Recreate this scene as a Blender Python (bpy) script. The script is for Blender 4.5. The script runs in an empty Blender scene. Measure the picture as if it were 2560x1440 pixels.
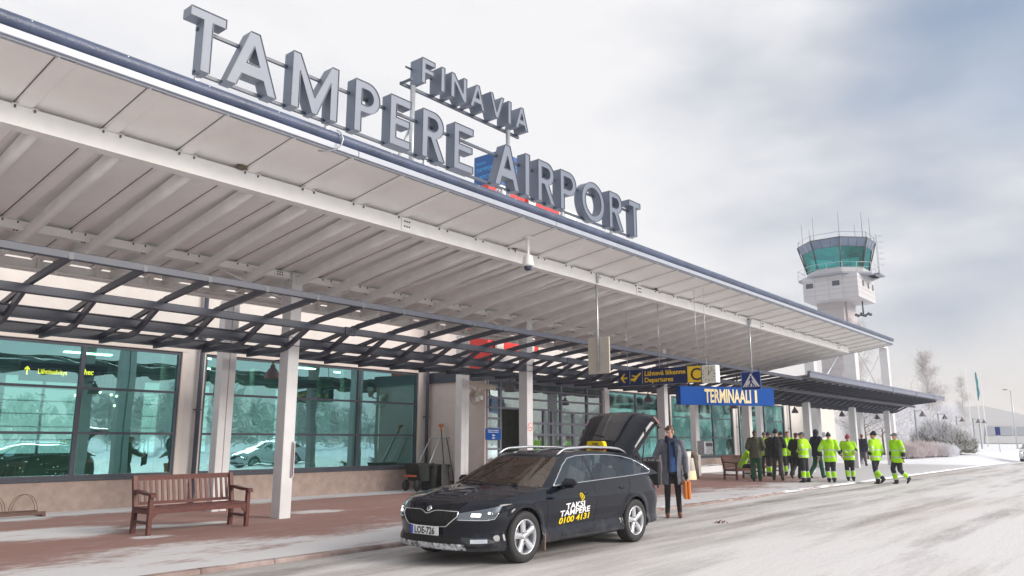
import bpy, bmesh, math, random
from mathutils import Vector, Matrix, noise
R = math.radians
SC = bpy.context.scene
COL = SC.collection
# ------------------------------------------------------------------ camera
FPX, HCAM = 1925.0, 1.55
PITCH = math.atan(382 / FPX)
YAW = math.atan(1645 / (FPX / math.cos(PITCH)))
Fh = Vector((math.cos(YAW), math.sin(YAW), 0)); Rt = Vector((math.sin(YAW), -math.cos(YAW), 0)); Zu = Vector((0, 0, 1))
FW = Fh * math.cos(PITCH) + Zu * math.sin(PITCH); UP = -Fh * math.sin(PITCH) + Zu * math.cos(PITCH)
cam = bpy.data.cameras.new('camera'); cam_o = bpy.data.objects.new('camera', cam); COL.objects.link(cam_o)
m = Matrix((Rt, UP, -FW)).transposed().to_4x4(); m.translation = Vector((0, 0, HCAM)); cam_o.matrix_world = m
cam.sensor_width = 36; cam.lens = FPX / 2560 * 36; cam.clip_end = 3000; cam.clip_start = 0.05
SC.camera = cam_o
SC.render.resolution_x, SC.render.resolution_y = 1024, 576
SC.view_settings.view_transform = 'Standard'; SC.view_settings.look = 'None'
SC.view_settings.exposure = 0.60; SC.view_settings.gamma = 1
def ray(u, v): return FW + Rt * ((u - 1280) / FPX) + UP * ((720 - v) / FPX)
def on(u, v, x=None, y=None, z=None):
    d = ray(u, v)
    t = x / d.x if x is not None else (y / d.y if y is not None else (z - HCAM) / d.z)
    return Vector((0, 0, HCAM)) + d * t
# ------------------------------------------------------------------ sky
SUN_EL, SUN_AZ = R(24), R(-68)      # azimuth measured from +X towards +Y
w = bpy.data.worlds.new('World'); SC.world = w; w.use_nodes = True
nt = w.node_tree; nt.nodes.clear(); N = nt.nodes; L = nt.links
def nd(t, **k):
    n = N.new(t)
    for a, b in k.items(): setattr(n, a, b)
    return n
out = nd('ShaderNodeOutputWorld'); bg = nd('ShaderNodeBackground'); bg.inputs[1].default_value = 1.0
tc = nd('ShaderNodeTexCoord')
sky = nd('ShaderNodeTexSky', sky_type='NISHITA', sun_disc=False, sun_elevation=SUN_EL, sun_rotation=R(90) - SUN_AZ)
bg2 = nd('ShaderNodeBackground'); bg2.inputs[1].default_value = 0.10
L.new(sky.outputs[0], bg2.inputs[0])
mp = nd('ShaderNodeMapping'); mp.inputs['Scale'].default_value = (1.0, 1.0, 2.6); L.new(tc.outputs['Generated'], mp.inputs[0])
n1 = nd('ShaderNodeTexNoise'); n1.inputs['Scale'].default_value = 3.1; n1.inputs['Detail'].default_value = 6; n1.inputs['Roughness'].default_value = 0.5
L.new(mp.outputs[0], n1.inputs[0])
def maths(op, a, b=None, clamp=False):
    n = nd('ShaderNodeMath', operation=op, use_clamp=clamp)
    for i, q in enumerate((a, b)):
        if q is None: continue
        if isinstance(q, (int, float)): n.inputs[i].default_value = q
        else: L.new(q, n.inputs[i])
    return n.outputs[0]
def lobe(u, v, r0, r1):             # soft cloud mass around the direction of one pixel
    d = ray(u, v).normalized()
    dp = nd('ShaderNodeVectorMath', operation='DOT_PRODUCT'); L.new(tc.outputs['Generated'], dp.inputs[0]); dp.inputs[1].default_value = d
    mr = nd('ShaderNodeMapRange', interpolation_type='SMOOTHSTEP'); L.new(dp.outputs['Value'], mr.inputs[0])
    mr.inputs[1].default_value = math.cos(R(r1)); mr.inputs[2].default_value = math.cos(R(r0)); mr.inputs[3].default_value = 0; mr.inputs[4].default_value = 1
    return mr.outputs[0]
dark = maths('ADD', maths('MULTIPLY', lobe(2650, 330, 1, 27), 0.28), maths('MULTIPLY', lobe(2100, 230, 2, 22), 0.13))
dark = maths('ADD', dark, maths('MULTIPLY', lobe(2300, 640, 1, 8), 0.09))
back = nd('ShaderNodeVectorMath', operation='DOT_PRODUCT'); L.new(tc.outputs['Generated'], back.inputs[0]); back.inputs[1].default_value = Vector((-0.25, -0.85, 0.45)).normalized()
bmr = nd('ShaderNodeMapRange', interpolation_type='SMOOTHSTEP'); L.new(back.outputs['Value'], bmr.inputs[0]); bmr.inputs[1].default_value = 0.35; bmr.inputs[2].default_value = 0.95
dark = maths('ADD', dark, maths('MULTIPLY', bmr.outputs[0], 0.22))
ns = maths('MULTIPLY', maths('SUBTRACT', n1.outputs[0], 0.5), 1.7)
tone = maths('ADD', dark, maths('MULTIPLY', ns, maths('ADD', maths('MULTIPLY', dark, 1.7), 0.48)), clamp=True)
cr = nd('ShaderNodeValToRGB'); L.new(tone, cr.inputs[0])
e = cr.color_ramp.elements; e[0].position = 0.0; e[0].color = (0.65, 0.645, 0.655, 1); e[1].position = 0.80; e[1].color = (0.26, 0.31, 0.40, 1)
e2 = e.new(0.38); e2.color = (0.44, 0.46, 0.50, 1)
sep = nd('ShaderNodeSeparateXYZ'); L.new(tc.outputs['Generated'], sep.inputs[0])
hz = nd('ShaderNodeMapRange', interpolation_type='SMOOTHSTEP'); L.new(sep.outputs[2], hz.inputs[0])
hz.inputs[1].default_value = 0.0; hz.inputs[2].default_value = 0.16; hz.inputs[3].default_value = 0.85; hz.inputs[4].default_value = 0.0
mx = nd('ShaderNodeMixRGB'); L.new(hz.outputs[0], mx.inputs[0]); L.new(cr.outputs[0], mx.inputs[1]); mx.inputs[2].default_value = (0.70, 0.645, 0.595, 1)
L.new(mx.outputs[0], bg.inputs[0])
blue = nd('ShaderNodeMixShader'); L.new(maths('ADD', maths('MULTIPLY', lobe(2560, -60, 1, 13), 0.55), 0.05), blue.inputs[0])
L.new(bg.outputs[0], blue.inputs[1]); L.new(bg2.outputs[0], blue.inputs[2]); L.new(blue.outputs[0], out.inputs[0])
sun = bpy.data.lights.new('sun', 'SUN'); sun.energy = 2.5; sun.angle = R(28); sun.color = (1.0, 0.93, 0.84)
so = bpy.data.objects.new('sun', sun); COL.objects.link(so)
sd = Vector((math.cos(SUN_EL) * math.cos(SUN_AZ), math.cos(SUN_EL) * math.sin(SUN_AZ), math.sin(SUN_EL)))
so.rotation_euler = sd.to_track_quat('Z', 'Y').to_euler()
# ------------------------------------------------------------------ materials
def mat(name, col, rough=0.6, metal=0.0, coat=0.0, var=0.0, vscale=6.0, bump=0.0, bscale=40.0, spec=0.5, stretch=None, col2=None, emit=None, es=0.0):
    mt = bpy.data.materials.new(name); mt.use_nodes = True
    nt = mt.node_tree; b = nt.nodes['Principled BSDF']
    b.inputs['Base Color'].default_value = (*col, 1); b.inputs['Roughness'].default_value = rough; b.inputs['Metallic'].default_value = metal
    b.inputs['Coat Weight'].default_value = coat; b.inputs['Coat Roughness'].default_value = 0.04; b.inputs['Specular IOR Level'].default_value = spec
    if emit: b.inputs['Emission Color'].default_value = (*emit, 1); b.inputs['Emission Strength'].default_value = es
    if var or bump or col2:
        t = nt.nodes.new('ShaderNodeTexCoord'); mpn = nt.nodes.new('ShaderNodeMapping'); nt.links.new(t.outputs['Object'], mpn.inputs[0])
        if stretch: mpn.inputs['Scale'].default_value = stretch
        nz = nt.nodes.new('ShaderNodeTexNoise'); nz.inputs['Scale'].default_value = vscale; nz.inputs['Detail'].default_value = 6; nz.inputs['Roughness'].default_value = 0.6
        nt.links.new(mpn.outputs[0], nz.inputs[0])
        rp = nt.nodes.new('ShaderNodeValToRGB'); nt.links.new(nz.outputs[0], rp.inputs[0])
        c2 = col2 or tuple(min(1, c * (1 - var)) for c in col); c1 = col if col2 else tuple(min(1, c * (1 + var)) for c in col)
        rp.color_ramp.elements[0].position = 0.32; rp.color_ramp.elements[1].position = 0.68
        rp.color_ramp.elements[0].color = (*c2, 1); rp.color_ramp.elements[1].color = (*c1, 1)
        nt.links.new(rp.outputs[0], b.inputs['Base Color'])
        rr = nt.nodes.new('ShaderNodeMapRange'); nt.links.new(nz.outputs[0], rr.inputs[0])
        rr.inputs[3].default_value = max(0.02, rough - 0.08); rr.inputs[4].default_value = min(1, rough + 0.08); nt.links.new(rr.outputs[0], b.inputs['Roughness'])
        if bump:
            nb = nt.nodes.new('ShaderNodeTexNoise'); nb.inputs['Scale'].default_value = bscale; nb.inputs['Detail'].default_value = 5; nt.links.new(mpn.outputs[0], nb.inputs[0])
            bp = nt.nodes.new('ShaderNodeBump'); bp.inputs['Strength'].default_value = bump; bp.inputs['Distance'].default_value = 0.02
            nt.links.new(nb.outputs[0], bp.inputs['Height']); nt.links.new(bp.outputs[0], b.inputs['Normal'])
    return mt
def glass(name, tint, gloss, fac, rough=0.0, blotch=0.0):
    mt = bpy.data.materials.new(name); mt.use_nodes = True; nt = mt.node_tree; nt.nodes.clear()
    o = nt.nodes.new('ShaderNodeOutputMaterial'); tr = nt.nodes.new('ShaderNodeBsdfTransparent'); tr.inputs[0].default_value = (*tint, 1)
    gl = nt.nodes.new('ShaderNodeBsdfGlossy'); gl.inputs[0].default_value = (*gloss, 1); gl.inputs['Roughness'].default_value = rough
    mixs = nt.nodes.new('ShaderNodeMixShader'); lw = nt.nodes.new('ShaderNodeLayerWeight'); lw.inputs[0].default_value = 0.25
    mr = nt.nodes.new('ShaderNodeMapRange'); mr.inputs[3].default_value = fac; mr.inputs[4].default_value = 1.0
    nt.links.new(lw.outputs['Fresnel'], mr.inputs[0]); nt.links.new(mr.outputs[0], mixs.inputs[0])
    nt.links.new(tr.outputs[0], mixs.inputs[1]); nt.links.new(gl.outputs[0], mixs.inputs[2]); last = mixs
    t = nt.nodes.new('ShaderNodeTexCoord'); nz = nt.nodes.new('ShaderNodeTexNoise'); nz.inputs['Scale'].default_value = 0.7; nt.links.new(t.outputs['Object'], nz.inputs[0])
    bp = nt.nodes.new('ShaderNodeBump'); bp.inputs['Strength'].default_value = 0.4; bp.inputs['Distance'].default_value = 0.02; nt.links.new(nz.outputs[0], bp.inputs['Height']); nt.links.new(bp.outputs[0], gl.inputs['Normal'])
    if blotch:
        n2 = nt.nodes.new('ShaderNodeTexNoise'); n2.inputs['Scale'].default_value = 1.6; n2.inputs['Detail'].default_value = 7; nt.links.new(t.outputs['Object'], n2.inputs[0])
        m2 = nt.nodes.new('ShaderNodeMapRange'); m2.inputs[1].default_value = 0.42; m2.inputs[2].default_value = 0.75; m2.inputs[4].default_value = blotch; nt.links.new(n2.outputs[0], m2.inputs[0])
        df = nt.nodes.new('ShaderNodeBsdfDiffuse'); df.inputs[0].default_value = (0.5, 0.7, 0.66, 1)
        ms = nt.nodes.new('ShaderNodeMixShader'); nt.links.new(m2.outputs[0], ms.inputs[0]); nt.links.new(mixs.outputs[0], ms.inputs[1]); nt.links.new(df.outputs[0], ms.inputs[2]); last = ms
    nt.links.new(last.outputs[0], o.inputs[0])
    return mt
M = {}
M['deck'] = mat('canopy_white_sheet', (0.88, 0.865, 0.845), 0.45, var=0.05, vscale=1.2)
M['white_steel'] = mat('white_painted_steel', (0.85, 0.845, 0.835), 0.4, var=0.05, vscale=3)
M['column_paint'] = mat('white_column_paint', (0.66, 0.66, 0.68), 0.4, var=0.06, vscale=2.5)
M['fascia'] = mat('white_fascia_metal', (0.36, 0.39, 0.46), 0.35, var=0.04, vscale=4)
M['slate'] = mat('slate_blue_steel', (0.050, 0.058, 0.088), 0.42, var=0.15, vscale=5)
M['slate_light'] = mat('slate_gutter_metal', (0.17, 0.19, 0.26), 0.4, var=0.12, vscale=5)
M['membrane'] = mat('dark_blue_roof_edge', (0.06, 0.08, 0.145), 0.35, var=0.25, vscale=3, bump=0.3, bscale=60)
M['letter'] = mat('grey_sign_metal', (0.16, 0.19, 0.255), 0.42, var=0.05, vscale=3)
M['letter_edge'] = mat('dark_sign_rail', (0.05, 0.07, 0.11), 0.4, var=0.1)
M['bolt'] = mat('dark_bolt_metal', (0.12, 0.11, 0.12), 0.5, var=0.2, vscale=40)
M['bright_bolt'] = mat('zinc_metal', (0.62, 0.65, 0.70), 0.35, metal=0.6, var=0.1, vscale=30)
M['cream'] = mat('cream_plaster', (0.66, 0.625, 0.60), 0.85, var=0.05, vscale=2.2, bump=0.15, bscale=80)
M['pinkwall'] = mat('warm_grey_plaster', (0.63, 0.545, 0.51), 0.85, var=0.06, vscale=2, bump=0.15, bscale=80)
M['plinth'] = mat('pinkish_concrete', (0.42, 0.325, 0.285), 0.9, var=0.14, vscale=5, bump=0.4, bscale=90)
M['frame'] = mat('dark_window_frame', (0.052, 0.062, 0.088), 0.4, var=0.1)
M['frame2'] = mat('blue_grey_frame', (0.15, 0.155, 0.21), 0.45, var=0.1)
M['pane'] = glass('teal_glass', (0.27, 0.74, 0.62), (0.46, 0.88, 0.93), 0.48)
M['pane_far'] = glass('pale_teal_glass', (0.10, 0.34, 0.29), (0.30, 0.74, 0.72), 0.42, blotch=0.35)
M['pane_clear'] = glass('clear_glass', (0.55, 0.66, 0.64), (0.8, 0.95, 0.95), 0.42, blotch=0.25)
M['tower_glass'] = glass('green_tower_glass', (0.10, 0.60, 0.56), (0.12, 0.60, 0.63), 0.30)
M['interior_floor'] = mat('interior_floor_tile', (0.16, 0.16, 0.15), 0.25, var=0.2)
M['interior_dark'] = mat('interior_grey_green_wall', (0.46, 0.54, 0.48), 0.7, var=0.3, vscale=1)
M['interior_grey'] = mat('interior_grey_paint', (0.55, 0.57, 0.54), 0.6, var=0.1)
M['interior_green'] = mat('interior_green_panel', (0.10, 0.40, 0.27), 0.5, var=0.1)
M['lit'] = mat('lit_lamp', (1, 0.9, 0.7), 0.5, emit=(1, 0.85, 0.55), es=6)
M['lit_white'] = mat('lit_panel', (0.9, 1, 0.9), 0.5, emit=(0.95, 1, 0.8), es=8.0)
M['red'] = mat('red_portal_paint', (0.72, 0.035, 0.03), 0.4, var=0.05)
M['blue_sign'] = mat('blue_sign_panel', (0.004, 0.085, 0.30), 0.4, var=0.06, vscale=1.5)
M['terminal_blue'] = mat('terminal_sign_blue', (0.0, 0.07, 0.34), 0.5, var=0.08, vscale=1.2, spec=0.15)
M['navy'] = mat('navy_sign_face', (0.004, 0.014, 0.085), 0.35, var=0.05)
M['cross_blue'] = mat('crossing_sign_blue', (0.006, 0.03, 0.20), 0.35, var=0.05)
M['yellow'] = mat('sign_yellow', (0.85, 0.56, 0.02), 0.45, var=0.03)
M['taxi_yellow'] = mat('taxi_yellow', (0.9, 0.66, 0.0), 0.35, var=0.03)
M['cream_letter'] = mat('pale_cream_letter', (0.86, 0.72, 0.42), 0.45, var=0.03)
M['cyan_text'] = mat('light_blue_text', (0.05, 0.36, 0.75), 0.45, var=0.03)
M['white'] = mat('white_paint', (0.80, 0.80, 0.80), 0.45, var=0.03)
M['offwhite'] = mat('beige_sign_back', (0.56, 0.52, 0.45), 0.55, var=0.06, vscale=3)
M['black'] = mat('black_paint', (0.012, 0.012, 0.013), 0.45, var=0.1)
M['galv'] = mat('galvanised_pole', (0.50, 0.53, 0.56), 0.35, metal=0.5, var=0.1)
M['wood'] = mat('brown_stained_wood', (0.105, 0.027, 0.022), 0.5, var=0.3, vscale=9, stretch=(1, 6, 6), bump=0.15)
M['rust'] = mat('rusty_steel', (0.13, 0.075, 0.055), 0.7, var=0.3)
M['plastic'] = mat('black_plastic', (0.018, 0.019, 0.022), 0.45, var=0.2)
M['rubber'] = mat('tyre_rubber', (0.022, 0.022, 0.024), 0.7, var=0.2, vscale=20, bump=0.2)
M['paint'] = mat('black_car_paint', (0.004, 0.006, 0.012), 0.4, metal=0.0, coat=1.0, spec=0.03)
M['paint'].node_tree.nodes['Principled BSDF'].inputs['Coat IOR'].default_value = 1.42; M['paint'].node_tree.nodes['Principled BSDF'].inputs['Coat Tint'].default_value = (0.82, 0.9, 1.0, 1)
_p = M['paint'].node_tree; _b = _p.nodes['Principled BSDF']; _g = _p.nodes.new('ShaderNodeTexCoord'); _s = _p.nodes.new('ShaderNodeSeparateXYZ'); _p.links.new(_g.outputs['Object'], _s.inputs[0])
_n1 = _p.nodes.new('ShaderNodeTexNoise'); _n1.inputs['Scale'].default_value = 5; _n1.inputs['Detail'].default_value = 8; _p.links.new(_g.outputs['Object'], _n1.inputs[0])
_a = _p.nodes.new('ShaderNodeMath'); _a.operation = 'MULTIPLY_ADD'; _a.inputs[1].default_value = 0.5; _p.links.new(_n1.outputs[0], _a.inputs[0]); _p.links.new(_s.outputs[2], _a.inputs[2])
_r = _p.nodes.new('ShaderNodeMapRange'); _r.inputs[1].default_value = 0.62; _r.inputs[2].default_value = 0.40; _r.inputs[4].default_value = 0.5; _p.links.new(_a.outputs[0], _r.inputs[0])
_m = _p.nodes.new('ShaderNodeMixRGB'); _m.inputs[1].default_value = (0.004, 0.006, 0.012, 1); _m.inputs[2].default_value = (0.13, 0.12, 0.12, 1); _p.links.new(_r.outputs[0], _m.inputs[0]); _p.links.new(_m.outputs[0], _b.inputs['Base Color'])
_c = _p.nodes.new('ShaderNodeMapRange'); _c.inputs[1].default_value = 0; _c.inputs[2].default_value = 0.45; _c.inputs[3].default_value = 1.0; _c.inputs[4].default_value = 0.4; _p.links.new(_r.outputs[0], _c.inputs[0]); _p.links.new(_c.outputs[0], _b.inputs['Coat Weight'])
M['paint_white'] = mat('white_car_paint', (0.75, 0.76, 0.78), 0.3, coat=1.0, var=0.02)
M['chrome'] = mat('chrome_trim', (0.75, 0.77, 0.80), 0.12, metal=1.0)
M['satin'] = mat('satin_aluminium', (0.66, 0.68, 0.72), 0.28, metal=0.85, var=0.04)
M['alloy'] = mat('silver_alloy', (0.62, 0.64, 0.68), 0.3, metal=0.7, var=0.08, vscale=12)
M['car_glass'] = glass('car_side_glass', (0.24, 0.28, 0.32), (0.50, 0.58, 0.68), 0.12)
M['front_glass'] = glass('front_side_glass', (0.50, 0.60, 0.62), (0.50, 0.62, 0.72), 0.14)
M['windshield'] = glass('windscreen_glass', (0.80, 0.84, 0.80), (0.85, 0.70, 0.60), 0.12)
M['car_dark'] = mat('car_underside_black', (0.008, 0.008, 0.009), 0.7)
M['cabin'] = mat('brown_cabin_trim', (0.42, 0.31, 0.25), 0.8, var=0.2)
M['lampglass'] = glass('headlamp_lens', (0.85, 0.88, 0.9), (0.9, 0.95, 1.0), 0.10)
M['headlit'] = mat('lit_headlamp', (1, 1, 1), 0.3, emit=(1, 0.92, 0.75), es=5)
M['taillight'] = mat('tail_light_red', (0.45, 0.03, 0.02), 0.15, coat=1.0, spec=0.8)
M['plate'] = mat('plate_white', (0.72, 0.74, 0.76), 0.4)
M['plate_blue'] = mat('plate_blue', (0.01, 0.07, 0.5), 0.4)
M['snow'] = mat('packed_snow', (0.80, 0.82, 0.86), 0.75, var=0.06, vscale=6, bump=0.5, bscale=25)
M['skin'] = mat('skin', (0.56, 0.31, 0.235), 0.5, var=0.06, vscale=15)
M['hair'] = mat('brown_hair', (0.085, 0.035, 0.02), 0.5, var=0.3, vscale=60)
M['brownlea'] = mat('brown_leather', (0.20, 0.07, 0.035), 0.4, var=0.2)
M['orange'] = mat('orange_case_shell', (0.85, 0.24, 0.04), 0.4, var=0.04)
M['hivis'] = mat('hivis_yellow_cloth', (0.40, 0.80, 0.0), 0.75, var=0.10, vscale=9, bump=0.5, bscale=14)
M['reflect'] = mat('reflective_tape', (0.50, 0.56, 0.50), 0.4, var=0.1)
M['frostwood'] = mat('frosted_bark', (0.62, 0.60, 0.62), 0.9, var=0.15, vscale=3)
M['frost'] = mat('frosted_twigs', (0.82, 0.82, 0.86), 0.9, var=0.08, vscale=1)
M['frostgrey'] = mat('hazy_birch_twigs', (0.60, 0.57, 0.57), 0.9, var=0.12, vscale=1)
M['bark'] = mat('brown_bark', (0.16, 0.12, 0.09), 0.9, var=0.3, vscale=12, bump=0.5)
M['frostpink'] = mat('pinkish_frosted_shrub', (0.66, 0.59, 0.60), 0.9, var=0.15, vscale=2)
M['conifer'] = mat('frosted_pine_needles', (0.26, 0.25, 0.20), 0.9, var=0.4, vscale=2)
M['dryplant'] = mat('dry_brown_plant', (0.16, 0.125, 0.09), 0.9, var=0.4, vscale=20)
M['hangar'] = mat('pale_grey_cladding', (0.50, 0.50, 0.51), 0.7, var=0.04)
M['hangar2'] = mat('grey_blue_cladding', (0.30, 0.32, 0.37), 0.7, var=0.05)
M['teal'] = mat('teal_flag_cloth', (0.0, 0.20, 0.26), 0.7, var=0.1)
M['lampbell'] = mat('grey_lamp_shade', (0.13, 0.115, 0.125), 0.5, var=0.1)
# ------------------------------------------------------------------ helpers
class MB:
    """collects shapes; build() links them as one mesh object"""
    def __init__(s): s.v = []; s.f = []; s.mi = []; s.cur = 0; s.sm = []; s.smooth = False
    def add(s, vs, fs):
        o = len(s.v); s.v += [tuple(p) for p in vs]
        for f in fs: s.f.append(tuple(i + o for i in f)); s.mi.append(s.cur); s.sm.append(s.smooth)
        return s
    def box(s, a, b, bev=0.0):
        (x0, y0, z0), (x1, y1, z1) = [(min(p, q)) for p, q in zip(a, b)], [(max(p, q)) for p, q in zip(a, b)]
        if bev <= 0:
            return s.add([(x0,y0,z0),(x1,y0,z0),(x1,y1,z0),(x0,y1,z0),(x0,y0,z1),(x1,y0,z1),(x1,y1,z1),(x0,y1,z1)],
                         [(0,3,2,1),(4,5,6,7),(0,1,5,4),(1,2,6,5),(2,3,7,6),(3,0,4,7)])
        bev = min(bev, (x1-x0)/2.01, (y1-y0)/2.01, (z1-z0)/2.01); vs = []
        for sx in (0, 1):
            for sy in (0, 1):
                for sz in (0, 1):
                    X, Y, Z = (x0, x1)[sx], (y0, y1)[sy], (z0, z1)[sz]; dx, dy, dz = (bev, -bev)[sx], (bev, -bev)[sy], (bev, -bev)[sz]
                    vs += [(X, Y+dy, Z+dz), (X+dx, Y, Z+dz), (X+dx, Y+dy, Z)]
        bm = bmesh.new(); 
        for v in vs: bm.verts.new(v)
        r = bmesh.ops.convex_hull(bm, input=bm.verts); bm.verts.index_update(); bm.verts.ensure_lookup_table()
        s.add([v.co[:] for v in bm.verts], [tuple(v.index for v in f.verts) for f in bm.faces]); bm.free(); return s
    def bar(s, p, q, w, h, up=(0, 0, 1)):
        """rectangular bar from p to q, w wide and h deep, centred"""
        p, q = Vector(p), Vector(q); d = (q - p).normalized(); u = Vector(up)
        if abs(d.dot(u)) > 0.99: u = Vector((1, 0, 0))
        a = d.cross(u).normalized() * (w / 2); b = a.cross(d).normalized() * (h / 2)
        vs = [p-a-b, p+a-b, p+a+b, p-a+b, q-a-b, q+a-b, q+a+b, q-a+b]
        return s.add(vs, [(0,3,2,1),(4,5,6,7),(0,1,5,4),(1,2,6,5),(2,3,7,6),(3,0,4,7)])
    def tube(s, pts, r, n=8, cap=True, flat=None):
        pts = [Vector(p) for p in pts]; rs = r if isinstance(r, (list, tuple)) else [r] * len(pts)
        vs = []; fs = []; prev = None
        for i, p in enumerate(pts):
            d = (pts[min(i+1, len(pts)-1)] - pts[max(i-1, 0)]).normalized()
            u = prev if prev is not None else (Vector((0, 0, 1)) if abs(d.z) < 0.9 else Vector((1, 0, 0)))
            a = d.cross(u)
            if a.length < 1e-4: a = d.cross(Vector((0.3, 1, 0.2)))
            a.normalize(); b = a.cross(d).normalized(); prev = b
            for k in range(n):
                t = 2 * math.pi * k / n
                vs.append(p + a * math.cos(t) * rs[i] + b * math.sin(t) * rs[i])
        for i in range(len(pts) - 1):
            for k in range(n): fs.append((i*n+k, i*n+(k+1) % n, (i+1)*n+(k+1) % n, (i+1)*n+k))
        if cap: fs.append(tuple(range(n))[::-1]); fs.append(tuple(range((len(pts)-1)*n, len(pts)*n)))
        sm = s.smooth; s.smooth = True; s.add(vs, fs); s.smooth = sm; return s
    def lathe(s, prof, c=(0, 0, 0), n=20, axis='z'):
        vs = []; fs = []
        for r, z in prof:
            for k in range(n):
                t = 2 * math.pi * k / n; x, y = r * math.cos(t), r * math.sin(t)
                p = (x, y, z) if axis == 'z' else ((x, z, y) if axis == 'y' else (z, x, y))
                vs.append((p[0]+c[0], p[1]+c[1], p[2]+c[2]))
        for i in range(len(prof)-1):
            for k in range(n): fs.append((i*n+k, i*n+(k+1) % n, (i+1)*n+(k+1) % n, (i+1)*n+k))
        sm = s.smooth; s.smooth = True; s.add(vs, fs); s.smooth = sm; return s
    def ball(s, c, r, n=12, m=8):
        rx, ry, rz = r if isinstance(r, (tuple, list)) else (r, r, r); vs = []; fs = []
        for i in range(m + 1):
            a = math.pi * i / m
            for k in range(n):
                t = 2 * math.pi * k / n
                vs.append((c[0] + rx*math.sin(a)*math.cos(t), c[1] + ry*math.sin(a)*math.sin(t), c[2] + rz*math.cos(a)))
        for i in range(m):
            for k in range(n): fs.append((i*n+k, (i+1)*n+k, (i+1)*n+(k+1) % n, i*n+(k+1) % n))
        sm = s.smooth; s.smooth = True; s.add(vs, fs); s.smooth = sm; return s
    def prism(s, poly, fn, d0, d1):
        """polygon (list of 2-D points) extruded from d0 to d1, fn(a, b, d) -> xyz"""
        n = len(poly); vs = [fn(a, b, d0) for a, b in poly] + [fn(a, b, d1) for a, b in poly]
        fs = [tuple(range(n)), tuple(range(n, 2*n))[::-1]] + [(i, i+n, (i+1) % n + n, (i+1) % n) for i in range(n)]
        return s.add(vs, fs)
    def grid(s, pts, flip=False):
        """pts[i][j] -> xyz"""
        nj = len(pts[0]); vs = [p for row in pts for p in row]; fs = []
        for i in range(len(pts)-1):
            for j in range(nj-1):
                f = (i*nj+j, i*nj+j+1, (i+1)*nj+j+1, (i+1)*nj+j); fs.append(f[::-1] if flip else f)
        sm = s.smooth; s.smooth = True; s.add(vs, fs); s.smooth = sm; return s
    def xf(s, m):
        s.v = [tuple(m @ Vector(p)) for p in s.v]; return s
    def mesh(s, name, mats, fixn=True, off=None):
        me = bpy.data.meshes.new(name)
        vs = s.v if off is None else [(p[0]-off[0], p[1]-off[1], p[2]-off[2]) for p in s.v]
        me.from_pydata(vs, [], s.f); me.polygons.foreach_set('material_index', s.mi); me.polygons.foreach_set('use_smooth', s.sm)
        for mm in (mats if isinstance(mats, (list, tuple)) else [mats]): me.materials.append(mm)
        if fixn:
            bm = bmesh.new(); bm.from_mesh(me); bmesh.ops.remove_doubles(bm, verts=bm.verts, dist=1e-5); bmesh.ops.recalc_face_normals(bm, faces=bm.faces); bm.to_mesh(me); bm.free()
        me.update(); return me
    def build(s, name, mats, parent=None, world=False, loc=None, rz=0, fixn=True):
        off = None; rt = parent
        while rt is not None and rt.parent is not None: rt = rt.parent
        if world and rt is not None: off = tuple(rt['_o']) if '_o' in rt else tuple(rt.location)
        o = bpy.data.objects.new(name, s.mesh(name, mats, fixn, off)); COL.objects.link(o)
        if parent: o.parent = parent
        if loc is not None: o.location = loc
        if rz: o.rotation_euler = (0, 0, rz)
        return o
def tag(o, label=None, cat=None, group=None, kind=None):
    if label: o['label'] = label
    if cat: o['category'] = cat
    if group: o['group'] = group
    if kind: o['kind'] = kind
    return o
def thing(name, label, cat, loc=(0, 0, 0), rz=0, group=None):
    o = bpy.data.objects.new(name, None); COL.objects.link(o); o.location = loc; o.rotation_euler = (0, 0, rz); o.empty_display_size = 0.2
    return tag(o, label, cat, group)
def dup(root, loc, rz, label, group=None):
    r = root.copy(); COL.objects.link(r); r.location = loc; r.rotation_euler = (0, 0, rz); r['label'] = label
    if group: r['group'] = group
    for ch in list(root.children):
        c = ch.copy(); COL.objects.link(c); c.parent = r
        for g in list(ch.children):
            d = g.copy(); COL.objects.link(d); d.parent = c
    return r
def text_mb(txt, size, fn, depth=0.004, bold=0.0, sx=1.0, align='LEFT', spacing=1.0, res=3):
    """built-in font text turned into mesh pieces; fn(a, b, d) -> xyz"""
    cu = bpy.data.curves.new('t', 'FONT'); cu.body = txt; cu.size = size; cu.offset = bold; cu.align_x = align; cu.space_character = spacing
    cu.resolution_u = res; cu.extrude = 0.5; cu.fill_mode = 'BOTH'
    o = bpy.data.objects.new('t', cu); me = bpy.data.meshes.new_from_object(o)
    mb = MB(); mb.add([fn(v.co.x * sx, v.co.y, (0.5 - v.co.z) * depth) for v in me.vertices], [tuple(p.vertices) for p in me.polygons])
    bpy.data.objects.remove(o); bpy.data.curves.remove(cu); bpy.data.meshes.remove(me); return mb
def text_fit(txt, w_, h_, fn, depth=0.004, bold=0.0, spacing=1.0):
    """text scaled to an exact width and cap height"""
    raw = text_mb(txt, 1.0, lambda a, b, d: (a, b, d), depth, bold, spacing=spacing); cap = text_mb('H', 1.0, lambda a, b, d: (a, b, d))
    x0 = min(v[0] for v in raw.v); x1 = max(v[0] for v in raw.v); ch = max(v[1] for v in cap.v)
    raw.v = [fn((v[0] - x0) * w_ / (x1 - x0), v[1] * h_ / ch, v[2]) for v in raw.v]; return raw
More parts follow.
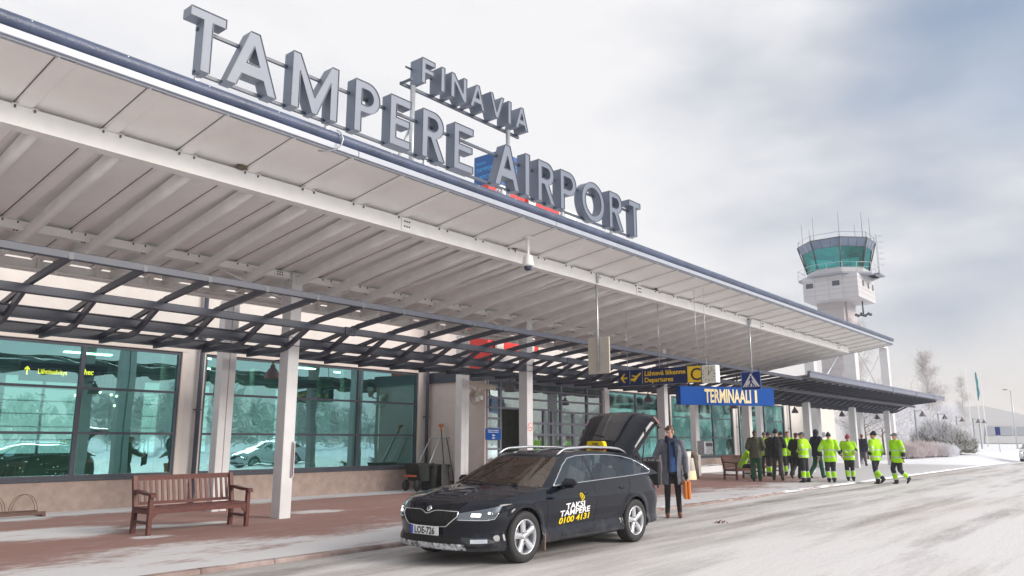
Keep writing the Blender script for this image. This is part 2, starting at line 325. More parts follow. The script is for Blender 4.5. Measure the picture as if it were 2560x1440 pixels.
def poly_mb(loops, fn, d0, d1):
    """closed 2-D loops (holes allowed) filled and extruded"""
    cu = bpy.data.curves.new('t', 'CURVE'); cu.dimensions = '2D'; cu.fill_mode = 'BOTH'; cu.extrude = 0.5
    for lp in loops:
        sp = cu.splines.new('POLY'); sp.points.add(len(lp) - 1); sp.use_cyclic_u = True
        for i, (a, b) in enumerate(lp): sp.points[i].co = (a, b, 0, 1)
    o = bpy.data.objects.new('t', cu); me = bpy.data.meshes.new_from_object(o)
    mb = MB(); mb.add([fn(v.co.x, v.co.y, d0 + (d1 - d0) * (0.5 - v.co.z)) for v in me.vertices], [tuple(p.vertices) for p in me.polygons])
    bpy.data.objects.remove(o); bpy.data.curves.remove(cu); bpy.data.meshes.remove(me); return mb
def cr_interp(tab, x):
    """monotone-ish piecewise smooth interpolation of a table [(x, y), ...]"""
    if x <= tab[0][0]: return tab[0][1]
    if x >= tab[-1][0]: return tab[-1][1]
    for i in range(len(tab) - 1):
        if tab[i][0] <= x <= tab[i+1][0]: break
    x0, y0 = tab[i]; x1, y1 = tab[i+1]; h = x1 - x0; t = (x - x0) / h; d = (y1 - y0) / h
    def sl(j):
        if j == 0: return (tab[1][1] - tab[0][1]) / (tab[1][0] - tab[0][0])
        if j == len(tab) - 1: return (tab[-1][1] - tab[-2][1]) / (tab[-1][0] - tab[-2][0])
        a = (tab[j][1] - tab[j-1][1]) / (tab[j][0] - tab[j-1][0]); b = (tab[j+1][1] - tab[j][1]) / (tab[j+1][0] - tab[j][0])
        return 0 if a * b <= 0 else 2 * a * b / (a + b)
    m0, m1 = sl(i), sl(i+1)
    return (2*t**3 - 3*t*t + 1) * y0 + (t**3 - 2*t*t + t) * h * m0 + (-2*t**3 + 3*t*t) * y1 + (t**3 - t*t) * h * m1
def lin(tab, x):
    if x <= tab[0][0]: return tab[0][1]
    for (x0, y0), (x1, y1) in zip(tab, tab[1:]):
        if x <= x1: return y0 + (y1 - y0) * (x - x0) / (x1 - x0)
    return tab[-1][1]
def arc(cx, cy, rx, ry, a0, a1, n):
    return [(cx + rx * math.cos(R(a0 + (a1 - a0) * i / n)), cy + ry * math.sin(R(a0 + (a1 - a0) * i / n))) for i in range(n + 1)]
# ------------------------------------------------------------------ ground, road, pavement
KERB_Y, PZ = 9.0, 0.05
def sm(a, b, x):
    t = max(0, min(1, (x - a) / (b - a))); return t * t * (3 - 2 * t)
def gz(x, y): return -0.06 + 0.62 * sm(48, 84, x) * sm(9.3, 12.5, y) + 0.25 * sm(90, 220, x)
def gmat(name):
    mt = bpy.data.materials.new(name); mt.use_nodes = True; nt = mt.node_tree; b = nt.nodes['Principled BSDF']; b.inputs['Roughness'].default_value = 0.8
    return mt, nt, b
def node(nt, t, ins=None, **k):
    n = nt.nodes.new(t)
    for a, v in k.items(): setattr(n, a, v)
    for i, v in (ins or {}).items():
        if isinstance(v, bpy.types.NodeSocket): nt.links.new(v, n.inputs[i])
        else: n.inputs[i].default_value = v
    return n
def noise_n(nt, vec, scale, detail=6, rough=0.6):
    return node(nt, 'ShaderNodeTexNoise', {'Vector': vec, 'Scale': scale, 'Detail': detail, 'Roughness': rough}).outputs[0]
def mapped(nt, src, sc, rot=(0, 0, 0)): return node(nt, 'ShaderNodeMapping', {'Vector': src, 'Scale': sc, 'Rotation': rot}).outputs[0]
def rng(nt, v, a, b, c=0.0, d=1.0, t='SMOOTHSTEP'):
    return node(nt, 'ShaderNodeMapRange', {0: v, 1: a, 2: b, 3: c, 4: d}, interpolation_type=t).outputs[0]
def mth(nt, op, a, b=0.0, cl=False):
    return node(nt, 'ShaderNodeMath', {0: a, 1: b}, operation=op, use_clamp=cl).outputs[0]
def mixc(nt, f, a, b):
    n = nt.nodes.new('ShaderNodeMixRGB')
    for i, v in ((0, f), (1, a), (2, b)):
        if isinstance(v, bpy.types.NodeSocket): nt.links.new(v, n.inputs[i])
        else: n.inputs[i].default_value = v if not isinstance(v, tuple) or len(v) == 4 else (*v, 1)
    return n.outputs[0]
# road: packed snow and ice with dirty tyre streaks along the carriageway
mt, nt, b = gmat('icy_road'); M['road'] = mt
pos = node(nt, 'ShaderNodeNewGeometry').outputs['Position']; sx = node(nt, 'ShaderNodeSeparateXYZ', {0: pos})
st = noise_n(nt, mapped(nt, pos, (0.10, 0.95, 1), (0, 0, R(1.5))), 1.6, 8, 0.62)
fine = noise_n(nt, mapped(nt, pos, (0.9, 3.0, 1)), 5.0, 8, 0.7)
big = noise_n(nt, mapped(nt, pos, (0.05, 0.18, 1)), 1.0, 3)
ydir = rng(nt, sx.outputs[1], 3.2, 8.8, 0.0, 0.50)
xdir = rng(nt, sx.outputs[0], 12.0, 34.0, 1.0, 0.45)
wob = mth(nt, 'MULTIPLY', noise_n(nt, mapped(nt, pos, (0.06, 0.02, 1)), 1.0, 2), 1.6)
wav = node(nt, 'ShaderNodeMath', {0: mth(nt, 'MULTIPLY', mth(nt, 'ADD', sx.outputs[1], wob), 3.7)}, operation='SINE').outputs[0]
trk = mth(nt, 'MULTIPLY', rng(nt, wav, 0.35, 0.95), rng(nt, noise_n(nt, mapped(nt, pos, (0.12, 0.6, 1)), 2.0, 4), 0.36, 0.60, 0.0, 0.42))
d = mth(nt, 'ADD', mth(nt, 'MULTIPLY', mth(nt, 'SUBTRACT', st, 0.5), 2.4), mth(nt, 'MULTIPLY', mth(nt, 'SUBTRACT', fine, 0.5), 0.7))
d = mth(nt, 'ADD', mth(nt, 'ADD', d, mth(nt, 'MULTIPLY', mth(nt, 'SUBTRACT', big, 0.5), 1.1)), mth(nt, 'ADD', trk, mth(nt, 'ADD', mth(nt, 'MULTIPLY', ydir, xdir), 0.02)), True)
grit = mth(nt, 'MULTIPLY', rng(nt, noise_n(nt, mapped(nt, pos, (6, 11, 1)), 4.0, 4, 0.8), 0.60, 0.72), 0.35)
d = mth(nt, 'ADD', d, grit, True)
c = mixc(nt, d, (0.70, 0.685, 0.685, 1), (0.25, 0.23, 0.22, 1))
tint = mixc(nt, mth(nt, 'MULTIPLY', rng(nt, big, 0.45, 0.7), 0.45), c, (0.58, 0.52, 0.475, 1))
nt.links.new(tint, b.inputs['Base Color'])
nt.links.new(rng(nt, fine, 0.3, 0.7, 0.45, 0.85), b.inputs['Roughness'])
bp = node(nt, 'ShaderNodeBump', {'Height': mth(nt, 'ADD', st, mth(nt, 'MULTIPLY', fine, 0.5)), 'Strength': 0.5, 'Distance': 0.03}); nt.links.new(bp.outputs[0], b.inputs['Normal'])
# pavement: red-brown pavers dusted with snow
mt, nt, b = gmat('red_brown_pavers'); M['pave'] = mt
pos = node(nt, 'ShaderNodeNewGeometry').outputs['Position']; sx = node(nt, 'ShaderNodeSeparateXYZ', {0: pos})
br = node(nt, 'ShaderNodeTexBrick', {'Vector': mapped(nt, pos, (1, 1, 1)), 'Color1': (0.31, 0.155, 0.135, 1), 'Color2': (0.26, 0.13, 0.115, 1), 'Mortar': (0.17, 0.12, 0.11, 1), 'Scale': 4.5, 'Mortar Size': 0.012, 'Brick Width': 1.0, 'Row Height': 0.5})
nA = noise_n(nt, mapped(nt, pos, (0.32, 1.0, 1)), 1.3, 8, 0.68)
nB = noise_n(nt, mapped(nt, pos, (1.4, 4.0, 1)), 3.0, 9, 0.75)
yk = rng(nt, sx.outputs[1], 9.6, 12.9, 0.225, 0.0)
ym = mth(nt, 'MULTIPLY', rng(nt, sx.outputs[1], 16.9, 17.8, 0.0, 0.25), 1.0)
def blob(cx, cy, rx, ry, amp):
    dx_ = mth(nt, 'DIVIDE', mth(nt, 'SUBTRACT', sx.outputs[0], cx), rx); dy_ = mth(nt, 'DIVIDE', mth(nt, 'SUBTRACT', sx.outputs[1], cy), ry)
    return rng(nt, mth(nt, 'ADD', mth(nt, 'MULTIPLY', dx_, dx_), mth(nt, 'MULTIPLY', dy_, dy_)), 1.0, 0.0, 0.0, amp)
bl = None
for u_, v_, rx_, ry_, am_ in ((110, 1335, 1.7, 1.3, 0.24), (380, 1316, 0.6, 0.5, 0.22), (500, 1310, 0.9, 0.35, 0.2), (785, 1279, 0.9, 0.6, 0.22), (380, 1341, 0.45, 0.3, 0.22), (1150, 1240, 2.0, 0.8, 0.10), (40, 1300, 0.8, 0.6, 0.14)):
    q_ = on(u_, v_, z=PZ); b2 = blob(q_.x, q_.y, rx_, ry_, am_); bl = b2 if bl is None else mth(nt, 'ADD', bl, b2)
yx = rng(nt, sx.outputs[0], 30.0, 42.0, 0.0, 0.42)
s_ = mth(nt, 'ADD', mth(nt, 'ADD', mth(nt, 'MULTIPLY', nA, 0.62), mth(nt, 'MULTIPLY', nB, 0.38)), mth(nt, 'ADD', mth(nt, 'ADD', yk, bl), mth(nt, 'ADD', ym, yx)))
sn = rng(nt, s_, 0.575, 0.72, 0.0, 0.92)
dust = rng(nt, s_, 0.48, 0.70, 0.0, 0.22)
base = mixc(nt, mth(nt, 'MULTIPLY', noise_n(nt, pos, 0.9, 4), 0.5), br.outputs[0], (0.33, 0.21, 0.19, 1))
base = mixc(nt, dust, base, (0.55, 0.50, 0.50, 1))
nt.links.new(mixc(nt, sn, base, (0.66, 0.665, 0.69, 1)), b.inputs['Base Color'])
bp = node(nt, 'ShaderNodeBump', {'Height': mth(nt, 'ADD', s_, mth(nt, 'MULTIPLY', br.outputs[1], -0.08)), 'Strength': 0.4, 'Distance': 0.03}); nt.links.new(bp.outputs[0], b.inputs['Normal'])

g = MB(); xs = [-600, -300, -100, -40, 0, 20, 40] + [45 + 3 * i for i in range(18)] + [110, 140, 180, 240, 400, 600]; ys = [-600, -300, -60, -20, 0, 8.9, 9.4, 10, 10.8, 11.6, 12.5, 14, 18, 30, 60, 120, 300, 600]
g.grid([[(x, y, gz(x, y)) for y in ys] for x in xs]); tag(g.build('ground', M['snow']), kind='structure')
def sheet(name, mt_, x0, x1, y0, y1, z, nx=40, ny=10):
    m_ = MB(); m_.grid([[(x0 + (x1-x0)*i/nx, y0 + (y1-y0)*j/ny, z) for j in range(ny+1)] for i in range(nx+1)]); return tag(m_.build(name, mt_), kind='structure')
sheet('road', M['road'], -60, 88, -24, KERB_Y - 0.002, 0.0)
pv = MB(); pv.box((-60, KERB_Y + 0.14, -0.2), (56.8, 18.62, PZ)); tag(pv.build('pavement', M['pave']), kind='structure')
kb = MB()
for i in range(117): kb.box((-60 + i, KERB_Y, -0.15), (-60 + i + 0.997, KERB_Y + 0.138, PZ + 0.004), 0.012)
M['kerb'] = mat('granite_kerb', (0.42, 0.34, 0.32), 0.8, vscale=2.5, bump=0.5, col2=(0.20, 0.13, 0.115))
tag(kb.build('kerb', M['kerb']), kind='structure')
# ridge of cleared snow lying along the kerb: bumpy low mound
random.seed(4); rd = MB(); rows = []
for i in range(700):
    x = -4 + i * 0.1; h = 0.018 + 0.05 * sm(17, 30, x) * (0.7 + 0.6 * noise.noise((x * 0.9, 0, 0))) + 0.03 * noise.noise((x * 2.3, 3, 0)); h = max(0.0, h)
    wv = 0.05 + 0.10 * sm(17, 30, x) + 0.05 * noise.noise((x * 1.3, 8, 0)); wv = max(0.012, wv)
    c = KERB_Y + 0.10 + 0.06 * noise.noise((x * 0.6, 5, 0))
    rows.append([(x, c + wv * t, PZ - 0.02 + h * (1 - t * t) * (1 + 0.3 * noise.noise((x * 6, t * 3, 1)))) for t in (-1, -0.7, -0.35, 0, 0.35, 0.7, 1)])
rd.grid(rows); tag(rd.build('kerb_snow', M['snow']), None, None, kind='stuff')

# ------------------------------------------------------------------ upper canopy
def zd(y): return 5.74 - 0.142 * (y - 8.82)
CX0, CX1, YF, YB, YA, YCE = -3.0, 36.7, 8.82, 10.15, 13.7, 15.42
ribs = [3.82 + 1.015 * k for k in range(-6, 33)]
can = thing('entrance_canopy', 'long white steel canopy sloping up over the pavement and carrying the big rooftop letters', 'canopy', (9.2, 13.7, PZ)); can['_o'] = (9.2, 13.7, PZ)
prof = []
for x in [CX0] + ribs + [CX1]:
    if x in ribs: prof += [(x - 0.02, 0), (x, -0.05), (x + 0.155, -0.05), (x + 0.195, 0)] if x + 0.2 < CX1 else []
    else: prof.append((x, 0))
dk = MB(); ysd = [YF + 0.03 + (YCE - YF - 0.03) * i / 6 for i in range(7)]
for j in range(6):
    for (xa, za), (xb, zb) in zip(prof, prof[1:]):
        dk.add([(xa, ysd[j], zd(ysd[j]) + za), (xb, ysd[j], zd(ysd[j]) + zb), (xb, ysd[j+1], zd(ysd[j+1]) + zb), (xa, ysd[j+1], zd(ysd[j+1]) + za)], [(0, 3, 2, 1)])
def slab(mb, x0, x1, y0, y1, lo, hi):
    mb.add([(x0,y0,zd(y0)+lo),(x1,y0,zd(y0)+lo),(x1,y1,zd(y1)+lo),(x0,y1,zd(y1)+lo),(x0,y0,zd(y0)+hi),(x1,y0,zd(y0)+hi),(x1,y1,zd(y1)+hi),(x0,y1,zd(y1)+hi)],
           [(0,3,2,1),(4,5,6,7),(0,1,5,4),(1,2,6,5),(2,3,7,6),(3,0,4,7)])
slab(dk, CX0, CX1, YF + 0.03, YCE, 0.03, 0.14)
dk.cur = 1  # thin brown seam strip along one edge of each rib
for x in ribs:
    if x + 0.3 < CX1:
        for j in range(6): dk.add([(x - 0.034, ysd[j], zd(ysd[j]) - 0.004), (x - 0.018, ysd[j], zd(ysd[j]) - 0.004), (x - 0.018, ysd[j+1], zd(ysd[j+1]) - 0.004), (x - 0.034, ysd[j+1], zd(ysd[j+1]) - 0.004)], [(0, 3, 2, 1)])
dk.build('roof_deck', [M['deck'], mat('brown_seam_strip', (0.16, 0.13, 0.12), 0.8)], can, world=True)
fa = MB(); zf = zd(YF)
for k in range(8):
    x0 = CX0 + (CX1 - CX0) * k / 8; fa.box((x0, YF - 0.015, zf - 0.01), (x0 + (CX1 - CX0) / 8 - 0.006, YF + 0.028, zf + 0.085), 0.006)
fa.box((CX0, YF + 0.0285, zf - 0.03), (CX1, YF + 0.09, zf - 0.002))
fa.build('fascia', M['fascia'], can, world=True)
ef = MB(); 
for (ya, yb) in ((YF + 0.03, YCE),):
    ef.add([(CX1, ya, zd(ya) - 0.04), (CX1 + 0.03, ya, zd(ya) - 0.04), (CX1 + 0.03, yb, zd(yb) - 0.04), (CX1, yb, zd(yb) - 0.04), (CX1, ya, zd(ya) + 0.16), (CX1 + 0.03, ya, zd(ya) + 0.16), (CX1 + 0.03, yb, zd(yb) + 0.16), (CX1, yb, zd(yb) + 0.16)],
           [(0,3,2,1),(4,5,6,7),(0,1,5,4),(1,2,6,5),(2,3,7,6),(3,0,4,7)])
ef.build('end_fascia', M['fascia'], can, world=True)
rl = MB(); pts = arc(YF + 0.05, zf + 0.178, 0.095, 0.095, 0, 330, 16)
rl.grid([[(x, a, b) for a, b in pts] for x in [CX0 + (CX1 - CX0) * i / 60 for i in range(61)]])
rl.add([(CX1, a, b) for a, b in pts], [tuple(range(len(pts)))])
rl.cur = 1
x = CX0 + 0.4
while x < CX1:
    rl.ball((x, YF - 0.030, zf + 0.225), (0.012, 0.010, 0.012), 6, 4); x += 1.015
rl.build('edge_roll', [M['membrane'], M['bright_bolt']], can, world=True)
def beam(name, y, z0, z1, w, parent, plates=(), clips=True):
    b_ = MB(); b_.box((CX0, y - w/2, z0), (CX1 - (2.2 if y < 11 else 1.2), y + w/2, z1), 0.012)
    b_.box((CX0, y - w/2 - 0.03, z0 - 0.012), (CX1 - (2.2 if y < 11 else 1.2), y + w/2 + 0.03, z0 + 0.002))
    for px in plates:
        b_.cur = 0; b_.box((px - 0.17, y - w/2 - 0.022, z0 + 0.01), (px + 0.17, y - w/2 - 0.001, z1 - 0.01), 0.004)
        b_.cur = 1
        for i in (-1, 0, 1):
            for j in (0, 1): b_.lathe([(0.0, -0.012), (0.016, -0.012), (0.016, 0)], (px - 0.05 + i * 0.055, y - w/2 - 0.022, z0 + (z1 - z0) * (0.35 + 0.35 * j)), 8, 'y')
    if clips:
        for rx in ribs:
            if rx > CX1 - 2.5: continue
            for dx in (-0.03, 0.185):
                b_.cur = 0; b_.box((rx + dx - 0.035, y - w/2 - 0.025, z1 - 0.012), (rx + dx + 0.035, y - w/2 - 0.001, z1 - 0.002))
                b_.cur = 1; b_.box((rx + dx - 0.010, y - w/2 - 0.02, z1 - 0.05), (rx + dx + 0.010, y - w/2 - 0.002, z1 - 0.014))
    b_.build(name, [M['white_steel'], M['bolt']], parent, world=True)
beam('outer_beam', YB, 5.24, zd(YB) - 0.045, 0.14, can, plates=[9.1, 17.2, 25.2, 33.2])
beam('inner_beam', YA, 4.86, zd(YA) - 0.045, 0.14, can, plates=[8.85, 16.6, 24.4])
cb = MB(); cb.box((CX0, YCE - 0.05, 4.60), (CX1 - 1.0, YCE, zd(YCE) - 0.04))
for rx in ribs:
    if rx < CX1 - 1.5: cb.box((rx + 0.05, YCE - 0.17, 4.62), (rx + 0.075, YCE - 0.051, 4.80))
cb.build('rear_beam', M['white_steel'], can, world=True)
pp = MB(); pp.tube([(CX0, YCE - 0.08, 4.60), (CX1 - 1.2, YCE - 0.08, 4.60)], 0.028, 8); pp.tube([(CX0, YCE - 0.02, 4.565), (CX1 - 1.2, YCE - 0.02, 4.565)], 0.02, 8)
for k in range(30): pp.box((CX0 + 1 + k * 1.2, YCE - 0.12, 4.545), (CX0 + 1.05 + k * 1.2, YCE - 0.051, 4.62))
pp.build('conduit', M['white_steel'], can, world=True)
# rafters: one shape, shared mesh
def raf():
    r_ = MB(); sec = [(-0.05, 0.09), (-0.055, 0.0), (-0.055, -0.065), (-0.042, -0.092), (0, -0.1), (0.042, -0.092), (0.055, -0.065), (0.055, 0.0), (0.05, 0.09)]
    ln = [(YB + 0.09, 5.43), (11.4, 5.22), (12.6, 5.0), (YA, 4.775), (14.2, 4.735), (YCE - 0.19, 4.71)]
    r_.grid([[(a, y - YB, z + b_) for a, b_ in sec] for y, z in ln]); r_.add([(a, ln[0][0] - YB, ln[0][1] + b_) for a, b_ in sec], [tuple(range(9))]); r_.add([(a, ln[-1][0] - YB, ln[-1][1] + b_) for a, b_ in sec], [tuple(range(9))])
    r_.cur = 1; r_.ball((-0.13, YA - YB - 0.03, 4.845), 0.018, 6, 4); r_.ball((-0.17, YA - YB - 0.03, 4.845), 0.018, 6, 4)
    return r_.mesh('rafter', [M['white_steel'], M['bolt']])
rme = raf()
for rx in ribs:
    if rx > CX1 - 1.6: continue
    o = bpy.data.objects.new('rafter', rme); COL.objects.link(o); o.parent = can; o.location = (rx + 0.33 - 9.2, YB - 13.7, 0 - PZ)
COLX = [1.6, 9.2, 16.95, 24.7]
COLX2 = [31.95, 39.2, 46.6, 53.7]
def column(x, y, z1, name, parent, w=(0.26, 0.30), struts=False):
    c_ = MB(); c_.box((x - w[0]/2, y - w[1]/2, PZ - 0.1), (x + w[0]/2, y + w[1]/2, z1), 0.008)
    if struts: c_.lathe([(0.10, 0.22), (0.12, 0.16), (0.17, 0.03), (0.20, 0.0), (0.16, -0.02)], (x, y, 4.28), 16)
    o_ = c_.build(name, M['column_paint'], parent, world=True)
    if struts:
        for (dx, dy, zz) in ((1.7, 0.2, 4.9), (-1.7, 0.2, 4.9), (1.2, 1.5, 4.66), (-1.2, 1.5, 4.66), (0.6, 1.62, 4.66), (-0.6, 1.62, 4.66)):
            s_m = MB(); s_m.tube([(x + dx * 0.08, y + dy * 0.08, 4.42), (x + dx, y + dy, zz)], 0.018, 6); s_m.build('strut', M['white_steel'], parent, world=True)
    return o_
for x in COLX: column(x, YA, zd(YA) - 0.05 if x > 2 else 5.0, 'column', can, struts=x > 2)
for x in COLX:
    c_ = MB(); c_.box((x - 0.17, 16.02, PZ - 0.1), (x + 0.0, 16.28, 4.7), 0.008); c_.box((x + 0.03, 16.05, PZ - 0.1), (x + 0.19, 16.3, 4.7), 0.008); c_.box((x - 0.05, 16.1, PZ), (x + 0.08, 16.2, 4.68))
    c_.bar((x, 16.15, 4.62), (x, YCE - 0.03, 4.66), 0.10, 0.10)
    c_.build('rear_column', M['column_paint'], can, world=True)

# ------------------------------------------------------------------ lower pergola of slate-blue steel
pg = thing('steel_pergola', 'slate blue steel pergola hung low beneath and beyond the white canopy', 'pergola', (31.95, 13.7, PZ)); pg['_o'] = (31.95, 13.7, PZ)
PX0, PX1, PXC = -3.0, 57.0, 32.0
def pbeam(name, y, z0, z1, w, x1, flange=False, joints=()):
    b_ = MB(); b_.box((PX0, y - w/2, z0), (x1, y + w/2, z1), 0.01)
    if flange: b_.box((PX0, y - w/2 - 0.04, z0 - 0.014), (x1, y + w/2 + 0.04, z0 + 0.001)); b_.box((PX0, y - w/2 - 0.04, z1 - 0.001), (x1, y + w/2 + 0.04, z1 + 0.014))
    for jx in joints:
        b_.box((jx - 0.16, y - w/2 - 0.02, z0 - 0.01), (jx + 0.16, y + w/2 + 0.02, z1 + 0.01), 0.004)
        b_.cur = 1
        for i in (-1, 0, 1):
            for j in (0, 1): b_.ball((jx + i * 0.07, y - w/2 - 0.022, z0 + 0.05 + 0.08 * j), 0.016, 6, 4)
        b_.cur = 0
    b_.build(name, [M['slate'], M['bolt']], pg, world=True)
pbeam('outer_beam', 11.25, 3.985, 4.10, 0.09, 31.9)
pbeam('middle_beam', 12.65, 3.685, 3.82, 0.11, PX1 - 0.5, joints=[9.9, 17.6, 25.3, 33.1, 40.8])
pbeam('column_beam', 13.62, 3.47, 3.63, 0.09, PX1 - 0.8, flange=True)
pbeam('wall_side_beam', 15.1, 3.41, 3.57, 0.10, PX1 - 0.9, flange=True)
def praf():
    r_ = MB(); P_ = [(11.2, 4.03), (12.6, 3.875), (12.8, 3.81), (13.6, 3.42), (13.8, 3.38), (15.05, 3.375)]
    for (a, b_), (c, d) in zip(P_, P_[1:]): r_.bar((0, a, b_), (0, c, d), 0.062, 0.095)
    return r_.mesh('rafter', M['slate'])
pme = praf()
r2 = MB(); r2.bar((0, 12.72, 3.86), (0, 13.6, 3.69), 0.055, 0.085); r2.bar((0, 13.6, 3.69), (0, 15.05, 3.46), 0.055, 0.085); p2me = r2.mesh('purlin', M['slate'])
k = -6
while 3.98 + 1.015 * k < PX1 - 0.6:
    x = 3.98 + 1.015 * k
    for me_, nm, dx in ((pme, 'rafter', 0), (p2me, 'purlin', 0.0)):
        o = bpy.data.objects.new(nm, me_); COL.objects.link(o); o.parent = pg; o.location = (x + dx - 31.95, -13.7, -PZ)
    k += 1
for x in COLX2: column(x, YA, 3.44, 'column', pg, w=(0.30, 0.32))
for x in COLX2[:1] + [39.2]:
    c_ = MB(); c_.box((x - 0.17, 16.02, PZ - 0.1), (x + 0.17, 16.28, 3.9), 0.01); c_.build('rear_column', M['column_paint'], pg, world=True)
rf = MB(); P_ = [(11.05, 4.18), (12.65, 4.02), (13.6, 3.86), (15.2, 3.83)]
for (a, b_), (c, d) in zip(P_, P_[1:]): rf.add([(PXC, a, b_), (PX1, a, b_), (PX1, c, d), (PXC, c, d), (PXC, a, b_+0.04), (PX1, a, b_+0.04), (PX1, c, d+0.04), (PXC, c, d+0.04)], [(0,3,2,1),(4,5,6,7),(0,1,5,4),(1,2,6,5),(2,3,7,6),(3,0,4,7)])
ms_ = mat('translucent_grey_sheet', (0.6, 0.58, 0.6), 0.5); _n = ms_.node_tree; _t = _n.nodes.new('ShaderNodeBsdfTranslucent'); _t.inputs[0].default_value = (0.75, 0.73, 0.76, 1); _x = _n.nodes.new('ShaderNodeMixShader'); _x.inputs[0].default_value = 0.6
_n.links.new(_n.nodes['Principled BSDF'].outputs[0], _x.inputs[1]); _n.links.new(_t.outputs[0], _x.inputs[2]); _n.links.new(_x.outputs[0], _n.nodes['Material Output'].inputs[0])
rf.build('roof_sheet', ms_, pg, world=True)
sl = MB()
for i in range(49):
    x = PXC + 0.2 + i * 0.508
    for (a, b_), (c, d) in zip(P_, P_[1:]): sl.bar((x, a + 0.05, b_ - 0.015), (x, c, d - 0.015), 0.17, 0.025)
sl.build('roof_battens', M['slate'], pg, world=True)
gt = MB(); gt.box((PXC, 10.93, 4.10), (PX1, 11.045, 4.36), 0.02); gt.box((PXC, 10.90, 4.30), (PX1, 10.93, 4.37), 0.01)
for q in (44.5, 49.5, 54.0): gt.box((q, 10.91, 4.04), (q + 0.12, 10.929, 4.30))
gt.build('gutter', M['slate_light'], pg, world=True)
# ------------------------------------------------------------------ tall white frame behind the pergola end
tf = thing('tall_white_frame', 'tall white steel frame with crossed braces rising behind the pergola end', 'steel frame', (46.1, 15.7, PZ)); tf['_o'] = (46.1, 15.7, PZ)
FXs = [46.1, 54.3, 62.3]
for x, wd in zip(FXs, (0.55, 0.75, 0.55)):
    c_ = MB(); c_.box((x - wd/2, 15.4, PZ - 0.2), (x + wd/2, 15.4 + wd, 8.35), 0.01); c_.build('post', M['column_paint'], tf, world=True)
c_ = MB(); c_.box((40.0, 15.45, 8.352), (62.6, 15.85, 8.75), 0.01); c_.build('top_beam', M['column_paint'], tf, world=True)
for a, b_ in ((46.5, 53.8), (54.8, 61.9)):
    for z0, z1 in ((8.2, 4.2), (4.2, 8.2)):
        c_ = MB(); c_.tube([(a, 15.7, z0), (b_, 15.7, z1)], 0.035, 6); c_.build('brace', M['galv'], tf, world=True)
# ------------------------------------------------------------------ terminal building
WY = 18.6
bd = thing('terminal_building', 'low cream airport terminal with wide teal glazed windows behind the canopy', 'terminal building', (14, WY, PZ)); bd['_o'] = (14, WY, PZ)
WZ0, WZ1 = 0.72, 3.72
wins = [(1.2, 9.40, [4.85, 7.12]), (10.02, 17.42, [12.55, 15.03]), (28.75, 33.2, [31.1]), (34.35, 41.45, [39.0]), (42.35, 49.1, [46.0])]
wl = MB(); X0, X1, ZT = -8.0, 50.2, 5.55
segs = [X0] + [q for w_ in wins for q in (w_[0], w_[1])] + [X1]
for i in range(0, len(segs), 2):
    a, b_ = segs[i], segs[i+1]
    if a < 18 < b_:
        wl.box((a, WY, PZ - 0.2), (17.9, WY + 0.25, ZT)); wl.box((24.75, WY, PZ - 0.2), (b_, WY + 0.25, ZT)); wl.box((17.9, WY, 3.45), (24.75, WY + 0.25, ZT))
    else: wl.box((a, WY, PZ - 0.2), (b_, WY + 0.25, ZT))
for a, b_, _ in wins: wl.box((a, WY, WZ1), (b_, WY + 0.25, ZT))
wl.build('wall', M['cream'], bd, world=True)
lw = MB(); lw.box((50.2, WY + 0.1, PZ - 0.2), (58.9, WY + 0.35, 4.2)); lw.box((50.2, WY + 0.095, 2.6), (58.9, WY + 0.1, 2.62)); lw.box((58.9, WY + 0.1, PZ - 0.2), (59.2, 32, 4.2)); lw.box((50.2, WY + 0.35, 4.0), (58.9, 32, 4.2))
lw.build('low_wing_wall', mat('light_cream_panels', (0.66, 0.62, 0.58), 0.8, var=0.04, vscale=2), bd, world=True)
lp = MB(); lp.box((50.2, WY + 0.04, PZ - 0.2), (58.9, WY + 0.098, 1.05)); lp.build('low_wing_plinth', M['hangar2'], bd, world=True)
for x_, z_ in ((52.8, 1.95), (56.2, 1.8)):
    v_ = MB(); v_.box((x_, WY + 0.02, z_), (x_ + 0.5, WY + 0.098, z_ + 0.35), 0.01); v_.build('wall_vent', M['slate_light'], bd, world=True)
pl = MB()
for a, b_ in ((X0, 17.88), (24.77, X1)): pl.box((a, WY - 0.06, PZ - 0.2), (b_, WY - 0.002, WZ0 - 0.04), 0.01)
pl.build('plinth', M['plinth'], bd, world=True)
rf_ = MB(); rf_.box((X0, WY + 0.25, 5.35), (X1, 33, 5.5)); rf_.build('roof', M['hangar'], bd, world=True)
M['trim'] = mat('pale_cream_trim', (0.70, 0.63, 0.58), 0.8, var=0.03)
for a, b_, _ in wins:
    lnt = MB(); lnt.box((a - 0.12, WY - 0.035, WZ1 - 0.0), (b_ + 0.12, WY - 0.001, WZ1 + 0.12), 0.008)
    for q in (a - 0.12, b_): lnt.box((q, WY - 0.03, WZ0), (q + 0.12, WY - 0.001, WZ1 - 0.002), 0.006)
    lnt.build('window_surround', M['trim'], bd, world=True)
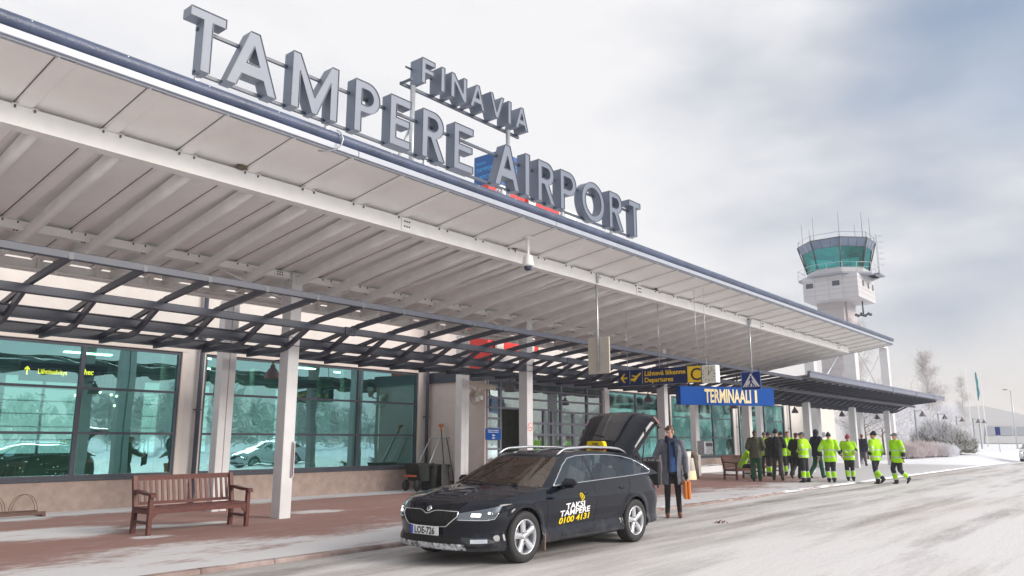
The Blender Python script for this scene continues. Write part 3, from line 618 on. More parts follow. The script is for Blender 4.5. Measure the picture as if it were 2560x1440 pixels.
for wi, (a, b_, mul) in enumerate(wins):
    fr = MB(); t = 0.055; ya, yb = WY + 0.02, WY + 0.12
    fr.box((a, ya, WZ0), (b_, yb, WZ0 + 0.09)); fr.box((a, ya, WZ1 - 0.07), (b_, yb, WZ1))
    fr.box((a, ya, WZ0 + 0.09), (a + 0.07, yb, WZ1 - 0.07)); fr.box((b_ - 0.07, ya, WZ0 + 0.09), (b_, yb, WZ1 - 0.07))
    zs = [WZ0 + (WZ1 - WZ0) * k / 3 for k in (1, 2)]; xs_ = [a + 0.07] + mul + [b_ - 0.07]
    for mxx in mul: fr.box((mxx - 0.045, ya + 0.003, WZ0 + 0.09), (mxx + 0.045, yb - 0.003, WZ1 - 0.07))
    for z_ in zs:
        for p_, q_ in zip(xs_, xs_[1:]): fr.box((p_ + (0.045 if p_ in mul else 0), ya + 0.006, z_ - t/2), (q_ - (0.045 if q_ in mul else 0), yb - 0.006, z_ + t/2))
    f_o = fr.build('window', M['frame'], bd, world=True)
    pn = MB(); pn.add([(a + 0.05, WY + 0.07, WZ0 + 0.05), (b_ - 0.05, WY + 0.07, WZ0 + 0.05), (b_ - 0.05, WY + 0.07, WZ1 - 0.04), (a + 0.05, WY + 0.07, WZ1 - 0.04)], [(0, 1, 2, 3)])
    pn.build('pane', M['pane'] if wi < 2 else M['pane_far'], f_o, world=True)
    sl_ = MB(); sl_.box((a, WY - 0.08, WZ0 - 0.04), (b_, WY + 0.02, WZ0 - 0.002), 0.006); sl_.build('sill', M['frame'], f_o, world=True)
for x_ in (9.86, 17.72, 33.9, 41.95, 49.75):
    p_ = MB(); p_.tube([(x_, WY - 0.13, PZ + 0.02), (x_, WY - 0.13, 5.4)], 0.055, 12)
    for z_ in (0.5, 2.3, 4.1): p_.box((x_ - 0.075, WY - 0.16, z_), (x_ + 0.075, WY - 0.002, z_ + 0.03))
    p_.build('downpipe', M['slate'], bd, world=True)
# interior seen through the glass
it = MB(); it.box((-8, WY + 0.26, 0.0), (50, 31.8, 0.1)); it.build('interior_floor', M['interior_floor'], bd, world=True)
ic = MB(); ic.box((-8, WY + 0.26, 4.3), (50, 31.8, 4.4)); ic.build('interior_ceiling', M['interior_grey'], bd, world=True)
bk = MB(); y0 = 31.8; xw = -8.0; op = [(0.5, 3.2), (4.0, 6.6), (7.4, 8.6), (9.6, 12.2), (14.6, 17.6), (20.2, 22.0), (27, 30), (33, 36)]
for a, b_ in op:
    bk.box((xw, y0, 0.1), (a, y0 + 0.2, 4.3)); bk.box((a, y0, 0.1), (b_, y0 + 0.2, 1.1)); bk.box((a, y0, 3.9), (b_, y0 + 0.2, 4.3)); xw = b_
    for q in range(1, 6): bk.box((a, y0 + 0.05, 1.1 + q * 0.47), (b_, y0 + 0.1, 1.14 + q * 0.47))
    bk.box(((a + b_) / 2 - 0.04, y0 + 0.04, 1.1), ((a + b_) / 2 + 0.04, y0 + 0.11, 3.9))
bk.box((xw, y0, 0.1), (50, y0 + 0.2, 4.3)); bk.build('rear_wall', M['interior_dark'], bd, world=True)
for (x_, y_, r_) in ((5.2, 22.5, 0.22), (10.6, 21.6, 0.25), (13.2, 23.5, 0.3), (18.5, 22.8, 0.3), (31, 21.5, 0.3), (37.5, 22.0, 0.35), (45, 22, 0.35), (7.4, 26.5, 0.25), (16.4, 27.5, 0.3)):
    c_ = MB(); c_.tube([(x_, y_, 0.1), (x_, y_, 4.3)], r_, 16); c_.build('interior_column', M['interior_grey'], bd, world=True)
for k, (x_, y_) in enumerate(((6.0, 21.0), (6.9, 23.6), (8.6, 22.4), (11.6, 21.2), (12.8, 24.5), (15.4, 22.2), (16.6, 25.0), (9.4, 26.0), (4.6, 24.0), (19, 25.5), (14.2, 28.0))):
    c_ = MB(); c_.box((x_, y_, 4.26), (x_ + 1.4, y_ + 0.22, 4.295)); c_.build('ceiling_light', M['lit_white'], bd, world=True)
for (x_, y_, z_) in ((8.35, 20.6, 2.75), (8.75, 20.9, 2.72), (8.9, 21.0, 2.45), (7.55, 20.0, 2.62), (7.75, 20.3, 2.5), (9.1, 21.4, 2.72)):
    c_ = MB(); c_.ball((x_, y_, z_), 0.035, 8, 6); c_.cur = 1; c_.tube([(x_, y_, z_), (x_, y_, 4.3)], 0.004, 4); c_.build('pendant_lamp', [M['lit'], M['black']], bd, world=True)
for k, (x_, y_, w_, h_) in enumerate(((8.55, 20.3, 0.55, 1.75), (12.9, 21.0, 0.8, 3.6), (14.9, 20.4, 0.5, 3.9), (16.6, 21.4, 0.9, 3.9), (6.2, 25, 1.2, 2.6))):
    c_ = MB(); c_.box((x_, y_, 0.1), (x_ + w_, y_ + 0.25, 0.1 + h_), 0.02); c_.build('interior_panel', M['interior_green'] if k % 2 == 0 else mat('pale_interior_panel', (0.62, 0.66, 0.60), 0.5), bd, world=True)
for k, (x_, y_) in enumerate(((5.9, 20.6), (7.9, 21.0), (12.0, 21.4), (14.0, 20.6), (15.9, 21.6))):
    c_ = MB(); c_.lathe([(0.0, 0.86), (0.45, 0.86), (0.45, 0.83), (0.03, 0.82), (0.03, 0.12), (0.25, 0.1)], (x_, y_, 0), 18); c_.build('cafe_table', mat('light_table_top', (0.6, 0.5, 0.38), 0.5), bd, world=True)
rs_ = random.Random(5); c_ = MB()
for k in range(26):
    x_ = rs_.choice((rs_.uniform(5.3, 6.9), rs_.uniform(5.3, 7.0), rs_.uniform(7.2, 9.2))); z_ = 0.84 + rs_.random() ** 2 * 1.5; c_.ball((x_, WY + 0.42, z_), 0.006, 6, 4)
c_.build('string_lights', M['lit'], bd, world=True)
# vestibule pushing forward of the facade
VX0, VX1, VY, VZ = 17.9, 24.45, 16.1, 3.40
vw = MB(); vw.box((VX0, VY + 0.02, PZ - 0.1), (VX0 + 0.2, WY - 0.001, VZ)); vw.box((VX0, VY - 0.001, PZ - 0.1), (VX0 + 0.05, VY + 0.02, VZ)); vw.build('vestibule_wall', M['pinkwall'], bd, world=True)
vw = MB(); vw.box((VX1 + 0.02, VY + 0.02, PZ - 0.1), (VX1 + 0.3, WY - 0.001, VZ)); vw.box((VX1 + 0.02, VY, PZ - 0.1), (VX1 + 0.30, VY + 0.02, VZ)); vw.build('vestibule_wall', M['pinkwall'], bd, world=True)
vf = MB(); vf.box((VX0 - 0.08, VY - 0.02, VZ), (VX1 + 0.35, WY - 0.002, VZ + 0.34), 0.01); vf.build('vestibule_fascia', M['slate'], bd, world=True)
ve = MB(); A_ = VX0 + 0.055; ya, yb = VY, VY + 0.10
def vb(x0, x1, z0, z1, d=0.0): ve.box((x0, ya + d, z0), (x1, yb - d, z1))
vcols = [A_, 18.66, 21.9, 23.5, VX1]; wv_ = 0.085
for x_ in vcols: vb(x_ - (0 if x_ == A_ else wv_/2), x_ + (wv_ if x_ == A_ else wv_/2), PZ, VZ)
def hb(x0, x1, zs, t=0.06):
    for z_ in zs: vb(x0, x1, z_ - t/2, z_ + t/2, 0.004)
hb(VX0 + 0.14, 18.617, [0.35, 0.65, 0.97, 1.30, 1.60, 1.93, 2.24, 2.575, 2.888, 3.19])
hb(18.703, 21.857, [2.575, 2.888, 3.19]); hb(21.943, 23.457, [2.52, 2.888, 3.19]); hb(23.543, VX1 - 0.043, [0.65, 1.3, 1.93, 2.52, 2.888, 3.19])
vb(19.95, 20.05, PZ, 2.545, 0.002); 
dx_ = [20.05, 21.857, 22.62, 23.457]
for x_ in (20.88, 21.35): vb(x_, x_ + 0.1, PZ, 2.545, 0.006)
for x_ in (22.58,): vb(x_, x_ + 0.12, PZ, 2.49, 0.006)
for a, b_ in ((20.05, 20.88), (20.98, 21.35), (21.45, 21.857), (21.943, 22.58), (22.70, 23.457)): hb(a, b_, [0.5, 0.95, 1.35, 1.75, 2.12], 0.075)
ve.build('entrance_frame', M['frame2'], bd, world=True)
vp = MB()
for a, b_, z0, z1 in ((VX0 + 0.1, 18.64, PZ, VZ), (18.70, 21.88, 2.56, VZ), (19.98, 21.88, PZ, 2.56), (21.92, VX1 - 0.03, PZ, VZ)):
    vp.add([(a, VY + 0.05, z0), (b_, VY + 0.05, z0), (b_, VY + 0.05, z1), (a, VY + 0.05, z1)], [(0, 1, 2, 3)])
vp.build('entrance_glazing', M['pane_clear'], bd, world=True)
vd = MB(); vd.box((18.72, VY + 1.3, 0.12), (20.3, VY + 1.36, 2.9)); vd.box((18.8, VY + 1.25, 0.12), (19.9, VY + 1.299, 2.4)); vd.build('entrance_inner_door', mat('olive_grey_door', (0.10, 0.092, 0.075), 0.6, var=0.1), bd, world=True)
vr = MB(); vr.box((VX0 + 0.21, VY + 0.2, PZ - 0.1), (VX1, WY + 0.2, PZ)); vr.box((VX0 + 0.21, WY + 2.6, PZ), (VX1 + 6, WY + 2.7, 3.4)); vr.build('vestibule_room', M['interior_grey'], bd, world=True)

# red portal over the entrance with the blue advertising cube on top
rp = thing('red_rooftop_portal', 'bright red portal structure standing over the entrance roof behind the big letters', 'portal', (18.4, 16.4, 3.74)); rp['_o'] = (18.4, 16.4, 3.74)
q = MB(); q.box((18.35, 16.4, 3.75), (18.55, 17.3, 10.0)); q.box((18.55, 16.4, 4.35), (21.0, 16.55, 4.95)); q.build('side_panel', M['red'], rp, world=True)
q = MB(); q.box((18.552, 16.4, 9.35), (22.3, 16.6, 10.0)); q.box((22.1, 16.4, 5.2), (22.3, 16.6, 9.35)); q.box((18.552, 16.61, 9.35), (22.3, 17.75, 10.0)); q.build('top_band', M['red'], rp, world=True)
for a, b_ in ((18.6, 19.1), (20.2, 20.7), (22.31, 23.2)):
    q = MB(); q.prism([(a, 3.75), (a + 0.35, 3.75), (b_, 10.04), (a + 0.15, 10.04)], lambda u_, w_, d_: (u_, 16.32 - d_, w_), 0, 0.07); q.build('white_band', M['white_steel'], rp, world=True)
cu_ = thing('blue_advertising_cube', 'blue cube with pale blue lettering standing on the red portal behind the letter A', 'rooftop sign', (18.98, 16.5, 10.05)); cu_['_o'] = (18.98, 16.5, 10.05)
q = MB(); q.box((18.98, 16.5, 10.06), (20.18, 17.66, 11.385), 0.01); q.build('cube', M['blue_sign'], cu_, world=True)
for txt, z_, sz in (('FINAVIA', 11.05, 0.13), ('TAMPERE', 10.78, 0.21), ('AIRPORT', 10.50, 0.21), ('CAFE', 10.22, 0.16)):
    if txt == 'CAFE': continue
    text_mb(txt, sz, lambda a, b_, d_: (18.978 - d_, 17.56 - a, z_ + b_), 0.004, 0.002).build('lettering', M['cyan_text'], cu_, world=True)
    text_mb(txt, sz, lambda a, b_, d_: (19.06 + a, 16.498 - d_, z_ + b_), 0.004, 0.002).build('lettering', M['cyan_text'], cu_, world=True)
# ------------------------------------------------------------------ big rooftop letters (cap height 1, widths as in the sign)
S_ = 0.155
def gl_T(w): return [[(0, 1), (w, 1), (w, 1-S_), (w/2+S_/2, 1-S_), (w/2+S_/2, 0), (w/2-S_/2, 0), (w/2-S_/2, 1-S_), (0, 1-S_)]]
def gl_I(w): return [[(0, 0), (w, 0), (w, 1), (0, 1)]]
def gl_F(w, s=S_): return [[(0, 0), (s, 0), (s, 0.43), (w*0.92, 0.43), (w*0.92, 0.43+s*.9), (s, 0.43+s*.9), (s, 1-s), (w, 1-s), (w, 1), (0, 1)]]
def gl_E(w, s=S_): return [[(0, 0), (w, 0), (w, s), (s, s), (s, 0.43), (w*0.95, 0.43), (w*0.95, 0.43+s*.9), (s, 0.43+s*.9), (s, 1-s), (w, 1-s), (w, 1), (0, 1)]]
def gl_A(w, s=S_):
    c = w/2; t = s*1.05; hi = 0.80; k = (c - s*0.55) / 1.0
    def ox(z): return (c - s*0.55) * z       # outer left edge
    def ix(z): return ox(z) + t * 1.06
    zi = 0.34; zt = zi + s*0.88; za = (c - t*1.06) / (c - s*0.55)
    outer = [(0, 0), (t*1.06, 0), (ix(zi*0.66), zi*0.66), (w-ix(zi*0.66), zi*0.66), (w-t*1.06, 0), (w, 0), (w-ox(1), 1), (ox(1), 1)]
    hole = [(ix(zt*0.92), zt*0.92), (w-ix(zt*0.92), zt*0.92), (c, min(za, 0.93))]
    return [outer, hole]
def gl_V(w, s=S_):
    return [[(x, 1-z) for x, z in [(0, 0), (s*1.1, 0), (w/2, 0.74), (w-s*1.1, 0), (w, 0), (w/2+s*0.55, 1), (w/2-s*0.55, 1)]]]
def gl_M(w, s=S_): return [[(0, 0), (s, 0), (s, 0.68), (w/2-s*0.35, 0), (w/2+s*0.35, 0), (w-s, 0.68), (w-s, 0), (w, 0), (w, 1), (w-s*0.95, 1), (w/2, 0.30), (s*0.95, 1), (0, 1)]]
def gl_N(w, s=S_): return [[(0, 0), (s, 0), (s, 0.66), (w-s*0.9, 0), (w, 0), (w, 1), (w-s, 1), (w-s, 0.34), (s*0.9, 1), (0, 1)]]
def bowl(w, z0, s):
    h = (1 - z0) / 2; cz = z0 + h; rx = min(w*0.62, h*1.0)
    return arc(w - rx, cz, rx, h, -90, 90, 14), arc(w - rx, cz, rx - s, h - s*0.92, -90, 90, 14)
def gl_P(w, s=S_):
    o, i = bowl(w, 0.40, s); return [[(0, 0), (s, 0), (s, 0.40)] + o + [(0, 1)], [(s, 0.40+s*.92)] + i + [(s, 1-s*.92)]]
def gl_R(w, s=S_):
    o, i = bowl(w*0.93, 0.44, s); return [[(0, 0), (s, 0), (s, 0.44), (w*0.36, 0.44), (w-s*1.15, 0), (w, 0), (w*0.62, 0.445)] + o[3:] + [(0, 1)], [(s, 0.44+s*.92)] + i + [(s, 1-s*.92)]]
def gl_O(w, s=S_): return [arc(w/2, 0.5, w/2, 0.52, 0, 360, 36)[:-1], arc(w/2, 0.5, w/2-s, 0.52-s*.95, 0, 360, 36)[:-1]]
GL = dict(T=gl_T, I=gl_I, F=gl_F, E=gl_E, A=gl_A, V=gl_V, M=gl_M, N=gl_N, P=gl_P, R=gl_R, O=gl_O)
def sign_letters(root, lets, y0, dep, z0, h):
    for ch, xa, xb in lets:
        wd = (xb - xa) / h
        if ch in 'IFN' and h < 0.6:
            lp = GL[ch](wd) if ch == 'I' else GL[ch](wd, 0.2)
        else: lp = GL[ch](wd)
        lm = poly_mb(lp, lambda a, b, d: (xa + a * h, y0 + d, z0 + b * h), 0.012, dep)
        o = lm.build('letter', M['letter'], root, world=True)
        # thin raised rim round each face gives the dark outline of the sheet-metal tray
        rim = MB()
        for loop in lp:
            n = len(loop)
            for i in range(n):
                a, b = loop[i], loop[(i+1) % n]
                rim.bar((xa + a[0]*h, y0 + 0.006, z0 + a[1]*h), (xa + b[0]*h, y0 + 0.006, z0 + b[1]*h), 0.012, 0.010)
        rim.build('rim', M['letter_edge'], o, world=True)
ts = thing('rooftop_letter_sign', 'big grey metal letters TAMPERE AIRPORT standing on the front edge of the canopy', 'rooftop sign', (4.43, 9.3, 6.1)); ts['_o'] = (4.43, 9.3, 6.1)
LT = [('T', 4.43, 4.945), ('A', 5.00, 5.785), ('M', 6.03, 6.865), ('P', 7.20, 7.71), ('E', 7.94, 8.40), ('R', 8.68, 9.23), ('E', 9.47, 9.975), ('A', 10.60, 11.345), ('I', 11.52, 11.67), ('R', 11.945, 12.53), ('P', 12.72, 13.30), ('O', 13.52, 14.42), ('R', 14.63, 15.22), ('T', 15.50, 16.03)]
sign_letters(ts, LT, 9.30, 0.225, 6.405, 0.875)
for z_ in (7.06, 6.43):
    q = MB(); q.bar((4.6, 9.47, z_), (15.9, 9.47, z_), 0.045, 0.045); q.build('rail', M['letter_edge'], ts, world=True)
for x_ in (4.66, 6.8, 8.9, 11.0, 13.0, 14.95):
    q = MB(); q.box((x_ - 0.025, 9.45, 5.78), (x_ + 0.025, 9.50, 6.42)); q.box((x_ - 0.07, 9.40, 5.76), (x_ + 0.07, 9.55, 5.80)); q.bar((x_, 9.5, 6.38), (x_, 10.1, 5.70), 0.03, 0.03)
    q.build('bracket', M['galv'], ts, world=True)
fs = thing('small_rooftop_sign', 'small grey letters FINAVIA on a rail held up on two posts above the big letters', 'rooftop sign', (9.5, 10.2, 5.6)); fs['_o'] = (9.5, 10.2, 5.6)
kx = 1.03
FLT = [('F', 9.19, 9.53), ('I', 9.70, 9.80), ('N', 9.975, 10.42), ('A', 10.53, 10.96), ('V', 11.12, 11.56), ('I', 11.70, 11.80), ('A', 11.95, 12.37)]
sign_letters(fs, [(c, a * kx, b_ * kx) for c, a, b_ in FLT], 10.2, 0.34, 1.55 + 6.61 * kx, 0.515)
q = MB()
q.bar((9.18, 10.50, 8.31), (12.75, 10.50, 8.31), 0.05, 0.06)
q.bar((9.3, 10.50, 8.70), (12.6, 10.50, 8.70), 0.03, 0.03)
q.bar((9.2, 10.2, 8.31), (9.2, 10.52, 8.31), 0.04, 0.04)
q.build('rail', M['letter_edge'], fs, world=True)
for x_ in (9.38, 12.22):
    q = MB(); q.tube([(x_, 10.36, 5.65), (x_, 10.36, 8.28)], 0.05, 12); q.box((x_ - 0.12, 10.24, 5.60), (x_ + 0.12, 10.48, 5.64)); q.build('post', M['galv'], fs, world=True)
    q = MB(); q.tube([(x_, 10.38, 7.5), (x_ - 0.05, 11.5, 5.5)], 0.028, 8); q.build('brace', M['galv'], fs, world=True)
# wire loop over the fascia, dark nests on the beam
wl_ = MB(); wl_.tube([(6.50, 8.80, 6.02), (6.53, 8.74, 5.98), (6.55, 8.71, 5.88), (6.53, 8.72, 5.78), (6.46, 8.76, 5.70), (6.36, 8.86, 5.665), (6.3, 8.95, 5.68)], 0.011, 6)
tag(wl_.build('wire_loop', M['galv']), 'thin loose wire loop hanging over the canopy edge below the letter M', 'wire')
random.seed(9)
for (x_, lab) in ((5.75, 'small brown bird nest on the outer canopy beam nearest the camera'), (12.08, 'brown bird nest half hidden beside the hanging dome camera'), (18.05, 'farthest brown bird nest on the outer beam near the letter sign end')):
    n_ = MB(); n_.ball((0, 0, 0), (0.085, 0.05, 0.045), 12, 8)
    n_.v = [tuple(Vector(p) * (1 + 0.25 * noise.noise(Vector(p) * 30))) for p in n_.v]
    for k in range(26):
        a = random.uniform(0, 6.28); p = Vector((0.07 * math.cos(a), 0.04 * math.sin(a), random.uniform(-0.02, 0.03))); n_.tube([p, p + Vector((random.uniform(-.05, .05), random.uniform(-.03, .03), random.uniform(-.01, .04)))], 0.003, 3)
    tag(n_.build('bird_nest', M['dryplant'], loc=(x_, YB - 0.09, zd(YB) - 0.015)), lab, 'bird nest', 'bird nests on the outer beam')

# ------------------------------------------------------------------ hanging signs (they face -X)
def faceX(x, yl, z0):                 # a runs to the viewer's right (towards -Y)
    return lambda a, b_, d_: (x - d_, yl - a, z0 + b_)
dX = 19.0; yl = on(1546, 946, x=dX).y; yr = on(1753, 936, x=dX).y; yc0 = on(1719, 940, x=dX).y
dep = thing('departures_sign', 'long navy hanging sign with yellow arrow, aeroplane and the word Departures', 'hanging sign', (dX, (yl + yr) / 2, 3.08)); dep['_o'] = (dX, (yl + yr) / 2, 3.08)
z0, z1 = 3.085, 3.525; H_ = z1 - z0; Wd = yl - yr
q = MB(); q.box((dX + 0.003, yr, z0), (dX + 0.2, yl, z1), 0.008); q.build('panel', M['navy'], dep, world=True)
fx = faceX(dX, yl, z0); wc = yl - yc0
q = MB(); q.prism([(wc, 0.006), (Wd - 0.004, 0.006), (Wd - 0.004, H_ - 0.006), (wc, H_ - 0.006)], fx, 0.0, 0.004); q.build('letter_panel', M['yellow'], dep, world=True)
text_mb('C', 0.47, lambda a, b_, d_: fx(wc + (Wd - wc) * 0.19 + a, b_ + 0.055, 0.004 + d_), 0.004, 0.004).build('gate_letter', M['black'], dep, world=True)
text_fit('Lähtevä liikenne', Wd * 0.487, 0.125, lambda a, b_, d_: fx(Wd * 0.335 + a, b_ + 0.252, d_), 0.004, 0.018).build('lettering', M['yellow'], dep, world=True)
text_fit('Departures', Wd * 0.342, 0.125, lambda a, b_, d_: fx(Wd * 0.335 + a, b_ + 0.068, d_), 0.004, 0.018).build('lettering', M['yellow'], dep, world=True)
q = MB()
q.prism([(0.10, 0.235), (0.24, 0.235), (0.24, 0.195), (0.10, 0.195)][::1], lambda a, b_, d_: fx(a + 0.06, b_, d_), 0, 0.004)
q.prism([(0.05, 0.215), (0.17, 0.345), (0.215, 0.345), (0.135, 0.236), (0.135, 0.194), (0.215, 0.085), (0.17, 0.085)], lambda a, b_, d_: fx(a + 0.02, b_, d_), 0, 0.0045)
q.build('arrow', M['yellow'], dep, world=True)
q = MB(); px0 = Wd * 0.155
q.prism([(0.02, 0.20), (0.07, 0.19), (0.13, 0.215), (0.30, 0.34), (0.335, 0.345), (0.345, 0.33), (0.33, 0.30), (0.15, 0.155), (0.09, 0.125), (0.03, 0.13), (0.015, 0.15)], lambda a, b_, d_: fx(px0 + a, b_, d_), 0, 0.004)
q.prism([(0.14, 0.235), (0.04, 0.27), (0.07, 0.29), (0.21, 0.262)], lambda a, b_, d_: fx(px0 + a, b_, d_), 0, 0.0045)
q.prism([(0.19, 0.20), (0.235, 0.205), (0.13, 0.095), (0.10, 0.10)], lambda a, b_, d_: fx(px0 + a, b_, d_), 0, 0.005)
q.build('aeroplane', M['yellow'], dep, world=True)
q = MB()
for a in (Wd * 0.148, Wd * 0.305): q.prism([(a, 0.04), (a + 0.006, 0.04), (a + 0.006, 0.40), (a, 0.40)], fx, 0, 0.003)
q.build('divider', M['white'], dep, world=True)
for y_ in (yl - 0.25, (yl + yr)/2, yr + 0.15):
    q = MB(); q.tube([(dX + 0.1, y_, z1 - 0.01), (dX + 0.1, y_, min(zd(y_) - 0.04, 5.6))], 0.008, 6); q.build('suspension_rod', M['galv'], dep, world=True)
ck = thing('hanging_clock', 'square white clock hanging at the right end of the departures sign', 'clock', (dX, yr - 0.3, 3.05)); ck['_o'] = (dX, yr - 0.3, 3.05)
cyl = yr - 0.01; cyr = on(1790, 935, x=dX).y; cw = cyl - cyr; cz0 = 3.06; chh = 0.46
q = MB(); q.box((dX + 0.003, cyr, cz0), (dX + 0.24, cyl, cz0 + chh), 0.012); q.build('case', M['white'], ck, world=True)
q = MB(); q.box((dX - 0.001, cyr + 0.03, cz0 + 0.02), (dX + 0.003, cyl - 0.02, cz0 + chh - 0.02)); q.build('dial', mat('clock_dial', (0.66, 0.66, 0.55), 0.5), ck, world=True)
cc = (cw / 2, chh / 2); fc = faceX(dX, cyl, cz0); q = MB()
for k in range(12):
    a = R(30 * k); r0, r1 = (0.15, 0.195) if k % 3 else (0.14, 0.195)
    ca, sa = math.cos(a), math.sin(a); t_ = 0.006 if k % 3 else 0.008
    q.prism([(cc[0] + r0*ca*0.98 - t_*sa, cc[1] + r0*sa + t_*ca), (cc[0] + r1*ca*0.98 - t_*sa, cc[1] + r1*sa + t_*ca), (cc[0] + r1*ca*0.98 + t_*sa, cc[1] + r1*sa - t_*ca), (cc[0] + r0*ca*0.98 + t_*sa, cc[1] + r0*sa - t_*ca)], fc, 0.0015, 0.004)
q.build('hour_mark', M['black'], ck, world=True)
for ang, ln, t_ in ((R(90), 0.12, 0.008), (R(48), 0.17, 0.006)):
    q = MB(); ca, sa = math.cos(ang), math.sin(ang)
    q.prism([(cc[0] - 0.04*ca - t_*sa, cc[1] - 0.04*sa + t_*ca), (cc[0] + ln*ca - t_*sa, cc[1] + ln*sa + t_*ca), (cc[0] + ln*ca + t_*sa, cc[1] + ln*sa - t_*ca), (cc[0] - 0.04*ca + t_*sa, cc[1] - 0.04*sa - t_*ca)], fc, 0.004, 0.006); q.build('hand', M['black'], ck, world=True)
for y_ in (cyl - 0.1,):
    q = MB(); q.tube([(dX + 0.12, y_, cz0 + chh), (dX + 0.12, y_, zd(y_) - 0.03)], 0.008, 6); q.build('suspension_rod', M['galv'], ck, world=True)
# grey-beige back of a square sign on its pole
gx = 15.25
gs = thing('sign_board_back', 'plain beige back of a tall sign board on a grey pole', 'hanging sign', (gx, 10.15, 3.1)); gs['_o'] = (gx, 10.15, 3.1)
ya, yb = on(1470, 880, x=gx).y, on(1523, 880, x=gx).y
q = MB(); q.box((gx, yb, 3.10), (gx + 0.04, ya, 3.96), 0.006); q.build('board', M['offwhite'], gs, world=True)
def hang_pole(root, x, y, z0, z1):
    p = MB(); p.tube([(x - 0.035, y, z0), (x - 0.035, y, z1)], 0.026, 10); p.build('pole', M['galv'], root, world=True)
    c = MB(); c.box((x - 0.09, y - 0.05, z1 - 0.02), (x + 0.10, y + 0.06, z1 + 0.015), 0.004); c.box((x - 0.09, y - 0.09, z1 - 0.16), (x - 0.07, y + 0.03, z1 + 0.02)); c.ball((x - 0.05, y - 0.1, z1 + 0.03), 0.018, 6, 4); c.build('clamp', M['galv'], root, world=True)
hang_pole(gs, gx, on(1497, 880, x=gx).y, 3.13, 5.42)
q = MB()
for z_ in (3.3, 3.75): q.box((gx - 0.06, on(1497, 880, x=gx).y - 0.04, z_), (gx - 0.001, on(1497, 880, x=gx).y + 0.04, z_ + 0.02))
q.build('bracket', M['galv'], gs, world=True)
# pedestrian crossing sign
gx = 24.0
cs = thing('crossing_sign', 'square blue pedestrian crossing sign with white triangle on a pole under the canopy', 'road sign', (gx, 10.1, 3.1)); cs['_o'] = (gx, 10.1, 3.1)
yl2, yr2 = on(1853.5, 953, x=gx).y, on(1902, 953, x=gx).y; z0 = on(1878, 975, x=gx).z; z1 = on(1878, 929, x=gx).z; W2 = yl2 - yr2; H2 = z1 - z0
q = MB(); q.box((gx, yr2, z0), (gx + 0.03, yl2, z1), 0.01); q.build('plate', M['cross_blue'], cs, world=True)
f2 = faceX(gx, yl2, z0)
def U(pts): return [(a * W2, b_ * H2) for a, b_ in pts]
q = MB(); q.prism(U([(0.06, 0.17), (0.94, 0.17), (0.5, 0.93)]), f2, 0.0, 0.003); q.build('triangle', M['white'], cs, world=True)
q = MB(); q.prism(U(arc(0.5, 0.735, 0.04, 0.045, 0, 360, 12)[:-1]), f2, 0.003, 0.006)
q.prism(U([(0.46, 0.68), (0.53, 0.69), (0.56, 0.60), (0.62, 0.52), (0.60, 0.50), (0.53, 0.57), (0.545, 0.44), (0.66, 0.26), (0.70, 0.20), (0.63, 0.20), (0.50, 0.38), (0.42, 0.20), (0.35, 0.20), (0.45, 0.42), (0.455, 0.55), (0.39, 0.48), (0.37, 0.50), (0.43, 0.62)]), f2, 0.003, 0.006)
for a in (0.20, 0.33, 0.44, 0.57, 0.69, 0.80): q.prism(U([(a - 0.035 + (a - .5) * 0.1, 0.172), (a + 0.012 + (a - .5) * 0.1, 0.172), (a + 0.012 + (0.5 - a) * 0.12, 0.27), (a - 0.02 + (0.5 - a) * 0.12, 0.27)]), f2, 0.003, 0.0055)
q.build('walking_figure', M['cross_blue'], cs, world=True)
q = MB()
for pts in ([(0.0, 0.0), (1, 0), (1, 0.02), (0, 0.02)], [(0.0, 0.98), (1, 0.98), (1, 1), (0, 1)], [(0, 0.02), (0.02, 0.02), (0.02, 0.98), (0, 0.98)], [(0.98, 0.02), (1, 0.02), (1, 0.98), (0.98, 0.98)]): q.prism(U(pts), f2, 0.0, 0.004)
q.build('rim', mat('pale_blue_rim', (0.25, 0.45, 0.75), 0.4), cs, world=True)
hang_pole(cs, gx + 0.03, on(1878, 900, x=gx).y, z1 - 0.05, 5.42)
# terminal sign, a deep blue box turned towards the road
P0, P1 = Vector((22.65, 11.9, 2.70)), Vector((25.62, 10.0, 2.66)); tz = 0.585
tsn = thing('terminal_sign', 'large blue box sign reading TERMINAALI 1 in pale yellow letters', 'hanging sign', P0[:]); tsn['_o'] = P0[:]
du = (P1 - P0); du.z = 0; Lg = du.length; du.normalize(); nn = Vector((du.y, -du.x, 0))   # outward normal towards the camera
def ft(a, b_, d_): return tuple(P0 + du * a + nn * d_ + Vector((0, 0, b_)))
q = MB(); q.prism([(0, 0), (Lg, 0), (Lg, tz), (0, tz)], ft, -0.30, -0.001); q.build('box', M['terminal_blue'], tsn, world=True)
text_fit('TERMINAALI', 1.74, 0.41, lambda a, b_, d_: ft(0.88 + a, b_ + 0.085, d_), 0.012, 0.03).build('lettering', M['cream_letter'], tsn, world=True)
text_fit('1', 0.085, 0.41, lambda a, b_, d_: ft(2.77 + a, b_ + 0.085, d_), 0.012, 0.0).build('numeral', M['cream_letter'], tsn, world=True)
for a in (0.4, 3.1):
    q = MB(); p_ = P0 + du * a - nn * 0.15; q.tube([(p_.x, p_.y, P0.z + tz), (p_.x, p_.y, 3.95)], 0.03, 8); q.build('hanger', M['slate'], tsn, world=True)
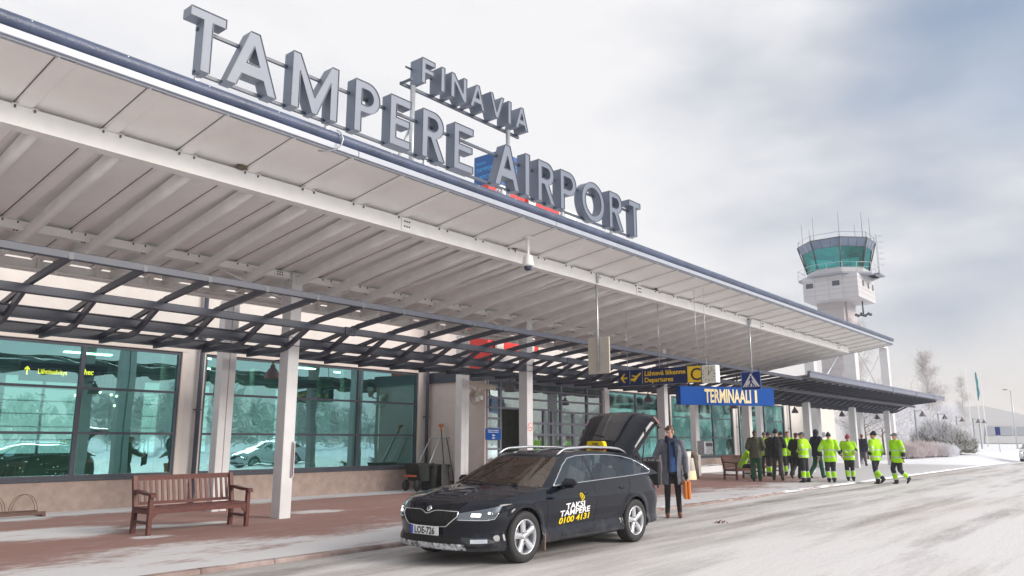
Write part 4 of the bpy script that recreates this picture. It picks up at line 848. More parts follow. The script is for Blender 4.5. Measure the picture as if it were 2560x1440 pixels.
# information plate on the entrance glazing, no-smoking sticker, door-side panel
bp_ = thing('entrance_info_plate', 'small blue plate with white text and arrow on the entrance glazing left of the doorway', 'sign', (17.82, VY - 0.02, 1.6)); bp_['_o'] = (17.82, VY - 0.02, 1.6)
q = MB(); q.box((17.93, VY - 0.025, 1.585), (18.64, VY - 0.003, 1.925), 0.003); q.build('plate', M['terminal_blue'], bp_, world=True)
for t_, z_, s_ in (('Tervetuloa terminaaliin 1', 1.855, 0.052), ('Welcome to terminal 1', 1.80, 0.052), ('Sisään', 1.62, 0.06)):
    text_mb(t_, s_, lambda a, b_, d_: (18.285 + a, VY - 0.025 - d_, z_ + b_), 0.002, 0.001, align='CENTER').build('lettering', M['white'], bp_, world=True)
q = MB(); q.prism([(18.22, 1.715), (18.28, 1.755), (18.28, 1.725), (18.36, 1.725), (18.36, 1.705), (18.28, 1.705), (18.28, 1.675)], lambda a, b_, d_: (a, VY - 0.025 - d_, b_), 0, 0.002); q.build('arrow', M['white'], bp_, world=True)
ns_ = thing('no_smoking_sticker', 'small round red and white no smoking sticker on the second front column', 'sticker', (17.0, 13.54, 1.92)); ns_['_o'] = (17.0, 13.54, 1.92)
sxx, syy, szz = 16.95 + 0.0, 13.548, 1.93
q = MB(); q.prism([(0.105 * math.cos(R(20*k)), 0.105 * math.sin(R(20*k)) * 1.25) for k in range(18)], lambda a, b_, d_: (sxx + a, syy - d_, szz + b_), 0, 0.002); q.build('disc', M['white'], ns_, world=True)
q = MB(); q.grid([[(sxx + r * math.cos(R(20*k)), syy - 0.003, szz + 1.25 * r * math.sin(R(20*k))) for r in (0.078, 0.098)] for k in range(19)]); q.bar((sxx - 0.06, syy - 0.003, szz + 0.075), (sxx + 0.06, syy - 0.003, szz - 0.075), 0.016, 0.002, up=(0, 1, 0)); q.build('ring', M['red'], ns_, world=True)
q = MB(); q.bar((sxx - 0.05, syy - 0.0028, szz - 0.02), (sxx + 0.05, syy - 0.0028, szz - 0.02), 0.018, 0.0015, up=(0, 1, 0)); q.build('cigarette', M['black'], ns_, world=True)
hp = thing('cable_cover_box', 'narrow vertical steel cover box on the nearest front column', 'cover box', (9.29, 13.54, 0.82)); hp['_o'] = (9.29, 13.54, 0.82)
q = MB(); q.box((9.275, 13.50, 0.84), (9.325, 13.548, 1.54), 0.01); q.build('cover', M['column_paint'], hp, world=True)
q = MB(); q.box((9.28, 13.49, 0.86), (9.295, 13.499, 1.5)); q.build('edge_strip', M['brownlea'], hp, world=True)
# hanging indoor sign seen through the left window
isg = thing('indoor_direction_sign', 'dark indoor sign with yellow arrow and lettering behind the leftmost window', 'hanging sign', (6.9, 19.8, 3.2)); isg['_o'] = (6.9, 19.8, 3.2)
a0 = on(52, 920, y=20.2); a1 = on(190, 900, y=20.2)
q = MB(); q.box((a0.x, 20.2, a0.z - 0.28), (a1.x + 0.75, 20.28, a0.z + 0.16)); q.build('panel', M['black'], isg, world=True)
M['yellow_lit'] = mat('backlit_yellow', (1, 0.7, 0.05), 0.5, emit=(1.0, 0.42, 0.02), es=4.5)
text_mb('Lähtöselvitys', 0.155, lambda a, b_, d_: (a0.x + 0.36 + a, 20.199 - d_, a0.z - 0.10 + b_), 0.004, 0.002, sx=0.8).build('lettering', M['yellow_lit'], isg, world=True)
text_mb('Chec', 0.19, lambda a, b_, d_: (a0.x + 1.28 + a, 20.199 - d_, a0.z - 0.06 + b_), 0.004, 0.004, sx=0.8).build('lettering', M['yellow_lit'], isg, world=True)
q = MB(); q.prism([(0.0, 0.0), (0.03, 0.0), (0.03, 0.14), (0.07, 0.10), (0.07, 0.14), (0.015, 0.2), (-0.04, 0.14), (-0.04, 0.10), (0.0, 0.14)], lambda a, b_, d_: (a0.x + 0.12 + a, 20.199 - d_, a0.z - 0.14 + b_), 0, 0.004); q.build('arrow', M['yellow_lit'], isg, world=True)

# ------------------------------------------------------------------ cameras and lamps
dc = thing('dome_camera', 'white dome camera hanging on a short pole beneath the canopy roof sheet', 'security camera', (11.9, 9.55, 4.8)); dc['_o'] = (11.9, 9.55, 4.8)
dx0, dy0 = 11.90, 9.55; zt = zd(dy0)
q = MB(); q.lathe([(0.0, 0.0), (0.11, 0.0), (0.11, -0.02), (0.03, -0.03), (0.03, -0.38)], (dx0, dy0, zt), 20); q.build('mount', M['white_steel'], dc, world=True)
q = MB(); q.lathe([(0.03, 0.0), (0.075, -0.01), (0.095, -0.05), (0.12, -0.20), (0.125, -0.225), (0.112, -0.24), (0.09, -0.245)], (dx0, dy0, zt - 0.37), 24); q.build('housing', M['white'], dc, world=True)
q = MB(); q.lathe([(0.088, 0.0), (0.085, -0.03), (0.07, -0.065), (0.045, -0.088), (0.0, -0.098)], (dx0, dy0, zt - 0.61), 20); q.build('dome', mat('dark_dome', (0.02, 0.03, 0.07), 0.08, coat=1.0), dc, world=True)
def wall_lamp(name, loc, label, arm=0.5, group='bell shaped lamps on the columns'):
    t = thing(name, label, 'lamp', loc, 0, group)
    q = MB(); q.lathe([(0.035, 0.20), (0.05, 0.17), (0.055, 0.13), (0.09, 0.09), (0.145, 0.0), (0.165, -0.09), (0.17, -0.10), (0.155, -0.10), (0.13, -0.02), (0.0, 0.07)], (0, 0, 0), 20); q.build('lamp_shade', M['lampbell'], t)
    q = MB(); q.tube([(0, 0, 0.19), (0, 0, 0.25), (0, -0.06, 0.27), (0, -arm, 0.27)], 0.018, 8); q.box((-0.04, -arm, 0.20), (0.04, -arm + 0.03, 0.34)); q.build('arm', M['lampbell'], t)
    return t
l0 = wall_lamp('column_lamp', (9.2, 14.28, 2.93), 'bell lamp hanging behind the nearest front column')
for x_, lb in ((16.95, 'bell lamp behind the column with the no smoking sticker'), (24.7, 'bell lamp behind the column next to the man in the grey coat'), (31.95, 'bell lamp just under the right end of the terminal sign'), (39.2, 'bell lamp over the crowd, first to the right of the terminal sign'), (46.6, 'bell lamp on the next to last column of the row'), (53.7, 'bell lamp on the last column of the row')):
    dup(l0, (x_, 14.28, 3.02), 0, lb, 'bell shaped lamps on the columns')
bc = thing('bullet_camera', 'beige boxy security camera on a bracket at the vestibule corner', 'security camera', (17.9, 16.5, 3.1)); bc['_o'] = (17.9, 16.5, 3.1)
pA, pB = Vector((17.42, 16.35, 3.30)), Vector((17.98, 15.72, 3.12))
q = MB(); q.bar(pA, pB, 0.16, 0.12); q.bar(pA + Vector((-0.03, 0, 0.07)), pB + Vector((0.05, -0.04, 0.07)), 0.2, 0.015); q.build('housing', M['offwhite'], bc, world=True)
q = MB(); q.tube([(17.6, 16.12, 3.2), (17.65, 16.2, 3.02), (17.89, 16.3, 2.98)], 0.025, 8); q.box((17.86, 16.22, 2.9), (17.899, 16.38, 3.1), 0.008); q.build('bracket', M['offwhite'], bc, world=True)
dc2 = thing('wall_dome_camera', 'small round beige camera fixed to the vestibule side wall', 'security camera', (17.85, 16.75, 3.0)); dc2['_o'] = (17.85, 16.75, 3.0)
q = MB(); q.ball((17.80, 16.62, 3.05), 0.12, 16, 10); q.lathe([(0.14, 0.0), (0.14, 0.03), (0.10, 0.05)], (17.74, 16.62, 3.05), 18, 'x'); q.build('body', M['offwhite'], dc2, world=True)
q = MB(); q.ball((17.70, 16.58, 3.04), 0.045, 10, 8); q.build('lens', M['white'], dc2, world=True)
q = MB(); q.tube([(17.86, 16.7, 2.92), (17.84, 16.6, 2.72), (17.84, 16.45, 2.66), (17.84, 16.3, 2.74), (17.84, 16.25, 2.86)], 0.008, 6); q.build('cable', M['lampbell'], dc2, world=True)
fl_ = thing('twin_floodlight', 'small white twin floodlight under the beige camera on the vestibule corner', 'light', (17.85, 16.22, 2.8)); fl_['_o'] = (17.85, 16.22, 2.8)
for dy_ in (0, 0.13):
    q = MB(); q.box((17.74, 16.12 + dy_, 2.78 - dy_ * 0.3), (17.86, 16.23 + dy_, 2.92 - dy_ * 0.3), 0.02); q.build('lamp_head', M['white'], fl_, world=True)
# ------------------------------------------------------------------ benches
def bench(name, label, loc, rz, group='brown wooden benches'):
    t = thing(name, label, 'bench', loc, rz, group); Lb = 1.86; D = 0.58
    for x_ in (0, Lb - 0.07):
        for y_, h in ((0, 0.64), (D, 0.92)):
            q = MB()
            if y_ == 0: q.box((x_, 0, 0), (x_ + 0.07, 0.07, h), 0.006)
            else: q.bar((x_ + 0.035, D - 0.03, 0), (x_ + 0.035, D - 0.05, 0.42), 0.07, 0.07, up=(0, 1, 0)); q.bar((x_ + 0.035, D - 0.05, 0.40), (x_ + 0.035, D + 0.06, h), 0.07, 0.065, up=(0, 1, 0))
            q.build('leg', M['wood'], t)
        q = MB(); q.box((x_ + 0.005, 0.05, 0.17), (x_ + 0.065, D - 0.06, 0.215)); q.box((x_ + 0.004, 0.05, 0.33), (x_ + 0.066, D - 0.06, 0.40)); q.build('side_rail', M['wood'], t)
        q = MB(); P_ = [(-0.05, 0.615), (0.0, 0.64), (0.2, 0.645), (0.4, 0.67), (D - 0.0, 0.675)]
        q.grid([[(x_ - 0.012, a, b_ - 0.02), (x_ + 0.082, a, b_ - 0.02), (x_ + 0.082, a, b_ + 0.025), (x_ - 0.012, a, b_ + 0.025), (x_ - 0.012, a, b_ - 0.02)] for a, b_ in P_])
        q.add([(x_ - 0.012, -0.05, 0.595), (x_ + 0.082, -0.05, 0.595), (x_ + 0.082, -0.05, 0.64), (x_ - 0.012, -0.05, 0.64)], [(0, 1, 2, 3)]); q.sm = [False] * len(q.sm)
        q.build('armrest', M['wood'], t)
    q = MB()
    for k in range(5): q.box((0.0, 0.02 + k * 0.102, 0.405), (Lb, 0.10 + k * 0.102, 0.43), 0.005)
    q.box((0.07, 0.01, 0.33), (Lb - 0.07, 0.05, 0.402)); q.prism([(0.07, 0.33), (0.16, 0.33), (0.07, 0.24)], lambda a, b_, d_: (a, 0.015 + d_, b_), 0, 0.03); q.prism([(Lb - 0.07, 0.33), (Lb - 0.16, 0.33), (Lb - 0.07, 0.24)], lambda a, b_, d_: (a, 0.015 + d_, b_), 0, 0.03)
    q.build('seat', M['wood'], t)
    def by(z): return D - 0.03 + (z - 0.42) * 0.22
    q = MB(); q.bar((0.07, by(0.88), 0.88), (Lb - 0.07, by(0.88), 0.88), 0.035, 0.085); q.bar((0.07, by(0.47), 0.47), (Lb - 0.07, by(0.47), 0.47), 0.035, 0.05)
    for k in range(17): x_ = 0.12 + k * (Lb - 0.24) / 16; q.bar((x_, by(0.48), 0.48), (x_, by(0.85), 0.85), 0.045, 0.018, up=(0, 1, 0))
    q.build('backrest', M['wood'], t)
    return t
b1 = bench('park_bench', 'empty brown slatted bench in front of the left windows', (6.12, 12.78, PZ), R(2))
dup(b1, (29.2, 13.05, PZ), R(0), 'brown slatted bench beside the crowd with a worker in yellow sitting on it')
dup(b1, (33.2, 13.6, PZ), R(0), 'brown slatted bench half hidden behind the crowd of workers')
# bicycle rack
br_ = thing('bicycle_rack', 'low rusty steel bicycle rack with wire hoops against the plinth at far left', 'bicycle rack', (5.3, 17.9, PZ)); br_['_o'] = (5.3, 17.9, PZ)
q = MB(); q.box((3.2, 17.62, PZ + 0.04), (6.33, 17.68, PZ + 0.10)); q.box((3.2, 18.1, PZ + 0.04), (6.33, 18.16, PZ + 0.10))
for x_ in (4.2, 5.3, 6.27): q.box((x_, 17.60, PZ), (x_ + 0.06, 18.18, PZ + 0.045))
q.build('base_frame', M['rust'], br_, world=True)
for x_ in (4.1, 4.7, 5.3, 5.88):
    for dx_ in (0, 0.05):
        q = MB(); q.tube([(x_ + dx_, 17.86 - 0.2 * math.cos(R(a)), PZ + 0.08 + 0.36 * math.sin(R(a))) if False else (x_ + dx_ + 0.24 * -math.cos(R(a)) + 0.1, 17.9, PZ + 0.08 + 0.36 * math.sin(R(a))) for a in range(-10, 191, 20)], 0.006, 6); q.build('hoop', M['rust'], br_, world=True)
# snow clearing gear by the wall
ct = thing('hand_cart', 'dark green two wheeled hand cart with a long pushing handle by the wall', 'cart', (15.6, 17.8, PZ)); ct['_o'] = (15.6, 17.8, PZ)
q = MB(); q.prism([(15.35, 0.95), (16.35, 0.95), (16.2, 0.38), (15.6, 0.38)], lambda a, b_, d_: (a, 17.5 + d_, b_), 0, 0.6); q.build('tub', mat('dark_green_plastic', (0.008, 0.017, 0.016), 0.45, var=0.2), ct, world=True)
q = MB(); q.tube([(15.9, 17.55, 0.5), (16.15, 17.55, 1.0), (16.75, 17.6, 1.78), (17.45, 17.6, 1.78), (17.45, 17.95, 1.78), (16.75, 18.0, 1.78), (16.15, 18.05, 1.0), (15.9, 18.05, 0.5)], 0.018, 8); q.build('handle', M['galv'], ct, world=True)
q = MB(); q.box((15.16, 17.6, 0.52), (15.45, 17.95, 0.58), 0.01); q.build('orange_guard', mat('orange_plastic', (0.55, 0.12, 0.05), 0.5), ct, world=True)
for y_ in (17.52, 18.02):
    q = MB(); q.lathe([(0.0, -0.03), (0.17, -0.035), (0.19, 0), (0.17, 0.035), (0.0, 0.03)], (15.38, y_, PZ + 0.19), 20, 'y'); q.build('wheel', M['plastic'], ct, world=True)
sb = MB(); sb.box((16.1, 17.35, PZ), (17.1, 17.95, 0.86), 0.06); sb.box((16.08, 17.33, 0.80), (17.12, 17.97, 0.90), 0.04); tag(sb.build('grit_bin', M['plastic']), 'black plastic bin behind the hand cart', 'bin')
sh = thing('snow_shovel', 'black snow shovel with an orange grip leaning on the wall', 'shovel', (16.9, 17.3, PZ)); sh['_o'] = (16.9, 17.3, PZ)
q = MB(); q.tube([(16.55, 17.25, 0.9), (16.98, 17.7, 2.15)], 0.018, 8); q.build('shaft', M['plastic'], sh, world=True)
q = MB(); q.tube([(16.93, 17.66, 1.98), (16.98, 17.7, 2.22)], [0.03, 0.05], 8); q.box((16.9, 17.64, 2.16), (17.08, 17.78, 2.26), 0.02); q.build('grip', mat('orange_grip', (0.6, 0.2, 0.09), 0.5), sh, world=True)
q = MB(); q.prism([(16.25, PZ + 0.02), (16.8, PZ + 0.02), (16.7, 0.92), (16.4, 0.92)], lambda a, b_, d_: (a, 17.1 + b_ * 0.15 + d_, b_), 0, 0.02); q.build('blade', M['plastic'], sh, world=True)
for k, (xa, za, lb) in enumerate(((17.25, 1.72, 'long grey handled scraper leaning on the wall, next to the white rear column'), (17.42, 1.95, 'thin dark handled scraper leaning on the wall behind the grey scraper'))):
    s2 = thing('ice_scraper', lb, 'scraper', (xa, 17.3, PZ), 0, 'scrapers leaning on the wall'); s2['_o'] = (xa, 17.3, PZ)
    q = MB(); q.tube([(xa - 0.3, 17.2, 0.35), (xa, 17.8, za)], 0.014, 8); q.build('shaft', (M['galv'], M['plastic'])[k], s2, world=True)
    q = MB(); q.box((xa - 0.45, 17.17, PZ), (xa - 0.15, 17.2, 0.37)); q.build('blade', M['plastic'], s2, world=True)
for o in list(bpy.data.objects):
    if o.parent is None and o.name.split('.')[0] in ('hand_cart', 'grit_bin', 'snow_shovel', 'ice_scraper'):
        o.scale = (0.72, 1, 0.92); o.location = (16.3 + (o.location.x - 15.16) * 0.72 if o.type == 'EMPTY' else 16.3 - 15.16 * 0.72, o.location.y, o.location.z * 0.92 if o.type == 'EMPTY' else 0.0)
# planters by the entrance
random.seed(12)
def plant(name, label, loc, pot, h, n, spread, mt_='dryplant', potmat='white'):
    t = thing(name, label, 'planter', loc, 0, 'planters along the facade')
    q = MB(); q.lathe(pot, (0, 0, 0), 22); q.build('pot', M[potmat], t)
    f = MB(); z0_ = pot[-1][1] - 0.03
    for k in range(n):
        a = random.uniform(0, 6.28); r_ = random.uniform(0, 0.12); p = Vector((r_ * math.cos(a), r_ * math.sin(a), z0_)); b_ = random.uniform(0.3, 1) * spread
        pts = [p]
        for s_i in range(4):
            p = p + Vector((math.cos(a) * b_ * 0.25 * (s_i * 0.5 + 0.4), math.sin(a) * b_ * 0.25 * (s_i * 0.5 + 0.4), h * 0.25 * random.uniform(0.6, 1.1) - s_i * s_i * 0.012)) + Vector((random.uniform(-.02, .02), random.uniform(-.02, .02), 0)); pts.append(p)
        f.tube(pts, [0.006, 0.006, 0.005, 0.004, 0.002], 4)
    f.build('dry_stems', M[mt_], t); return t
potA = [(0.0, 0), (0.17, 0), (0.19, 0.02), (0.27, 0.60), (0.28, 0.62), (0.25, 0.62), (0.24, 0.58), (0.0, 0.56)]
plant('planter', 'white planter with dry grass beside the vestibule corner, behind the car windscreen', (17.35, 15.35, PZ), potA, 0.45, 110, 0.30)
plant('planter', 'planter with taller dry twigs at the entrance glazing below the blue plate', (18.45, 15.65, PZ), potA, 0.62, 120, 0.34)
potB = [(0.0, 0), (0.17, 0), (0.18, 0.02), (0.26, 0.85), (0.29, 1.10), (0.27, 1.10), (0.24, 1.05), (0.0, 1.03)]
plant('tall_planter', 'tall white flared planter with brown grass right behind the man in the coat', (on(1712, 1201, z=PZ).x, on(1712, 1201, z=PZ).y, PZ), potB, 0.35, 130, 0.30)
p_ = on(1727, 1199, z=PZ)
t = thing('lit_vase', 'white tapering vase glowing warm yellow at its foot between planter and driftwood', 'garden lamp', p_[:])
M['glow_vase'] = mat('vase_lit_from_inside', (0.72, 0.66, 0.56), 0.5, emit=(1.0, 0.72, 0.36), es=0.55); M['vase'] = mat('vase_white', (0.74, 0.72, 0.68), 0.5)
q = MB(); q.lathe([(0.0, 0.0), (0.225, 0.0), (0.235, 0.02), (0.215, 0.22), (0.20, 0.34)], (0, 0, 0), 24); q.build('lit_foot', M['glow_vase'], t)
q = MB(); q.lathe([(0.20, 0.341), (0.165, 0.60), (0.135, 0.80), (0.125, 0.83), (0.0, 0.84)], (0, 0, 0), 24); q.build('upper_body', M['vase'], t)
p_ = on(1739, 1197, z=PZ); q = MB(); q.tube([(0, 0, -0.05), (0.05, 0, 0.3), (0.02, 0.02, 0.62), (-0.05, 0, 0.86), (-0.16, 0, 0.97), (-0.3, 0, 1.0)], [0.17, 0.15, 0.16, 0.15, 0.12, 0.06], 12)
q.v = [tuple(Vector(p) + Vector((noise.noise(Vector(p) * 7), noise.noise(Vector(p) * 7 + Vector((5, 0, 0))), noise.noise(Vector(p) * 5))) * 0.07) for p in q.v]
tag(q.build('driftwood', mat('grey_brown_driftwood', (0.20, 0.165, 0.135), 0.9, var=0.35, vscale=14, bump=0.6), loc=p_[:]), 'bent grey brown piece of driftwood right of the lit vase', 'driftwood')
wb = thing('wall_bin', 'stainless steel litter bin mounted on the column right of the grey-coated man', 'litter bin', (31.7, 13.5, 1.0)); wb['_o'] = (31.7, 13.5, 1.0)
c0 = on(1748, 1137, y=13.45); c1 = on(1767, 1102, y=13.45)
q = MB(); q.box((c0.x, 13.2, c0.z), (c1.x, 13.53, c1.z), 0.03); q.build('body', M['satin'], wb, world=True)
q = MB(); q.box((c0.x + 0.08, 13.19, c1.z - 0.2), (c1.x - 0.08, 13.199, c1.z - 0.08)); q.build('opening', M['black'], wb, world=True)
for i, (u_, v_) in enumerate(((1760, 1160), (1700, 1150))):
    pass
lt = thing('low_white_trough', 'low white snow covered trough along the plinth behind the benches', 'planter', (30, 17.4, PZ)); lt['_o'] = (30, 17.4, PZ)
q = MB(); q.box((31.8, 17.2, PZ), (36.8, 17.7, PZ + 0.30), 0.02); q.build('trough', M['white'], lt, world=True)
q = MB(); q.grid([[(31.85 + i * 0.2, 17.23 + j * 0.11, PZ + 0.301 + 0.05 * max(0, noise.noise((i * 0.3, j * 0.5, 0)) + 0.5)) for j in range(5)] for i in range(25)]); q.build('snow_cover', M['snow'], lt, world=True)
# a few leaves on the ice
random.seed(3); lf = MB(); p_ = on(1803, 1308, z=0.0)
for k in range(11):
    a = random.uniform(0, 6.28); c = (p_.x + random.uniform(-.15, .12), p_.y + random.uniform(-.10, .10), 0.004 + random.uniform(0, .03)); s_ = random.uniform(.02, .04)
    lf.add([(c[0] + s_ * math.cos(a + q_), c[1] + s_ * math.sin(a + q_) * 0.7, c[2] + 0.02 * math.sin(q_)) for q_ in (0, 1.2, 2.4, 3.6, 4.8)], [(0, 1, 2, 3, 4)])
tag(lf.build('dead_leaves', mat('dead_leaf_brown', (0.16, 0.075, 0.045), 0.8, var=0.3)), 'small clump of brown leaves lying on the icy road', 'leaves', kind='stuff')
# ------------------------------------------------------------------ estate car, local frame: s = 0 at the nose, y across (near side = -y), z up
WB0, WB1, WR = 0.95, 3.79, 0.335
CL = 4.86
def side_w(z): return cr_interp([(0.17, 0.86), (0.24, 0.905), (0.30, 0.915), (0.42, 0.885), (0.50, 0.895), (0.62, 0.918), (0.72, 0.926), (0.778, 0.933), (0.80, 0.915), (0.88, 0.890), (0.96, 0.865), (1.06, 0.84)], z)
def nose_x(z): return cr_interp([(0.17, 0.10), (0.22, 0.035), (0.28, 0.0), (0.34, 0.01), (0.48, 0.0), (0.55, -0.01), (0.66, 0.02), (0.73, 0.07), (0.80, 0.14), (1.1, 0.5)], z)
def tail_x(z): return CL - cr_interp([(0.2, 0.10), (0.3, 0.03), (0.45, 0.0), (0.6, 0.0), (0.75, 0.05), (0.95, 0.12), (1.1, 0.2)], z)
def plan(p, z):
    """p runs 0 (nose centre) .. 1 (tail centre) along the half outline at height z -> (s, y)"""
    W = side_w(z); xf = nose_x(z); xr = tail_x(z); a, b_ = 0.80, 0.62; nf, nr = 2.75, 3.4
    if p < 0.30:
        th = (p / 0.30) * math.pi / 2
        # even spacing along the corner
        y = W * math.sin(th) ** (2 / nf) if th > 0 else 0; x = xf + a * (1 - max(0, math.cos(th)) ** (2 / nf))
    elif p > 0.76:
        th = ((1 - p) / 0.24) * math.pi / 2
        y = W * math.sin(th) ** (2 / nr) if th > 0 else 0; x = xr - b_ * (1 - max(0, math.cos(th)) ** (2 / nr))
    else:
        t = (p - 0.30) / 0.46; x = xf + a + (xr - b_ - xf - a) * t; y = W
    y *= 1 - 0.028 * abs((x - 2.3) / 2.5) ** 2.2
    return x, y
NP = 260
_len = [0.0]; _pp = []
for i in range(2001):
    q_ = plan(i / 2000, 0.6); _pp.append(q_)
    if i: _len.append(_len[-1] + math.dist(_pp[-1], _pp[-2]))
def p_of_len(l):
    import bisect
    j = min(len(_len) - 1, max(1, bisect.bisect_left(_len, l))); t = (l - _len[j-1]) / max(1e-9, _len[j] - _len[j-1]); return (j - 1 + t) / 2000
LT_ = _len[-1]
def p_of_s(s_):                         # plan parameter where the side reaches station s
    lo, hi = 0.0, 1.0
    for _ in range(40):
        m_ = (lo + hi) / 2
        if plan(m_, 0.6)[0] < s_: lo = m_
        else: hi = m_
    return lo
def hood_c(s_): return cr_interp([(0.0, 0.70), (0.06, 0.735), (0.15, 0.79), (0.4, 0.87), (0.8, 0.945), (1.2, 0.995), (1.5, 1.02), (4.9, 1.1)], s_)
def hood_z(s_, y):
    c = hood_c(s_); t = min(1, abs(y) / 0.90)
    ridge = 0.012 * math.exp(-((abs(y) - (0.30 + 0.16 * s_)) / 0.07) ** 2) * sm(0.1, 0.5, s_)
    return c - 0.085 * t ** 3.2 * (1 if s_ > 0.5 else 0.55 + 0.9 * s_) + ridge
def belt_z(s_): return lin([(1.35, 0.925), (1.6, 0.935), (4.35, 1.035), (4.86, 1.05)], s_)
def top_z(x, y):
    hz_ = hood_z(x, y); bz = belt_z(x); t = sm(1.15, 1.6, x)
    return hz_ * (1 - t) + bz * t
def bot_z(x): return lin([(0, 0.20), (0.5, 0.19), (1.35, 0.22), (3.4, 0.23), (4.4, 0.27), (4.86, 0.30)], x)
def bulge(x, z):
    """wheel-arch flare and lower door hollow"""
    f = 0.0
    for wx in (WB0, WB1):
        r = math.hypot(x - wx, z - 0.335); f += 0.018 * math.exp(-((r - 0.40) / 0.05) ** 2)
    if 1.35 < x < 3.45: f -= 0.014 * math.exp(-((z - (0.40 + 0.02 * (x - 1.4))) / 0.05) ** 2) * sm(1.35, 1.6, x) * (1 - sm(3.15, 3.45, x))
    return f
def shell(p, z):
    x, y = plan(p, z); return (x, y + (bulge(x, z) if y > 0.5 else 0), z)
_cache = {}
def shell_top(p):
    z = 0.75
    for _ in range(14):
        x, y = plan(p, z); z = z * 0.4 + top_z(x, y) * 0.6
    return z
ARC_R = 0.375
def make_estate(name, label, cat, loc, rz, paint, detailed=True, side_text=False, open_gate=False):
    car = thing(name, label, cat, loc, rz)
    nL, nZ = (240, 44) if detailed else (110, 20)
    body = MB(); rows = []; stp = []
    for i in range(nL + 1):
        p = p_of_len(LT_ * i / nL); zt = shell_top(p); x0 = plan(p, 0.3)[0]; zb = bot_z(x0); row = []
        for j in range(nZ + 1):
            z = zb + (zt - zb) * j / nZ; x, y = plan(p, z)
            row.append([x, y, z])
        rows.append(row)
    cell = LT_ / nL
    # snap vertices close to the arch circles onto them
    for wx in (WB0, WB1):
        for row in rows:
            for v in row:
                if v[1] < 0.5: continue
                r = math.hypot(v[0] - wx, v[2] - 0.335)
                if abs(r - ARC_R) < cell * 0.75 and r > 0: k = ARC_R / r; v[0] = wx + (v[0] - wx) * k; v[2] = 0.335 + (v[2] - 0.335) * k
    for row in rows:
        for v in row:
            if v[1] > 0.5: v[1] += bulge(v[0], v[2])
    def dead(x, z, y):
        for wx in (WB0, WB1):
            if y > 0.5 and math.hypot(x - wx, z - 0.335) < ARC_R - 0.002: return True
        return False
    body.smooth = True
    for sgn in (-1, 1):
        vs = [(v[0], sgn * v[1], v[2]) for row in rows for v in row]; fs = []; n_ = nZ + 1
        for i in range(nL):
            for j in range(nZ):
                ids = (i*n_+j, i*n_+j+1, (i+1)*n_+j+1, (i+1)*n_+j); c = [sum(vs[k][q] for k in ids) / 4 for q in range(3)]
                if dead(c[0], c[2], abs(c[1])): continue
                if open_gate and c[0] > 4.55 and abs(c[1]) < 0.60 and c[2] > 0.66: continue
                fs.append(ids if sgn > 0 else ids[::-1])
        body.add(vs, fs)
        # arch return
        for wx in (WB0, WB1):
            rr = []
            for a in range(-14, 195, 6):
                x = wx + ARC_R * math.cos(R(a)); z = 0.335 + ARC_R * math.sin(R(a)); yy = plan(p_of_s(x), max(z, 0.2))[1] + bulge(x, z)
                rr.append([(x, sgn * yy, z), (x, sgn * (yy - 0.06), z)])
            body.grid(rr)
    # bonnet
    hood = MB(); hr = []
    for row in rows:
        v = row[-1]
        if v[0] > 1.55: break
        hr.append([(v[0], v[1] * (1 - 2 * k / 24), top_z(v[0], v[1]) if k in (0, 24) else hood_z(v[0], v[1] * (1 - 2 * k / 24)) * (1 - sm(1.15, 1.6, v[0])) + (belt_z(v[0]) + 0.02) * sm(1.15, 1.6, v[0])) for k in range(25)])
    hood.grid(hr)
    # greenhouse
    def gh(u, t):
        """u 0 (screen centre) .. 1 (rear centre), t 0 belt .. 1 roof edge"""
        def outline(u_, xf, xr, W, a, b_, nf, nr, wr):
            if u_ < 0.30:
                th = u_ / 0.30 * math.pi / 2; return xf + a * (1 - max(0, math.cos(th)) ** (2 / nf)), W * (math.sin(th) ** (2 / nf) if th > 0 else 0)
            if u_ > 0.85:
                th = (1 - u_) / 0.15 * math.pi / 2; return xr - b_ * (1 - max(0, math.cos(th)) ** (2 / nr)), (W + wr) * (math.sin(th) ** (2 / nr) if th > 0 else 0)
            k = (u_ - 0.30) / 0.55; return xf + a + (xr - b_ - xf - a) * k, W + wr * k
        bx, by_ = outline(u, 1.06, 4.80, 0.858, 0.60, 0.16, 2.6, 4, -0.03)
        tx, ty = outline(u, 1.98, 4.28, 0.605, 0.34, 0.12, 2.6, 4, -0.05)
        bz = belt_z(bx) - 0.004 if by_ > 0.6 else 0.985
        tz_ = lin([(1.9, 1.345), (2.3, 1.405), (2.9, 1.428), (3.6, 1.415), (4.2, 1.375), (4.4, 1.35)], tx) if True else 0
        if ty < 0.58: tz_ += 0.02 * (1 - ty / 0.58)
        bl = math.sin(math.pi * t) * 0.022
        x = bx + (tx - bx) * t; y = by_ + (ty - by_) * t + (bl if by_ > 0.3 else 0)
        if u < 0.30: x -= bl * 1.5 * (1 - u / 0.30)
        return [x, y, bz + (tz_ - bz) * t]
    nU, nT = (240, 34) if detailed else (120, 16)
    G = [[gh(i / nU, j / nT) for j in range(nT + 1)] for i in range(nU + 1)]
    # window outlines in side view (s, z)
    dlo = [(1.66, 0.962), (1.85, 1.10), (2.05, 1.235), (2.26, 1.335), (2.5, 1.368), (2.9, 1.382), (3.4, 1.375), (3.85, 1.345), (4.12, 1.29), (4.33, 1.20), (4.47, 1.105), (4.40, 1.062), (3.6, 1.03), (2.6, 0.995)]
    def inpoly(poly, x, y):
        c = False; j = len(poly) - 1
        for i in range(len(poly)):
            if (poly[i][1] > y) != (poly[j][1] > y) and x < (poly[j][0]-poly[i][0]) * (y-poly[i][1]) / (poly[j][1]-poly[i][1]) + poly[i][0]: c = not c
            j = i
        return c
